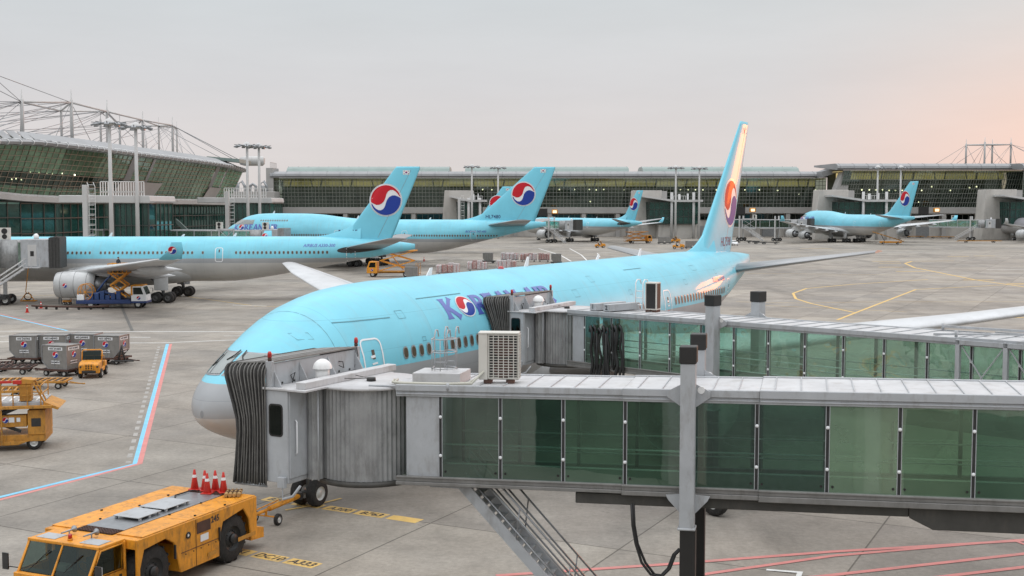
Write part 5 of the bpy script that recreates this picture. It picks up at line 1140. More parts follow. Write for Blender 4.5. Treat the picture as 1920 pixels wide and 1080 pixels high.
    m = MB(); m.lathe([(cf-.16, 1.3), (cf-.16, 1.47), (cf-.03, 1.47), (cf-.03, 1.3)], 48, 0, 'Z'); m.lathe([(cf-.15, .01), (cf-.12, 1.31)], 48, 0, 'Z'); m.build('rotunda_base', 'bdark', r)
    m = MB(); m.lathe([(cr_-.02, 1.46), (cr_-.03, 1.53), (cr_-.0, 1.55), (cr_+.05, 1.55), (cr_+.065, .01)], 56, 0, 'Z'); m.build('rotunda_roof', 'broof', r, )
    m = MB(); m.lathe([(0, .13), (.10, .12)], 14, 0, 'Z', (.15, -.25, cr_+.06)); a_ = A @ Vector((-1.1, -.4, 0)); b_ = A @ Vector((-.7, .35, 0))
    m.tube([(.15, -.25, cr_+.12), (a_.x, a_.y, cr_+.16)], .010, 5); m.tube([(.15, -.25, cr_+.12), (b_.x, b_.y, cr_+.2)], .010, 5); m.build('swivel_cap', 'black', r)
    q = A @ Vector((-1.33, -.98, 0)); m = MB(); n = 28; pr = [(q.x+(.20+(.012 if k % 2 else 0))*math.cos(2*PI*k/n), q.y+(.20+(.012 if k % 2 else 0))*math.sin(2*PI*k/n)) for k in range(n)]
    m.prism(pr, cf, cr_, 0, 'XY'); m.build('curtain_roller', 'corr', r); q2 = A @ Vector((-1.62, -.55, 0)); m = MB(); m.prism([(q2.x+.16*math.cos(2*PI*k/20), q2.y+.16*math.sin(2*PI*k/20)) for k in range(20)], cf, cr_, 0, 'XY'); m.build('curtain_roller', 'dark', r)
    q = A @ Vector((-1.20, -1.28, 0)); m = MB(); m.tube([(q.x, q.y, cf), (q.x, q.y, cr_)], .022, 8); m.build('guide_pole', 'bgrey', r)
    return r, mb, cb, A
PN = [2.4, 4.0, 5.64, 7.22, 8.8, 10.44, 12.1, 13.75, 15.4, 17.05, 18.7, 20.35, 22.0, 23.65]
b1, mb1, cb1, A1 = jet_bridge('boarding bridge nearest the camera, swung back from the airliner nose, with stairs below', (-3.9, 32.4), -13.6, 23.65, (7.04, 6.78, 4.65, 4.46), .0165, PN,
    [(1.2, 7.15, 0), (7.15, 10.5, .045), (10.5, 23.65, .09)], (1.35, .85, 1.0), 'bglass', True, 8.8)
PN2 = [2.2+1.6*k for k in range(15)]
b2, mb2, cb2, A2 = jet_bridge('boarding bridge docked at the second door of the near airliner, behind the nearest bridge', (2.57, 54.1), -47.7, 24.6, (7.16, 6.97, 4.92, 4.70), .012, PN2,
    [(1.2, 19.4, 0), (19.4, 24.6, .10)], (1.35, .72, 1.0), 'bglass2', False, 9.44, C0off=(-2.06, -1.8))
# X-braced outer frame of the second bridge
m = mb2()
for t in (19.4, 21.0, 22.6): m.bb(t-.07, t+.07, -1.50, -1.36, 4.7, 7.15)
m.bb(19.33, 24.6, -1.50, -1.37, 7.0, 7.14)
for t in (19.4, 21.0, 22.6): m.bar((t+.07, -1.43, 4.9), (t+1.53, -1.43, 7.0), .035); m.bar((t+.07, -1.40, 7.0), (t+1.53, -1.40, 4.9), .035)
m.build('braced_frame', 'bgrey', b2)
m = mb2(); m.bar((18.4, -1.2, 7.25), (22, 1.0, 7.30), .08, .06); m.tube([(19.2, -1.2, 7.2), (19.2, -1.2, 7.42)], .05, 8); m.tube([(17.6, .95, 7.2), (17.6, .95, 7.42)], .05, 8); m.bar((17.6, .95, 7.32), (24, 1.1, 7.32), .1, .08); m.build('roof_rail', 'bgrey', b2)
# cable loops hanging on the near side of the second bridge
for k, (t, zt, zb_, wv) in enumerate([(2.75, 6.55, 4.1, .05), (2.95, 6.6, 4.2, .03), (3.25, 6.5, 4.0, .06), (3.5, 6.6, 3.9, .04), (3.75, 6.55, 4.0, .06), (4.0, 6.7, 4.9, .03), (4.2, 6.65, 4.3, .07), (4.45, 6.7, 4.2, .05)]):
    m = mb2(); P = [(t-.1, -1.30, zt-.25), (t-.06, -1.36, zt-.03), (t, -1.42, zt)]+[(t+.08+wv*math.sin(j*1.3+k), -1.42-.03*math.sin(j), zt-.15-(zt-zb_-.15)*j/9) for j in range(10)]
    if k % 2: P += [(t+.14, -1.45, zb_-.1), (t+.22, -1.42, zb_+.15), (t+.2, -1.40, zb_+1.1), (t+.16, -1.40, zt-.3)]
    m.tube(P, .055 if k % 3 else .075, 6); m.build('cable_loop', 'hose', b2)
for t, nm in ((4.35, '1'), (4.95, '2')):     # numbered boxes on the roof of the second bridge
    pass
def lp(A_, RC, ang, t, n, z):    # bridge coordinates to world
    v = Matrix.Rotation(R(ang), 3, 'Z') @ Vector((t, n, 0)); return Vector((RC[0]+v.x, RC[1]+v.y, z))
for k, (t, n_) in enumerate(((2.35, .35), (3.15, -.55))):
    m = mb2(); m.bb(t, t+.36, -1.05, .9, 7.20, 7.50); bx_ = m.build('cable_box', 'bgrey', b2, bevel=.015)
    text_mesh('12'[k], .26, 'box_number', 'ink', bx_, M=Matrix.Translation((t+.18, -1.056, 7.39)) @ Matrix.Rotation(PI/2, 4, 'X'), bold=.008)
def hoop_ladder(m, t, n_, z0, z1, w=.42, cage=True, r_=.018):
    for s in (-1, 1): m.tube([(t+s*w/2, n_, z0), (t+s*w/2, n_, z1-.15), (t+s*w/2, n_+.10, z1), (t+s*w/2, n_+.28, z1-.02), (t+s*w/2, n_+.36, z1-.2)], r_, 6)
    k = z0+.2
    while k < z1-.25: m.tube([(t-w/2, n_, k), (t+w/2, n_, k)], r_*.8, 5); k += .30
    if cage:
        for z_ in (z0+.10, z0+(z1-z0)*.5, z1-.18): m.tube([(t+w/2, n_, z_)]+[(t+w/2+.02+.34*math.cos(R(a))+.0, n_-.34+.34*math.sin(R(a)), z_) for a in (60, 20, -30, -90, -150)]+[(t-w/2, n_, z_)], r_*.8, 5)
        for a in (20, -90, -140): m.tube([(t+w/2+.02+.34*math.cos(R(a)), n_-.34+.34*math.sin(R(a)), z0+.05) , (t+w/2+.02+.34*math.cos(R(a)), n_-.34+.34*math.sin(R(a)), z1-.18)], r_*.7, 5)
m = mb2(); hoop_ladder(m, 3.6, .75, 7.2, 8.5, cage=False, r_=.025); m.build('roof_ladder', 'ewhite', b2)
# near bridge: hatch box with caged ladder, conduits
m = mb1(); m.bb(1.55, 2.85, -.95, .1, 7.041, 7.34); m.build('roof_hatch', 'broof', b1, bevel=.015)
m = mb1(); hoop_ladder(m, 2.15, -.35, 7.35, 8.40, w=.34); hoop_ladder(m, 2.32, -.05, 7.35, 8.46, w=.30, cage=False); m.build('roof_ladder', 'bgrey', b1)
m = mb1()
for k, (o, r_) in enumerate(((0, .03), (.09, .035))): m.tube([(.9+o, -.5, 7.09), (1.0+o, -.95-o, 7.09), (1.4, -1.07-o*.8, 7.09), (2.6, -1.07-o*.8, 7.09), (3.1+o, -.95-o, 7.10), (3.3+o, -.7, 7.25+o), (3.42+o*.5, -.5, 7.6-o*2), (3.5, -.35, 7.72-o*2)], r_, 8)
m.build('conduit', 'pipe', b1)
m = mb1(); m.tube([(2.62, -1.29, 6.95), (2.62, -1.29, 7.13)], .04, 8); m.tube([(.4, -1.1, 7.0), (2.4, -1.24, 7.03)], .03, 6); m.build('roof_peg', 'bgrey', b1)
# stairs under the near bridge
m = MB(); x0, z0, dx, dz = 2.95, 4.45, 4.15, -4.45; m.M = Matrix.Identity(4)
for n_ in (-1.0, .0): m.prism([(x0, z0+.20), (x0+dx, z0+dz+.20), (x0+dx, z0+dz-.10 if False else 0), (x0+dx-.15, 0), (x0-.18, z0-.02)], n_-.03, n_+.03, 0, 'XZ')
st = m.build('stair', 'bgrey', b1)
m = MB(); k = 22
for i in range(k): f_ = (i+.5)/k; x = x0+dx*f_; zz = z0+dz*f_+.02; m.prism([(x-.14, zz), (x+.13, zz), (x+.13, zz-.03), (x-.14, zz-.03)], -.965, -.035, 0, 'XZ'); m.prism([(x-.14, zz-.031), (x-.115, zz-.031), (x-.02, zz-.17), (x-.14, zz-.05)], -.965, -.94, 0, 'XZ')
m.build('tread', 'bgrey', st)
for n_ in (-1.0, .0):
    m = MB()
    for h in (.35, .68, 1.0): m.tube([(x0+.12*h, n_, z0+h), (x0+dx+.12*h, n_, z0+dz+h)], .028, 7)
    for f_ in (.02, .34, .66, .97): m.tube([(x0+dx*f_, n_, z0+dz*f_+.1), (x0+dx*f_+.1, n_, z0+dz*f_+1.0)], .02, 6)
    m.build('handrail', 'steel', st)
m = MB(); m.bb(x0-.9, x0+.1, -1.05, .05, 4.38, 4.47); m.build('stair_landing', 'bgrey', b1)
# power cables drooping to the black leg
def w2l(p, RC, ang): return Matrix.Rotation(R(-ang), 3, 'Z') @ (Vector(p)-Vector((RC[0], RC[1], 0)))
for o in (0, 3.5):
    P = [(1184+o, 945), (1186+o, 985), (1192+o, 1020), (1203+o*2, 1055), (1220+o*2, 1077), (1240, 1082-o), (1256-o, 1066), (1266-o, 1040), (1276-o, 1030), (1286, 1032+o), (1291, 1050), (1294, 1085), (1296, 1180)]
    m = MB(); m.tube([w2l(at(px, py, 29.3+o*.02), (-3.9, 32.4), -13.6) for px, py in P], .035, 7); m.build('power_cable', 'hose', b1)
# air conditioners standing on the roofs
def air_con(label, p, rz, w_, h, d, mesh_front=True, twin=False):
    r = thing('air_conditioner', label, 'air conditioner', p, rz, 'air conditioners on the bridges')
    m = MB()
    if not twin: m.bb(-w_/2, -w_/2+.24, 0, d, .1, h); m.bb(-w_/2+.24, w_/2, .05, d, .1, h); m.bb(-w_/2-.01, w_/2+.01, -.015, d+.01, h, h+.045)
    else: m.bb(-w_/2, w_/2, 0, d, .1, h)
    m.build('shell', 'beige', r, bevel=.012)
    for x in (-w_*.28, w_*.28): m = MB(); m.bb(x-.10, x+.10, 0, d, 0, .10); m.build('foot', 'brown', r, bevel=.01)
    if not twin:
        m = MB(); m.bb(-w_/2+.29, w_/2-.05, .032, .049, .18, h-.05); m.lathe([(.0, .26), (.012, .24), (.012, .01)], 24, 1, 'Y', (.12, .016, h*.30)); m.lathe([(.0, .26), (.012, .24), (.012, .01)], 24, 1, 'Y', (.12, .016, h*.72)); m.build('fan_face', ['black', 'brown'], r)
        m = MB(); x0, x1 = -w_/2+.26, w_/2-.0
        for k in range(7): x = x0+(x1-x0)*k/6; m.bar((x, .0, .14), (x, .0, h-.01), .022, .022)
        for k in range(17): z_ = .15+(h-.17)*k/16; m.bar((x0, -.012, z_), (x1, -.012, z_), .016, .016)
        for k in range(4): y = .02+d*k/3.2; m.bar((x1+.012, y, .14), (x1+.012, y, h-.01), .016, .016)
        for k in range(17): z_ = .15+(h-.17)*k/16; m.bar((x1+.02, .0, z_), (x1+.02, d, z_), .014, .014)
        m.build('guard_grille', 'beige', r); m = MB(); m.bb(x1+.001, x1+.006, .06, d-.02, .16, h-.03); m.build('side_coil', 'black', r)
    else:
        m = MB(); m.bb(-w_/2+.05, w_/2-.05, -.01, .0, .16, h-.06); m.build('coil_face', 'black', r); m = MB(); m.bb(w_/2+.001, w_/2+.01, .06, d-.06, .16, h-.06); m.build('coil_face', 'black', r)
    return r
p = lp(None, (-3.9, 32.4), -13.6, 3.80, -.62, 7.04+.0165*3.95); air_con('cream air conditioner with a grid front on the nearest bridge roof', p, R(-6), 1.05, 1.30, .42)
p = lp(None, (2.57, 54.1), -47.7, 4.7, .25, 7.16+.012*4.5); air_con('air conditioner with black coil faces on the second bridge roof', p, R(-28), .52, 1.28, .50, twin=True)

# ---- apron-side wall of the concourse the photograph is taken from (seen mirrored in the bridge glass)
ow = thing('terminal_building', 'low terminal wall with dark bays, seen only mirrored in the near bridge glass', 'terminal', (0, 9.6, 0), 0, GT)
m = MB(); m.bb(-60, 60, -6, -.5, 0, 6.6); m.build('wall', 'conc', ow)
m = MB(); m.bb(-60, 60, -.499, -.2, 4.9, 5.3); m.build('string_course', 'panel', ow)
x = -58
while x < 56:
    wv = random.choice([3.2, 4.5, 6.0]); m = MB(); m.bb(x, x+wv, -.499, -.44, 0, 3.9); m.build('loading_bay', 'black' if random.random() < .6 else 'steel', ow); m = MB(); m.bb(x+wv+.5, x+wv+1.1, -.499, .1, 0, 4.89); m.build('pier', 'ledge', ow)
    if random.random() < .12: m = MB(); [m.bb(x+wv+1.5, x+wv+3.0, -.499, -.42, 1.4+.22*k, 1.52+.22*k) for k in range(9)]; m.build('louvre', 'ewhite', ow)
    x += wv+random.choice([2.0, 3.8, 5.5])
for k in range(9): a = (-22+k*4.5, 13+3*(k % 3)); line([a, (a[0]+3, a[1]+2.2)], .14, PY, raw=True)
line([(-30, 17), (-10, 19), (10, 17.5), (40, 20)], .14, PY, raw=True)
# ================================================================== vehicles, cargo and people
def rot2(v, a): return Vector((v[0]*math.cos(a)-v[1]*math.sin(a), v[0]*math.sin(a)+v[1]*math.cos(a)))
# ---- pushback tractor in the foreground
hd = Vector((-.3971, -.9178)).normalized(); TA = math.atan2(hd.y, hd.x)
tug = thing('pushback_tractor', 'long orange pushback tractor numbered 245 in the lower left corner', 'tractor', (-10.25, 40.5, 0), TA); tug.scale = (1.065, 1.28, 1.08)
ZT = 1.84; HW = 1.38
m = MB()                                             # body sides with wheel arches (profile x forward, z), extruded in slabs
side = [(0, .50), (0, ZT-.02), (5.55, ZT-.02), (5.55, .42), (5.42, .42), (5.42, 1.0), (5.25, 1.48), (4.35, 1.56), (4.0, 1.35), (3.72, .42), (1.92, .42), (1.92, .9), (1.72, 1.42), (.70, 1.58), (.42, 1.2), (.30, .50)]
for s in (-1, 1): m.prism(side, s*HW, s*(HW-.06), 0, 'XZ')
m.bb(0, 5.55, -HW+.061, HW-.061, ZT-.30, ZT-.02); m.bb(0, .08, -HW+.061, HW-.061, .5, ZT-.301); m.bb(1.95, 3.70, -HW+.061, HW-.061, .42, 1.2); m.bb(.3, 5.5, -.55, .55, .42, 1.4)
body = m.build('body', 'yellow', tug, bevel=.02)
m = MB()
for x0, x1, y0, y1 in ((.05, 1.05, .60, 1.36), (1.07, 2.35, .60, 1.36), (2.37, 3.35, .60, 1.36), (3.37, 5.3, .60, 1.36), (.05, 1.05, -1.36, -.60), (1.07, 2.35, -1.36, -.60), (2.37, 3.35, -1.36, -.60), (3.37, 5.3, -1.36, -.60)): m.bb(x0, x1, y0, y1, ZT-.015, ZT+.012)
m.build('deck_hatch', 'yellow', body, bevel=.008)
m = MB(); m.bb(.55, 4.95, -.57, .57, ZT-.015, ZT+.022); m.build('deck_plate', 'steel', body, bevel=.006)
for x0, x1 in ((1.75, 2.95), (3.1, 4.1)):
    m = MB(); m.bb(x0, x1, -.40, .40, ZT+.10, ZT+.125); 
    for x in (x0+.1, (x0+x1)/2, x1-.1):
        for y in (-.36, .36): m.bb(x-.04, x+.04, y-.03, y+.03, ZT+.02, ZT+.10)
    m.build('raised_cover', 'bgrey', body, bevel=.01)
for x0, x1 in ((.12, .52), (4.98, 5.4)):
    m = MB(); m.bb(x0, x1, -.55, .55, ZT-.014, ZT+.0); o = m.build('grille', 'black', body); m = MB()
    for k in range(13): y = -.53+k*1.06/12; m.bar((x0+.01, y, ZT+.012), (x1-.01, y, ZT+.012), .03, .02)
    for k in range(5): x = x0+.03+k*(x1-x0-.06)/4; m.bar((x, -.54, ZT+.02), (x, .54, ZT+.02), .02, .015)
    m.build('grille_bars', 'brown', o)
for x, y in ((1.5, 1.3), (1.6, .62), (2.9, 1.28), (3.1, .64), (4.3, -.64), (1.2, -.7), (2.6, -.65), (3.5, -1.2)): m = MB(); m.bb(x-.03, x+.03, y-.02, y+.02, ZT+.012, ZT+.05); m.build('latch', 'black', body)
# near-side details
m = MB(); m.bb(2.35, 2.98, HW+.001, HW+.012, 1.35, 1.68); m.build('vent_grille', 'brown', body)
m = MB(); m.lathe([(HW, .10), (HW+.02, .10), (HW+.02, .06), (HW+.005, .05)], 18, 0, 'Y', (3.38, 0, 1.42)); m.lathe([(HW+.006, .045), (HW+.014, .04)], 14, 1, 'Y', (3.38, 0, 1.42)); m.build('filler_port', ['black', 'ewhite'], body)
m = MB(); m.bb(2.45, 2.82, HW+.001, HW+.008, 1.08, 1.28); m.build('notice_plate', 'ewhite', body)
m = MB(); m.bb(1.93, 3.70, HW+.0005, HW+.012, .97, .985); m.bb(3.02, 3.03, HW, HW+.01, .43, 1.8); m.build('panel_joint', 'brown', body)
text_mesh('245', .26, 'fleet_number', 'ink', body, M=Matrix.Translation((2.12, HW+.006, 1.60)) @ Matrix.Rotation(PI, 4, 'Z') @ Matrix.Rotation(PI/2, 4, 'X'), bold=.008)
for x in (1.12, 4.78):
    for s in (-1, 1):
        w_ = MB(); wheel_mb(w_, (x, s*(HW-.34), .74), .74, .52, 0, 1, 40); n = 30
        for k in range(n): a = 2*PI*k/n; w_.box((x+.725*math.cos(a), s*(HW-.34)+.10*(1 if k % 2 else -1), .74+.725*math.sin(a)), (.07, .24, .06), 0, ry=-a-PI/2)
        w_.lathe([(s*.25, .16), (s*.30, .15), (s*.31, .0)], 16, 2, 'Y', (x, s*(HW-.34), .74))
        for k in range(10): a = 2*PI*k/10; w_.lathe([(s*.19, .018), (s*.22, .018)], 6, 2, 'Y', (x+.24*math.cos(a), s*(HW-.34), .74+.24*math.sin(a)))
        w_.v = [(a_-x, b__, c_) for a_, b__, c_ in w_.v]; o = w_.build('wheel', ['tyre', 'dark', 'dark'], tug); o.location = (x, 0, 0); o.scale = (1.08/1.065, 1, 1)
m = MB(); m.prism([(-.05, .35), (-.05, .78), (-.75, .62), (-.75, .30)], -1.15, -1.08, 0, 'XZ'); m.prism([(-.05, .35), (-.05, .78), (-.75, .62), (-.75, .30)], 1.08, 1.15, 0, 'XZ'); m.bb(-.75, -.69, -1.08, 1.08, .30, .62); m.bb(-.69, -.05, -1.08, 1.08, .36, .40)
rp = m.build('rear_platform', 'yellow', tug, bevel=.01); m = MB(); m.bb(-.66, -.08, -1.0, 1.0, .401, .42); m.build('tread_plate', 'brown', rp); m = MB(); m.bb(-.95, -.55, -.10, .10, .42, .60); m.tube([(-.88, 0, .35), (-.88, 0, .75)], .03, 8); m.build('tow_hitch', 'dark', rp)
# cab
m = MB(); CABX = 6.55
m.bb(5.56, CABX+.02, -1.22, 1.22, ZT-.08, ZT)                                # roof
for s in (-1, 1):
    m.prism([(5.56, .42), (5.56, 1.05), (6.95, 1.02), (7.05, .42)], s*1.24, s*1.18, 0, 'XZ')   # door skirt
    m.bar((CABX-.02, s*1.18, ZT-.05), (6.98, s*1.18, 1.02), .07); m.bar((5.62, s*1.20, ZT-.05), (5.62, s*1.20, 1.0), .12, .08)
m.bar((CABX, 0, ZT-.03), (7.0, 0, 1.02), .05); m.bb(6.93, 7.10, -1.24, 1.24, .42, 1.03); m.bb(5.56, 5.62, -1.24, 1.24, .42, 1.7)
m.bar((CABX, -1.22, ZT-.03), (CABX, 1.22, ZT-.03), .08)
cab = m.build('cab', 'yellow', tug, bevel=.012); cab.scale = (1, .86, 1)
m = MB()
for a, b in ((-1.14, -.03), (.03, 1.14)): m.poly([(CABX+.02, a, ZT-.08), (CABX+.02, b, ZT-.08), (6.96, b, 1.05), (6.96, a, 1.05)])
m.build('windscreen', 'cabg', cab)
for s in (-1, 1): m = MB(); m.poly([(5.72, s*1.20, 1.06), (6.88, s*1.20, 1.06), (6.52, s*1.20, ZT-.12), (5.72, s*1.20, ZT-.12)]); m.build('side_window', 'cabg', cab); m = MB(); P_ = [(5.70, s*1.235, 1.05), (6.92, s*1.235, 1.05), (6.53, s*1.235, ZT-.10), (5.70, s*1.235, ZT-.10)]; m.tube(P_, .03, 6, closed=True); m.build('door_frame', 'yellow', cab)
m = MB(); m.bb(5.7, 6.1, -.95, -.35, .6, 1.35); m.bb(5.7, 5.85, -.95, -.35, 1.35, 1.62); m.bb(5.7, 6.1, .35, .95, .6, 1.35); m.bb(5.7, 5.85, .35, .95, 1.35, 1.62); m.bb(6.65, 6.9, -1.1, 1.1, .6, 1.05); m.tube([(6.45+.14*math.sin(R(a))*.5, .62+.19*math.cos(R(a)), 1.22+.16*math.sin(R(a))) for a in range(0, 360, 30)], .018, 6, closed=True); m.bb(5.65, 6.9, -1.15, 1.15, .55, .6); m.build('cab_interior', 'black', cab)
m = MB(); m.bb(6.35, 6.6, -.3, .1, 1.05, 1.22); m.build('cab_bag', 'skyl', cab)
m = MB(); m.bar((6.93, -.9, 1.06), (6.70, -.35, 1.62), .025); m.bar((6.93, .25, 1.06), (6.68, .75, 1.62), .025); m.pieces('wiper', 'black', cab)
m = MB(); m.bb(.1, 1.0, HW+.001, HW+.01, .62, .74); m.bb(2.1, 2.5, HW+.013, HW+.02, .55, .68); m.pieces('grime_plate', 'dyellow', body)
for k in range(5): m = MB(); x = 2.1+k*.35; m.lathe([(HW+.001, .018), (HW+.02, .015)], 8, 0, 'Y', (x, 0, .90)); m.build('rivet', 'dark', body)
m = MB(); m.tube([(.3, -.15, ZT+.02), (.5, -.4, ZT+.06), (1.2, -.48, ZT+.05), (1.6, -.2, ZT+.06)], .02, 6); m.build('hose', 'black', body)
for x in (4.0, 1.95): m = MB(); m.bb(x-.02, x+.02, HW+.001, HW+.05, .9, 1.3); m.build('grab_handle', 'dark', body)
m = MB()
for y in (-.75, .75): m.bb(5.95, 6.42, y-.33, y+.33, ZT+.001, ZT+.014)
m.pieces('roof_window', 'bgrey', cab)
m = MB(); m.lathe([(0, .07), (.05, .07)], 12, 1, 'Z', (6.3, .0, ZT)); m.lathe([(.05, .06), (.15, .055), (.18, .02)], 12, 0, 'Z', (6.3, 0, ZT)); m.build('beacon', ['lred', 'yellow'], cab)
for y in (-.35, .42): m = MB(); m.lathe([(0, .10), (.03, .09), (.08, .03), (.5, .02)], 14, 0, 'X', (5.75, y, ZT+.14)); m.tube([(5.95, y, ZT), (5.95, y, ZT+.13)], .02, 6); m.build('horn', 'steel', cab)
for s in (-1, 1):
    m = MB(); m.tube([(6.9, s*1.2, 1.1), (7.05, s*1.55, 1.15)], .015, 6); m.bb(7.0, 7.04, s*1.48, s*1.68, 1.05, 1.50); m.bb(6.96, 6.995, s*1.50, s*1.66, 1.08, 1.47, 1); m.build('mirror', ['dark', 'ewhite'], cab)
    m = MB(); m.lathe([(0, .09), (.05, .10), (.06, .08)], 14, 0, 'X', (7.10, s*.85, .72)); m.build('headlight', 'ewhite', cab)
m = MB(); m.lathe([(0, .06), (.05, .05)], 10, 0, 'X', (7.1, 1.1, .9)); m.build('marker_lamp', 'lred', cab); m = MB(); m.bb(5.75, 5.85, 1.241, 1.255, .85, .93); m.build('door_handle', 'black', cab)
# ---- towbar from tractor to nose wheel
a = Vector((-9.45, 42.7, .55)); b_ = Vector((-8.15, 45.75, .55)); tb = thing('tow_bar', 'orange tow bar with small wheels between the tractor and the nose gear', 'tow bar', (a.x, a.y, 0)); d = b_-a; d.z = 0; u = d.normalized(); n_ = Vector((-u.y, u.x, 0))
m = MB(); m.tube([(0, 0, .5), tuple(u*1.1+Vector((0, 0, .52))), tuple(u*1.1+Vector((0, 0, .52)))], [.06, .06, .06], 10); m.tube([tuple(u*1.1+Vector((0, 0, .52))), tuple(d*.92+Vector((0, 0, .56)))], .10, 12); m.bar(u*.9+n_*.5+Vector((0, 0, .3)), u*.9-n_*.5+Vector((0, 0, .3)), .05); m.bar(u*.9+Vector((0, 0, .3)), u*.9+Vector((0, 0, .52)), .08)
m.bar(u*.5+n_*.12+Vector((0, 0, .62)), u*1.9+n_*.12+Vector((0, 0, .66)), .04); m.build('bar', 'yellow', tb, bevel=.005)
m = MB(); m.bb(d.x*.93-.14, d.x*.93+.14, d.y*.93-.08, d.y*.93+.24, .42, .70); m.build('tow_head', 'dark', tb, bevel=.01)
for s in (-1, 1): w_ = MB(); p_ = u*.9+n_*s*.52; wheel_mb(w_, (0, 0, 0), .22, .14, n=18); o = w_.build('wheel', ['tyre', 'rim'], tb); o.location = (p_.x, p_.y, .22); o.rotation_euler = (0, 0, math.atan2(u.y, u.x))
# ---- cones
def cone(label, p, s=1., cat='traffic cone'):
    r = thing('traffic_cone', label, cat, p, random.random()*6, 'red traffic cones')
    m = MB(); m.bb(-.19*s, .19*s, -.19*s, .19*s, 0, .03*s); m.lathe([(.03*s, .145*s), (.72*s, .035*s), (.73*s, .0)], 16, 0, 'Z'); m.build('body', 'red', r, bevel=.004)
    for z0, z1 in ((.44, .54),): m = MB(); f_ = lambda z: (.145-.11*(z-.03)/.69+.004)*s; m.lathe([(z0*s, f_(z0)), (z1*s, f_(z1))], 16, 0, 'Z', caps=False); m.build('reflective_band', 'ewhite', r)
    return r
A_ = Matrix.Rotation(TA, 3, 'Z')
for (x, y, l) in ((.14, -.55, 'leftmost of the five cones standing on the tractor deck'), (.12, -.18, 'second cone from the left on the tractor deck'), (-.0, .12, 'cone at the back, third from the left on the tractor deck'), (.42, .14, 'cone nearest the camera on the tractor deck, fourth from the left'), (.10, .50, 'rightmost cone on the tractor deck beside the wooden chocks')):
    p = A_ @ Vector((x+.05, y-.02, 0)); cone(l, (-10.25+p.x*1.12, 40.5+p.y*1.12, (ZT+.024)*1.08), .95)
ch = A_ @ Vector((.28, .95, 0)); r = thing('wheel_chocks', 'bundle of worn wooden chocks lying on the rear of the tractor deck', 'wheel chocks', (-10.25+ch.x*1.12, 40.5+ch.y*1.2, (ZT+.025)*1.08), TA+.5)
for k in range(4): m = MB(); m.tube([(-.36, -.21+k*.14, .07), (.36, -.21+k*.14, .07)], .065, 8); m.build('chock', 'wood', r)
m = MB(); m.tube([(.1, -.25, .13), (.1, .27, .13)], .02, 6); m.tube([(-.15, -.25, .13), (-.15, .27, .13)], .02, 6); m.build('rope', 'brown', r)
g1 = gp(77, 578); cone('red cone on the apron left of the grey engine, farther of two', (g1.x, g1.y, 0), 1.1); g1 = gp(51, 586); cone('red cone at the left, nearest the end of the hose cart', (g1.x, g1.y, 0), 1.15)
g1 = gp(795, 490); cone('small red cone right of the raised platform truck', (g1.x, g1.y, 0), 1.3)
# ---- baggage containers on dollies
def uld(label, p, rz, flip=False, code='AKE 24603KE', word='GARMENT', group='grey baggage containers at the left', logo=True):
    r = thing('baggage_container', label, 'container', p, rz, group); f_ = -1 if flip else 1
    pr = [(-1.0, .52), (-.52, 0), (1.0, 0), (1.0, 1.62), (-1.0, 1.62)]; pr = [(x*f_, z) for x, z in pr]
    m = MB(); m.prism(pr, -.76, .76, 0, 'XZ'); sh = m.build('shell', 'cont', r, bevel=.015)
    m = MB()
    for y in (-.77, .77):
        P_ = [(x, y, z) for x, z in pr]
        for k in range(5): m.bar(P_[k], P_[(k+1) % 5], .05, .05)
    for x, z in pr: m.bar((x, -.77, z), (x, .77, z), .05, .05)
    m.bar((0, -.775, .02), (0, -.775, 1.6), .03); m.build('edge_rail', 'steel', r)
    if logo:
        for (cx, fn) in ((0, lambda u, v, l: Vector((.10*f_+u*.23, -.785-l, .98+v*.23))), (1, lambda u, v, l: Vector((1.012+l, u*.23, .98+v*.23)))):
            decal(emblem_polys(20), fn, 'emblem', EMB, sh, step=.004)
        for (T, w_) in ((Matrix.Translation((.10*f_, 0, 0)) @ Matrix.Rotation(PI/2, 4, 'X'), 0), (Matrix.Rotation(PI/2, 4, 'Z') @ Matrix.Rotation(PI/2, 4, 'X'), 1)):
            for txt, z, s in ((code, 1.40, .17), (word, .46, .17)):
                base = (Matrix.Translation((0, -.779, z)) if not w_ else Matrix.Translation((1.006, 0, z)))
                m = MB(); m.M = base @ T; L_ = len(txt)*s*.62; m.poly([(-L_/2, -.11, 0), (L_/2, -.11, 0), (L_/2, .11, 0), (-L_/2, .11, 0)]); pl = m.build('code_plate', 'ewhite', sh)
                text_mesh(txt, s, 'code_lettering', 'ink', pl, M=base @ T @ Matrix.Translation((0, 0, .008)), bold=.006)
    return r
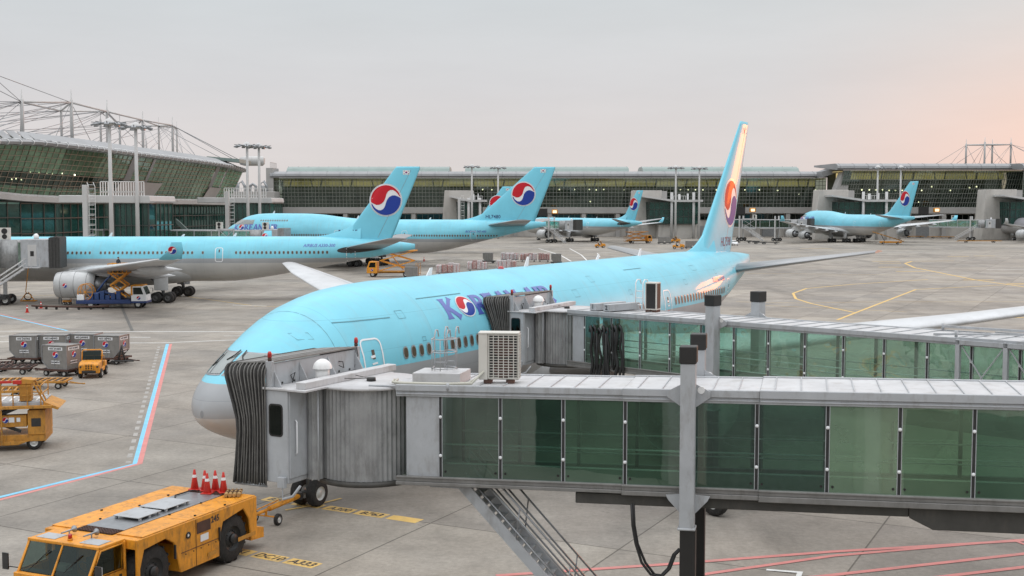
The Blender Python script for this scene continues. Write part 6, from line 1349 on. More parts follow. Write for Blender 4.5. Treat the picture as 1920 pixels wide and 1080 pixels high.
def dolly(label, p, rz, col='brown', L_=2.3, W_=1.7, group='baggage dollies at the left', zt=.52, wh=.22, rollers=True, arm=1):
    r = thing('baggage_dolly', label, 'dolly', p, rz, group); m = MB()
    for y in (-W_/2, W_/2): m.bb(-L_/2, L_/2, y-.05, y+.05, zt-.14, zt)
    for k in range(7): x = -L_/2+.05+(L_-.1)*k/6; m.bb(x-.045, x+.045, -W_/2+.051, W_/2-.051, zt-.12, zt-.005)
    m.bb(-L_/2+.06, L_/2-.06, -.06, .06, zt-.22, zt-.13)
    m.build('frame', col, r, bevel=.008)
    if rollers:
        for k in range(6): x = -L_/2+.05+(L_-.1)*(k+.5)/6; m = MB(); m.tube([(x, -W_/2+.06, zt-.02), (x, W_/2-.06, zt-.02)], .025, 6); m.build('roller', 'dark', r)
    for x in (-L_*.32, L_*.32):
        for y in (-W_/2+.16, W_/2-.16): w_ = MB(); wheel_mb(w_, (x, y, wh), wh, .15, n=16); w_.build('wheel', ['tyre', 'rim'], r)
        m = MB(); m.tube([(x, -W_/2+.1, wh), (x, W_/2-.1, wh)], .04, 6); m.bb(x-.05, x+.05, -.3, .3, wh, zt-.14); m.build('axle', 'dark', r)
    if arm: m = MB(); m.tube([(L_/2*arm, .25, zt-.2), ((L_/2+.85)*arm, 0, .26), (L_/2*arm, -.25, zt-.2)], .035, 6); m.tube([((L_/2+.85)*arm, 0, .26), ((L_/2+1.05)*arm, 0, .26)], .045, 6); m.build('drawbar', col, r)
    return r
def on(px, py, z=0): v = gp(px, py, z); return (v.x, v.y, z)
dz = .525
for i, (px, py, rz, fl, l, code) in enumerate([(52, 668, -.05, False, 'leftmost grey baggage container of the back row', 'AKE 24603KE'), (107, 667, -.02, True, 'grey container second from the left in the back row, behind the single one in front', 'AKE 24604KE'),
        (161, 665, -.10, False, 'grey container in the back row third from the left, beside the rightmost one', 'AKE 24600KE'), (210, 668, -.16, True, 'rightmost grey container of the back row with a dark tow arm before it', 'AKE 23878KE'), (116, 689, -.30, False, 'single grey container standing in front of the back row, its side turned to the camera', 'AKE 24160KE')]):
    q = on(px, py, dz); nm = ['the leftmost grey container', 'the second grey container from the left', 'the third grey container from the left', 'the rightmost grey container', 'the single front grey container'][i]
    dd_ = dolly('brown dolly carrying '+nm, (q[0], q[1], 0), rz, arm=-1 if i in (0, 4) else 1, zt=.52); uld(l, q, rz, fl, code)
    if i == 3: RDOL = dd_
m = MB(); m.tube([(1.0, -1.0, .3), (1.35, -1.1, 1.5)], .06, 6); m.tube([(1.5, -.9, .3), (1.35, -1.1, 1.5)], .06, 6); m.tube([(.5, -1.1, .3), (2.2, -.9, .35)], .07, 6); m.build('folded_drawbar', 'dark', RDOL)
dl = dolly('empty rusty brown roller dolly at the left edge', on(22, 700), .12, 'brown', 3.0, 1.9)
dolly('empty rusty dolly just right of the brown roller dolly at the left edge', on(-12, 694), .3, 'brown', 2.6, 1.7)
for (px, py, rz, l, c) in ((88, 722, .10, 'empty yellow dolly with drawbar to the right, nearest the cargo loader'), ) and [(92, 727, .05, 'empty yellow dolly with its drawbar pointing right above the cargo loader', 'dyellow'), (18, 727, .22, 'empty yellow dolly at the left edge behind the cargo loader', 'dyellow'), (4, 746, .28, 'empty yellow dolly at the left edge nearest the cargo loader platform', 'dyellow')]:
    dolly(l, on(px, py), rz, c, 2.5, 1.6, zt=.55)
# ---- small baggage tractor
def mini_tug(label, p, rz, s=1., group='small yellow baggage tractors'):
    r = thing('baggage_tractor', label, 'tractor', p, rz, group); r.scale = (s, s, s)
    m = MB(); m.prism([(1.35, .35), (1.40, .95), (1.15, 1.12), (.35, 1.18), (.30, .62), (-.55, .62), (-.60, .95), (-1.3, .95), (-1.35, .35)], -.68, .68, 0, 'XZ'); m.build('body', 'yellow', r, bevel=.05)
    for y in (-.70, .70):
        for x in (-.85, .85): w_ = MB(); wheel_mb(w_, (x, y*.95, .32), .32, .22, n=20); w_.build('wheel', ['tyre', 'rim'], r)
    m = MB(); m.bb(1.395, 1.42, -.30, .30, .62, .98); g_ = m.build('radiator', 'black', r); m = MB()
    for k in range(4): y = -.26+k*.173; m.bb(1.42, 1.45, y-.03, y+.03, .60, 1.0)
    for k in range(3): z = .66+k*.12; m.bb(1.42, 1.448, -.30, .30, z-.015, z+.015)
    m.build('radiator_bars', 'yellow', g_)
    m = MB(); m.bb(1.36, 1.50, -.45, .45, .38, .56); m.build('bumper', 'black', r, bevel=.02)
    for y in (-.55, .55): m = MB(); m.lathe([(0, .07), (.03, .07), (.03, .03)], 12, 0, 'X', (1.38, y, .82)); m.build('headlight', 'dark', r)
    m = MB(); m.tube([(.35, -.66, 1.15), (.15, -.66, 1.78), (.15, -.55, 1.85), (.15, .55, 1.85), (.15, .66, 1.78), (.35, .66, 1.15)], .045, 8); m.tube([(-.62, -.62, .9), (-.62, -.62, 1.35), (-.62, .62, 1.35), (-.62, .62, .9)], .035, 6); m.build('roll_frame', 'yellow', r)
    m = MB(); m.poly([(.36, -.6, 1.2), (.36, .6, 1.2), (.20, .6, 1.78), (.20, -.6, 1.78)]); m.build('windscreen', 'wglass', r)
    m = MB(); m.bb(-.5, -.05, -.55, -.05, .62, .95); m.bb(-.5, -.38, -.55, -.05, .95, 1.35); m.bb(-.5, -.05, .05, .55, .62, .95); m.bb(-.5, -.38, .05, .55, .95, 1.35); m.tube([(.12, -.28+.16*math.cos(R(a)), 1.18+.15*math.sin(R(a))) for a in range(0, 360, 36)], .02, 5, closed=True); m.build('seat', 'black', r)
    return r
mini_tug('small orange baggage tractor facing the camera before the grey containers', on(175, 705), R(-82))
m = MB(); m = None
mini_tug('tiny yellow tractor on the open apron in the middle distance', on(1125, 464.5), R(10), 1.05)
# ---- cargo loader at the left edge
cl = thing('cargo_loader', 'big worn yellow cargo loader with ladder and platform at the left edge', 'cargo loader', on(22, 838), R(12)); 
m = MB(); m.bb(-2.6, 1.75, -1.0, 1.0, .42, .75); m.bb(.95, 1.75, -1.05, 1.05, .75, 1.95); m.bb(-.55, .90, -1.02, -.6, 1.15, 1.72); m.bb(-2.6, -.8, -1.0, 1.0, .76, 1.2); m.prism([(-1.3, .28), (.5, .28), (1.0, .46), (-1.3, .46)], -1.12, -1.01, 0, 'XZ'); m.build('chassis', 'dyellow', cl, bevel=.02)
m = MB(); m.bb(1.12, 1.55, -1.062, -1.05, 1.15, 1.55); m.build('radiator', 'dark', cl); m = MB(); m.bb(.1, .35, -1.03, -1.02, 1.38, 1.62); m.bb(.45, .62, -1.03, -1.02, 1.40, 1.60); m.build('notice_plate', 'ewhite', cl)
m = MB(); m.bb(-4.0, 1.7, -1.15, 1.15, 2.16, 2.36); pf = m.build('platform', 'bgrey', cl, bevel=.02); m = MB()
for k in range(14): m.bb(-3.9+k*.4, -3.82+k*.4, -1.0, 1.0, 2.361, 2.41)
for k in range(5): m.bb(-3.9, 1.6, -.95+k*.45, -.88+k*.45, 2.361, 2.40)
m.build('roller_deck', 'white', pf); m = MB(); m.bb(-.3, 2.1, -1.35, -1.152, 2.06, 2.20); m.prism([(1.7, 2.2), (2.35, 1.95), (2.45, 2.05), (1.75, 2.36)], -1.2, .9, 0, 'XZ'); m.build('side_walkway', 'dyellow', pf, bevel=.01)
m = MB()
for x in (-.62, -.20): m.bar((x, -1.20, .35), (x, -1.20, 3.35), .07)
for k in range(11): m.bar((-.62, -1.2, .5+k*.26), (-.2, -1.2, .5+k*.26), .035)
m.build('ladder', 'dyellow', cl)
m = MB(); P_ = [(-.9, -1.2), (-.2, -1.2), (.35, -1.2), (1.0, -1.2), (1.6, -1.2), (1.6, .9)]
for x, y in P_: m.bar((x, y, 2.2), (x, y, 3.15), .05)
for z in (2.7, 3.15): m.bar((-.9, -1.2, z), (1.6, -1.2, z), .045); m.bar((1.6, -1.2, z), (1.6, .9, z), .045)
m.bar((-1.2, -.9, 2.4), (-1.2, -.9, 3.3), .12); m.bb(-1.28, -.9, -.95, -.85, 2.4, 3.3); m.build('guard_rail', 'dyellow', cl)
m = MB(); m.bb(.62, 1.15, -1.1, -.55, 2.4, 3.22); m.prism([(.5, 3.22), (1.2, 3.22), (1.35, 3.42), (.75, 3.50)], -1.15, -.5, 0, 'XZ'); m.bar((1.2, -1.1, 3.4), (1.75, -1.1, 2.3), .08); m.bar((1.2, -.5, 3.4), (1.75, -.5, 2.3), .08); m.build('operator_stand', 'dyellow', cl, bevel=.02)
m = MB(); m.bb(.35, .75, -1.18, -1.06, 3.24, 3.42); m.bb(-.35, .3, -1.24, -1.16, 3.30, 3.42); m.build('lamp_bar', 'red', cl)
m = MB(); m.bar((-2.3, -.8, .9), (.6, -.8, 2.1), .14); m.bar((-2.3, -.8, 2.1), (.6, -.8, .9), .14); m.bar((-2.3, .8, .9), (.6, .8, 2.1), .14); m.bar((-2.3, .8, 2.1), (.6, .8, .9), .14); m.pieces('scissor_arm', 'dark', cl)
for x in (-1.9, 1.2):
    for y in (-.85, .85): w_ = MB(); wheel_mb(w_, (x, y, .36), .36, .26, n=20); w_.build('wheel', ['tyre', 'rim'], cl)
decal(emblem_polys(18), lambda u, v, l: Vector((-.05+u*.14, -1.045-l, 1.5+v*.14)), 'emblem', EMB, cl, step=.002)
# ---- trucks
def truck(label, p, rz, L_=8.0, cabc='yellow', lift=True, platz=4.3, name='platform_truck', group='platform trucks', bedc='dyellow'):
    """local +x = forward (cab end)"""
    r = thing(name, label, 'truck', p, rz, group); h = L_/2
    m = MB(); m.bb(-h, h-.3, -.45, .45, .62, .85); m.bb(-h, h-2.0, -1.1, 1.1, .86, 1.02); m.build('chassis', bedc, r, bevel=.02)
    m = MB(); m.prism([(h-1.75, .62), (h-1.75, 2.55), (h-.45, 2.62), (h-.05, 1.55), (h, .62)], -1.1, 1.1, 0, 'XZ'); cb_ = m.build('cab', cabc, r, bevel=.06)
    m = MB(); m.poly([(h-.405, -.98, 2.50), (h-.405, .98, 2.50), (h-.045, .98, 1.60), (h-.045, -.98, 1.60)]); 
    for v in range(4): pass
    m.build('windscreen', 'wglass', cb_)
    for s in (-1, 1): m = MB(); m.poly([(h-1.5, s*1.106, 1.62), (h-.35, s*1.106, 1.62), (h-.62, s*1.106, 2.42), (h-1.5, s*1.106, 2.42)]); m.build('side_window', 'wglass', cb_); m = MB(); m.bb(h+.001, h+.04, s*.75-.15, s*.75+.15, .9, 1.05); m.build('headlight', 'ewhite', cb_); m = MB(); m.tube([(h-.1, s*1.1, 2.2), (h+.15, s*1.32, 2.2), (h+.15, s*1.32, 1.8)], .03, 5); m.bb(h+.13, h+.18, s*1.32-.08, s*1.32+.08, 1.75, 2.15); m.build('mirror', 'dark', cb_)
    decal(emblem_polys(18), lambda u, v, l: Vector((h-.9-u*.22*(1), 1.112+l, 1.2+v*.22)), 'emblem', EMB, cb_, step=.004); decal(emblem_polys(18), lambda u, v, l: Vector((h-.9+u*.22, -1.112-l, 1.2+v*.22)), 'emblem', EMB, cb_, step=.004)
    for x in (h-1.0, -h+1.6):
        for y in (-.9, .9): w_ = MB(); wheel_mb(w_, (x, y, .48), .48, .3, n=20); w_.build('wheel', ['tyre', 'rim'], r)
    if lift:
        x0, x1 = -h+.3, h-2.2; n = 2; zz = (platz-1.1)/n
        for s in (-.75, .75):
            m = MB()
            for k in range(n): z0 = 1.1+k*zz; m.bar((x0, s, z0), (x1, s, z0+zz), .14, .16); m.bar((x0, s+.14, z0+zz), (x1, s+.14, z0), .14, .16)
            m.pieces('scissor_arm', 'yellow', r)
        m = MB(); m.tube([((x0+x1)/2-1, 0, 1.2), ((x0+x1)/2+1, 0, platz-.8)], .08, 8); m.build('hydraulic_ram', 'yellow', r)
        m = MB(); m.bb(x0-.4, x1+.8, -1.15, 1.15, platz, platz+.16); pl = m.build('platform', 'yellow', r, bevel=.01); m = MB()
        for k in range(13): x = x0-.35+(x1-x0+1.1)*k/12; m.bar((x, -1.12, platz+.16), (x, -1.12, platz+1.15), .04); m.bar((x, 1.12, platz+.16), (x, 1.12, platz+1.15), .04)
        for s in (-1.12, 1.12):
            for q in (.65, 1.15): m.bar((x0-.35, s, platz+q), (x1+.75, s, platz+q), .04)
        m.build('guard_rail', 'steel', pl)
        m = MB()
        for x in (-h-.1, -h-.6): m.bar((x, -1.0, .3), (x, -1.0, 2.3), .06); m.bar((x, 1.0, .3), (x, 1.0, 2.3), .06); m.bar((x, -1, 2.3), (x, 1, 2.3), .06); m.bar((x, -1, 1.6), (x, 1, 1.6), .05)
        m.bb(-h-.65, -h, -1.0, 1.0, .55, .62); m.build('rear_step', 'dyellow', r)
    return r
q = on(735, 519); truck('yellow platform truck with raised scissor lift under the side-on airliner tail', q, R(176), 8.2, 'yellow', True, 4.35)
q = on(1198, 456); truck('distant yellow platform truck with scissor lift beside the small airliner', q, R(20), 8.5, 'yellow', True, 3.6)
# ---- hydrant servicing truck near the engine
q = on(214, 577); hy = truck('blue and white servicing truck with orange cab top and hose reel by the grey engine', q, R(3), 8.0, 'ewhite', False, name='servicing_truck', bedc='navy'); h = 4
m = MB(); m.prism([(h-1.77, 1.62), (h-1.77, 2.58), (h-.43, 2.65), (h-.10, 1.70)], -1.125, 1.125, 0, 'XZ'); 
m = MB(); m.bb(h-1.78, h-.42, -1.12, 1.12, 2.56, 2.70); m.bb(h-1.78, h-1.55, -1.13, 1.13, 1.5, 2.6); m.build('cab_roof', 'yellow', hy, bevel=.04); m = MB(); m.bb(-h, h-1.8, -1.12, 1.12, .55, .9); m.bb(h-1.74, h+.03, -1.13, 1.13, .6, .85); m.build('side_skirt', 'navy', hy, bevel=.03)
m = MB()
for k in range(6): m.bb(-2.6+k*.62, -2.1+k*.62, -.9, .9, 1.03, 1.5+.25*(k % 3))
m.tube([(-2.8, -.6, 1.5), (-1, -.6, 1.9), (.6, -.6, 1.5)], .12, 8); m.build('pump_unit', 'rblue', hy, bevel=.03)
m = MB(); m.tube([(-3.0+.0, -.9, 1.9)]+[(-3.0+.85*math.cos(R(a)), -.9, 1.9+.95*math.sin(R(a))) for a in range(0, 361, 24)], .05, 6); m.tube([(-3.0+.85*math.cos(R(a)), .2, 1.9+.95*math.sin(R(a))) for a in range(0, 360, 24)], .05, 6, closed=True)
for a in range(0, 360, 45): m.bar((-3.0, -.9, 1.9), (-3.0+.85*math.cos(R(a)), -.9, 1.9+.95*math.sin(R(a))), .05); m.bar((-3.0+.85*math.cos(R(a)), -.9, 1.9+.95*math.sin(R(a))), (-3.0+.85*math.cos(R(a)), .2, 1.9+.95*math.sin(R(a))), .05)
m.build('hose_reel', 'yellow', hy); m = MB(); m.bb(-3.9, -3.1, -1.1, -.5, .9, 1.6); m.build('cabinet', 'ewhite', hy, bevel=.03)
m = MB(); m.bb(-.4, 1.8, -.95, .95, 4.0, 4.12)
for x in (-.35, .2, .75, 1.3, 1.75):
    for y in (-.92, .92): m.bar((x, y, 4.1), (x, y, 5.15), .09)
for z in (4.6, 5.15):
    for y in (-.92, .92): m.bar((-.35, y, z), (1.75, y, z), .09)
    for x in (-.35, 1.75): m.bar((x, -.92, z), (x, .92, z), .05)
m.build('work_platform', 'yellow', hy); m = MB()
for s in (-.7, .7):
    for k in range(2): z0 = 1.3+k*1.35; m.bar((-.2, s, z0), (1.6, s, z0+1.35), .17); m.bar((-.2, s+.1, z0+1.35), (1.6, s+.1, z0), .17)
m.pieces('scissor_arm', 'yellow', hy); m = MB(); m.tube([(-2.2, -.3, 1.4), (-.8, -.3, 3.2), (.2, -.2, 4.2)], .11, 8); m.build('delivery_arm', 'rblue', hy)
# hose cart: long low pipe on small wheels
a, b_ = on(60, 579), on(205, 580); hc = thing('hose_cart', 'long low coupling pipe on small castors lying before the servicing truck', 'hose cart', a); d = Vector(b_)-Vector(a)
m = MB(); P_ = [Vector((0, 0, .35))+d*t+Vector((0, -1.0*math.sin(PI*t), 0)) for t in [k/14 for k in range(15)]]; m.tube(P_, .11, 8); m.build('pipe', 'brown', hc)
for k in range(1, 14, 2): w_ = MB(); wheel_mb(w_, P_[k]-Vector((0, 0, .2)), .15, .1, n=12); w_.bar(P_[k]-Vector((0, .3, .15)), P_[k]+Vector((0, .3, -.15)), .05, m=1); w_.build('castor', ['tyre', 'dark'], hc)
# yellow hose stand under the left bridge
q = on(52, 566); hs = thing('hose_stand', 'yellow A-frame hose stand under the left boarding bridge', 'stand', q); m = MB(); m.bar((-.9, 0, .1), (-.1, 0, 1.2), .08); m.bar((.9, 0, .1), (.1, 0, 1.2), .08); m.bar((-.9, 0, .12), (.9, 0, .12), .1); m.bar((-.9, .7, .12), (.9, .7, .12), .1); m.bar((-.5, 0, .6), (.5, 0, .6), .07); m.bar((-.3, .2, 1.2), (.1, .2, 4.2), .08); m.build('frame', 'yellow', hs); m = MB(); m.tube([(.45*math.cos(R(a)), .1, .65+.4*math.sin(R(a))) for a in range(0, 360, 30)], .07, 6, closed=True); m.build('hose_coil', 'hose', hs)
# ---- people
def person(label, p, rz, vest=True, s=1.):
    sk = [((0, 0, .95), .13), ((0, 0, 1.18), .13), ((0, 0, 1.40), .15), ((0, 0, 1.52), .06), ((0, 0, 1.60), .085), ((0, .01, 1.72), .085)]
    r = thing('person', label, 'person', p, rz, 'ground crew'); r.scale = (s, s, s)
    def skin(V, E_, nm, mt, par):
        me = bpy.data.meshes.new(nm); me.from_pydata([v for v, _ in V], E_, []); me.materials.append(M_[mt]); o = bpy.data.objects.new(nm, me); C.objects.link(o); o.parent = par
        md = o.modifiers.new('skin', 'SKIN')
        for i, (_, rr) in enumerate(V): me.skin_vertices[0].data[i].radius = (rr, rr*.85) if nm != 'x' else (rr, rr)
        me.skin_vertices[0].data[0].use_root = True
        o.modifiers.new('sub', 'SUBSURF').levels = 1; return o
    V = sk+[((.10, 0, .90), .10), ((.11, -.03, .50), .07), ((.12, .02, .10), .05), ((.12, -.12, .05), .05), ((-.10, 0, .90), .10), ((-.12, .04, .50), .07), ((-.13, .06, .10), .05), ((-.13, -.08, .05), .05),
        ((.20, 0, 1.42), .07), ((.26, .0, 1.15), .05), ((.27, -.12, .93), .04), ((-.20, 0, 1.42), .07), ((-.27, 0, 1.16), .05), ((-.24, -.14, .95), .04)]
    E_ = [(0, 1), (1, 2), (2, 3), (3, 4), (4, 5), (0, 6), (6, 7), (7, 8), (8, 9), (0, 10), (10, 11), (11, 12), (12, 13), (2, 14), (14, 15), (15, 16), (2, 17), (17, 18), (18, 19)]
    b = skin(V, E_, 'body', 'navycloth', r)
    m = MB(); m.sphere((0, -.01, 1.66), .105, 0, 12, 8, -1, (1, 1.05, 1.25)); m.sphere((0, -.12, 1.65), .02, 0, 6, 4, -1); m.build('head', 'skin', b); m = MB(); m.sphere((0, .01, 1.70), .115, 0, 12, 5, 0, (1, 1.1, 1)); m.build('hair', 'black', b)
    for x, y in ((.27, -.15), (-.24, -.17)):
        m = MB(); m.sphere((x, y, .88), .04, 0, 8, 5, -1, (.7, 1, 1.2))
        for k in range(4): m.tube([(x-.025+.016*k, y-.01, .86), (x-.025+.016*k, y-.03, .80), (x-.025+.016*k, y-.015, .77)], .009, 5)
        m.tube([(x, y-.03, .89), (x, y-.06, .86)], .01, 5); m.build('hand', 'skin', b)
    if vest: m = MB(); m.lathe([(.98, .17), (1.2, .19), (1.42, .20), (1.50, .12)], 16, 0, 'Z', caps=False, scale=(1.05, .85)); ve = m.build('vest', 'vest', b); m = MB(); m.lathe([(1.16, .196), (1.21, .200)], 16, 0, 'Z', caps=False, scale=(1.05, .85)); m.build('reflective_stripe', 'ewhite', ve)
    return r
person('worker in a yellow high visibility vest standing left of the grey engine', on(113, 571), R(20))
A_ = Matrix.Rotation(R(3), 3, 'Z') @ Vector((.6, 0, 0)); q = on(214, 577); person('worker in dark clothes on the orange work platform under the wing', (q[0]+A_.x, q[1]+A_.y, 4.12), R(160), vest=False)
q = on(735, 519); person('worker in dark clothes on the raised platform under the airliner tail', (q[0]+1.2, q[1], 4.52), R(120), vest=False)
q = on(126, 571.5); cart = thing('tool_trolley', 'small orange tool trolley beside the worker in the yellow vest', 'trolley', q); m = MB(); m.bb(-.45, .45, -.3, .3, .35, .55); m.tube([(.4, -.25, .5), (.6, -.25, 1.05), (.6, .25, 1.05), (.4, .25, .5)], .03, 6); m.build('frame', 'yellow', cart, bevel=.02)
for x in (-.3, .3): w_ = MB(); wheel_mb(w_, (x, -.3, .17), .17, .08, n=12); wheel_mb(w_, (x, .3, .17), .17, .08, n=12); w_.build('wheel', ['tyre', 'rim'], cart)
# ---- cargo pallets and dolly train in the middle distance
def pallet(label, p, rz, L_=3.0, W_=2.2, H_=1.5, c='wrap', group='wrapped cargo pallets', seed=0):
    rnd = random.Random(seed); r = thing('cargo_pallet', label, 'cargo pallet', p, rz, group); m = MB(); m.bb(-L_/2, L_/2, -W_/2, W_/2, .35, .47); m.build('base_sheet', 'steel', r)
    for i in range(4):
        for j in range(2):
            m = MB(); x = -L_/2+L_*(i+.5)/4; y = -W_/2+W_*(j+.5)/2; hh = H_*(.75+.35*rnd.random()); m.bb(x-L_/8+.02, x+L_/8-.02, y-W_/4+.02, y+W_/4-.02, .471, .47+hh); m.build('wrapped_load', c if rnd.random() > .3 else ('wrap2' if c == 'wrap' else 'wrap'), r, bevel=.06)
    m = MB()
    for k in range(5): x = -L_/2+L_*(k+.5)/5; m.tube([(x, -W_/2-.02, .48), (x, -W_/2-.02, .5+H_*.8), (x, W_/2, .5+H_*.9)], .02, 4)
    m.build('net_strap', 'red', r)
    for x in (-L_*.35, L_*.35): w_ = MB(); wheel_mb(w_, (x, -W_/2+.15, .17), .17, .12, n=12); w_.build('wheel', ['tyre', 'rim'], r)
    return r
for i, (px, py, L_, c, l) in enumerate([(956, 490, 3.8, 'wrap2', 'wrapped pallet just right of the grey container in the dolly train'), (991, 491, 3.6, 'wrap', 'reddish wrapped pallet in the middle of the dolly train'), (1020, 491, 2.4, 'wrap', 'wrapped pallet near the right end of the dolly train'),
        (840, 516, 4.0, 'wrap2', 'low wrapped pallet seen over the crown of the near airliner, leftmost of three'), (895, 509, 3.6, 'wrap', 'white and red pallet over the crown of the near airliner, middle of three'), (950, 508, 3.6, 'wrap2', 'white topped pallet right of the white and red one, behind an aerial')]):
    pallet(l, on(px, py), R(-4), L_, 2.0, 1.35 if i < 3 else 1.5, c, seed=i)
for i, (px, py, l) in enumerate([(915, 489, 'grey container at the left end of the dolly train'), (1043, 491, 'grey container at the right end of the dolly train'), (772, 520, 'grey container at the right foot of the raised platform truck')]):
    q = on(px, py, .5); dolly('dolly under the '+l, (q[0], q[1], 0), R(-3), 'dark', 3.2 if i < 1 else 2.4, 1.7, 'dollies of the middle train', arm=-1); uld(l, q, R(-3), False, logo=False, group='distant baggage containers')
# ---- distant things round the right airliners
for i, (px, py, l) in enumerate([(1240, 454.5, 'distant grey container left of the distant orange tractor'), (1252, 454.5, 'distant grey container touching the distant orange tractor'), (1292, 463, 'distant grey container left of the foot of the tall tail fin'), (1305, 463, 'distant grey container nearest the foot of the tall tail fin'), (1731, 443, 'leftmost distant container behind the right airliner engine'), (1743, 443, 'middle distant container behind the right airliner engine'), (1754, 443, 'rightmost distant container behind the right airliner engine'), (1420, 440, 'distant pale container under the far glass walkway')]):
    q = on(px, py, .5); uld(l, q, R(-6), i % 2 == 0, logo=False, group='distant baggage containers')
    dolly('dolly under the '+l, (q[0], q[1], 0), R(-6), 'dark', 2.4, 1.7, 'distant dollies', arm=0, rollers=False)
mini_tug('distant orange tractor between grey containers left of the tall tail fin', on(1266, 455), R(15), 1.1); mini_tug('distant orange tractor partly behind the near airliner crown', on(1272, 467), R(-10), 1.2)
for i, (px, py, l, L_) in enumerate([(1395, 455, 'flat dark dolly right of the small white car', 5), (1412, 456, 'flat dark dolly second right of the small white car', 4), (1425, 457.5, 'flat dark dolly in the middle of the distant row', 4.5), (1443, 458, 'flat dark dolly at the right end of the distant row', 6), (1837, 455, 'long low trailer on the apron at the right', 14), (1765, 447, 'long flat trailer under the right airliner wing', 10), (1715, 446, 'flat trailer left of the distant containers', 7)]):
    dolly(l, on(px, py), R(-3+i), 'dark' if i < 4 else 'dyellow', L_, 2.0, 'flat trailers on the far apron', zt=.7, wh=.3, rollers=False, arm=-1)
def car(label, p, rz, c='ewhite', van=False, group='cars and vans on the far apron'):
    r = thing('parked_van' if van else 'parked_car', label, 'van' if van else 'car', p, rz, group)
    pr = [(-2.1, .35), (-2.15, .85), (-2.0, 1.0), (-1.7, 1.42), (.1, 1.45), (.85, .98), (1.9, .85), (2.1, .6), (2.1, .35)] if not van else [(-2.4, .4), (-2.45, 1.9), (-2.3, 2.05), (1.3, 2.05), (1.95, 1.25), (2.4, 1.05), (2.45, .4)]
    m = MB(); m.prism(pr, -.85, .85, 0, 'XZ'); m.build('body', c, r, bevel=.08); zt = 1.38 if not van else 1.85
    for s in (-1, 1): m = MB(); m.poly([(-1.6, s*.857, zt-.40), (.5 if not van else 1.2, s*.857, zt-.40), (.05 if not van else .9, s*.857, zt), (-1.5, s*.857, zt)]); m.build('side_window', 'wglass', r)
    m = MB(); x0, x1 = ((.14, .80) if not van else (1.36, 1.92)); z0 = 1.0 if not van else 1.32; m.poly([(x0+.02, -.75, zt+.02), (x0+.02, .75, zt+.02), (x1+.02, .75, z0+.03), (x1+.02, -.75, z0+.03)]); m.build('windscreen', 'wglass', r)
    for x in (-1.4, 1.35):
        for y in (-.8, .8): w_ = MB(); wheel_mb(w_, (x, y, .32), .32, .2, n=16); w_.build('wheel', ['tyre', 'rim'], r)
    for s in (-1, 1): m = MB(); m.bb(2.11 if not van else 2.46, 2.14 if not van else 2.49, s*.65-.12, s*.65+.12, .62, .74); m.build('headlight', 'lamp' if False else 'steel', r)
    return r
car('small white car parked right of the tall near tail fin', on(1375, 460), R(-80)); car('white van parked behind the small airliner tail', on(1213, 441), R(170), van=True); car('white car behind the small airliner tail, right of the white van', on(1231, 443.5), R(170)); 
truck('white flatbed truck before the grey airliner at the right edge', on(1866, 449), R(5), 7.5, 'ewhite', False, group='distant trucks')
# belt loader under the right airliner
q = on(1668, 458); bl = thing('belt_loader', 'yellow belt loader raised to the rear hold of the right airliner', 'belt loader', q, R(170)); m = MB(); m.bb(-3.5, 3.0, -.9, .9, .4, .95); m.build('chassis', 'yellow', bl, bevel=.05); m = MB(); m.bar((-4.2, 0, .9), (5.2, 0, 3.9), .9, .25); m.build('conveyor', 'dyellow', bl); m = MB(); m.bar((1.5, 0, .9), (2.6, 0, 3.0), .2); m.build('strut', 'dark', bl)
for x in (-2.4, 2.0):
    for y in (-.8, .8): w_ = MB(); wheel_mb(w_, (x, y, .4), .4, .25, n=14); w_.build('wheel', ['tyre', 'rim'], bl)
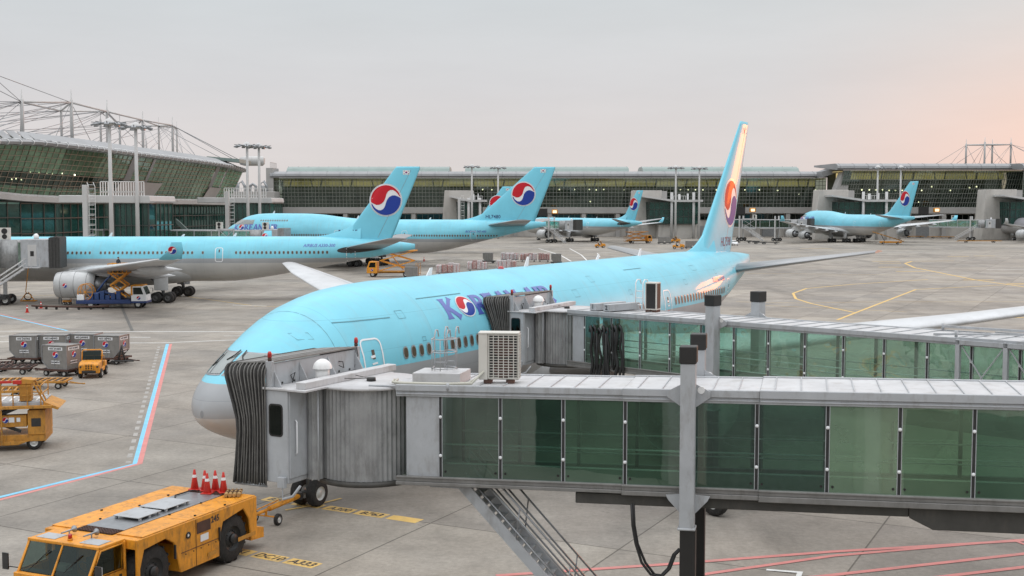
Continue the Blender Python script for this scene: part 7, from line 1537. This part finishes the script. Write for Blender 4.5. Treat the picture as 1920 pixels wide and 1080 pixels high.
# ---- boarding bridges farther off
def far_bridge(label, pa, pb, z0=4.4, z1=7.2, cab=1, gm='gterm', wheels=(), frame=(), stair=None, ac=(), wid=2.6):
    pa = Vector(pa); pb = Vector(pb); d = pb-pa; L_ = d.length; r = thing('boarding_bridge', label, 'boarding bridge', (pa.x, pa.y, 0), math.atan2(d.y, d.x), 'boarding bridges')
    m = MB(); m.bb(0, L_, -wid/2, wid/2, z1-.25, z1); m.build('roof', 'broof', r, bevel=.03); m = MB(); m.bb(0, L_, -wid/2, wid/2, z0, z0+.35); m.build('floor', 'bgrey', r, bevel=.03)
    n = max(2, int(L_/3.2))
    for k in range(n):
        x0, x1 = L_*k/n, L_*(k+1)/n
        for s in (-1, 1): m = MB(); m.poly([(x0+.1, s*(wid/2-.05), z0+.36), (x1-.1, s*(wid/2-.05), z0+.36), (x1-.1, s*(wid/2-.05), z1-.26), (x0+.1, s*(wid/2-.05), z1-.26)]); m.build('glass_pane', gm, r)
    for s in (-1, 1):
        m = MB()
        for k in range(n+1): m.bar((L_*k/n, s*(wid/2-.03), z0+.3), (L_*k/n, s*(wid/2-.03), z1-.2), .14)
        m.build('mullion_row', 'bgrey', r)
    for a, b in frame:
        m = MB(); 
        for x in (a, b): m.bb(x-.12, x+.12, -wid/2-.25, -wid/2-.02, z0-.3, z1+.3)
        m.bb(a, b, -wid/2-.25, -wid/2-.04, z1+.05, z1+.29); m.bb(a, b, -wid/2-.25, -wid/2-.04, z0-.29, z0-.05); m.bar((a, -wid/2-.15, z0), (b, -wid/2-.15, z1), .08); m.bar((b, -wid/2-.16, z0), (a, -wid/2-.16, z1), .08); m.build('braced_frame', 'broof', r)
    for x in wheels:
        m = MB(); m.bb(x-.2, x+.2, -wid/2-.5, -wid/2-.1, 1.0, z1+1.2); m.bb(x-.2, x+.2, wid/2+.1, wid/2+.5, 1.0, z1+1.2); m.build('lift_post', 'ledge', r); m = MB(); m.bb(x-.9, x+.9, -wid/2-.4, wid/2+.4, .7, 1.1); m.build('bogie_frame', 'dark', r)
        for y in (-wid/2, wid/2):
            for dx in (-.75, .75): w_ = MB(); wheel_mb(w_, (x+dx, y, .6), .6, .4, n=18); w_.build('wheel', ['tyre', 'rim'], r)
    if cab:
        x = L_; m = MB(); m.bb(x-.2, x+3.0, -wid/2-.5, wid/2+.5, z0-.05, z1+.15); cb_ = m.build('cab', 'bgrey', r, bevel=.06); m = MB(); m.bb(x+.6, x+1.6, -wid/2-.53, -wid/2-.5, z0+.1, z1-.5); dr = m.build('door', 'ledge', cb_, bevel=.02); m = MB(); m.bb(x+.9, x+1.3, -wid/2-.55, -wid/2-.531, z0+1.3, z0+1.9); m.build('pane', 'black', dr)
        m = MB(); k = 7
        for i in range(k): q = .06*(i % 2); m.bb(x+3.01+i*.18, x+3.18+i*.18, -wid/2-.55-q, wid/2+.55+q, z0-.15, z1+.35+q)
        m.build('bellows', 'rubber' if cab == 1 else 'corr', r); m = MB(); m.lathe([(0, .3), (.4, .3), (.65, .1)], 12, 0, 'Z', (x+1.2, 0, z1+.15)); m.build('roof_vent', 'white', r)
        m = MB(); m.lathe([(z0-.1, 1.75), (z1+.05, 1.75)], 28, 0, 'Z', (x-1.7, 0, 0)); m.build('rotunda_curtain', 'corr', r)
    if stair:
        x, dx = stair; m = MB()
        for y in (-wid/2-1.2, -wid/2-.3): m.bar((x, y, z0), (x+dx, y, .1), .08, .22)
        s_ = m.build('stair', 'broof', r); m = MB()
        for k in range(14): f_ = (k+.5)/14; m.bb(x+dx*f_-.14, x+dx*f_+.14, -wid/2-1.15, -wid/2-.35, z0*(1-f_)-.02, z0*(1-f_)+.02)
        m.build('tread', 'steel', s_); m = MB()
        for y in (-wid/2-1.2, -wid/2-.3):
            for hh in (.5, 1.05): m.bar((x, y, z0+hh), (x+dx, y, .1+hh), .06)
        m.build('handrail', 'white', s_); m = MB(); m.bb(x-.2, x+1.6, -wid/2-1.3, -wid/2-.05, z0-.1, z0)
        for xx in (x-.2, x+.7, x+1.6): m.bar((xx, -wid/2-1.3, z0), (xx, -wid/2-1.3, z0+1.1), .06)
        m.bar((x-.2, -wid/2-1.3, z0+1.1), (x+1.6, -wid/2-1.3, z0+1.1), .06); m.build('stair_landing', 'broof', r)
    for k, x in enumerate(ac): m = MB(); m.bb(x-.6, x+.6, -.4, .2, z1+.1, z1+1.5); m.lathe([(0, .35), (.02, .35)], 14, 1, 'Y', (x, -.42, z1+1.1)); m.lathe([(0, .3), (.02, .3)], 14, 1, 'Y', (x, -.42, z1+.45)); m.build('air_conditioner', ['beige', 'black'], r, bevel=.03)
    return r
far_bridge('boarding bridge with stairs docked to the side-on airliner at the left edge', (-84, 139.5), (-58.4, 143.6), 4.55, 7.7, 1, 'bglass2', (23.0,), (), (26.4, -6.6), (23.6,), 2.8)
far_bridge('low glass boarding bridge reaching to the nose of the humped airliner', P2(306, 236), P2(500, 232), 4.6, 7.2, 2, 'bglass2', (), ((12.5, 15.5),), None, (12, 21.5))
far_bridge('boarding bridge docked to the small distant airliner', P2(1020, 392), P2(1066, 386), 4.4, 7.2, 1, 'bglass2', (3,), (), (4, 6), ())
far_bridge('long glass walkway bridge reaching to the right humped airliner', P2(1340, 420), P2(1500, 402), 4.4, 7.4, 1, 'gterm', (10, 23), ((11, 16),), (12, 7), (15,))
far_bridge('glass walkway bridge reaching to the grey airliner at the right', P2(1742, 425), P2(1850, 415), 4.4, 7.2, 1, 'bglass2', (14,), (), (16, -7), (8,))
far_bridge('white walkway left of the bastion behind the side-on airliner', P2(186, 232), P2(205, 230), 4.5, 7.4, 0, 'gleft')
# service box and odds at the far wall
for i, (px, py, l) in enumerate([(1442, 445, 'white cabin on legs under the far glass walkway'), (1712, 437, 'white cabin on legs behind the right airliner tail')]):
    q = on(px, py); s_ = thing('service_cabin', l, 'cabin', q); m = MB(); m.bb(-3.5, 3.5, -1.5, 1.5, 3.2, 6.0); m.build('body', 'ledge', s_, bevel=.08); m = MB()
    for x in (-3, 3):
        for y in (-1.2, 1.2): m.bar((x, y, 0), (x, y, 3.2), .2)
    m.build('leg', 'dark', s_); m = MB()
    for k in range(8): m.bb(-3.0+k*.8, -2.6+k*.8, -1.56, -1.51, 3.5, 5.6)
    m.build('louvre', 'bgrey', s_)
for px, py, l in ((1040, 397, 'orange wall lamp box left on the spandrel of the middle concourse'), (1411, 394, 'orange wall lamp box on the spandrel right of the tall tail fin'), (1756, 394, 'orange wall lamp box on the spandrel right of the right airliner fin')):
    p = at(px, py, 464 if px < 1700 else 446); r = thing('wall_lamp', l, 'wall lamp', p, 0, 'orange wall lamps'); m = MB(); m.box((0, 0, 0), (2.3, 1.2, 1.7)); m.build('housing', 'yellow', r, bevel=.2); m = MB(); m.bb(-6.5, -2.8, .2, .8, -1.6, 1.2); m.build('bracket', 'black', r); m = MB(); m.box((0, -.62, 0), (1.5, .05, 1.0)); m.build('lens', 'warm', r)
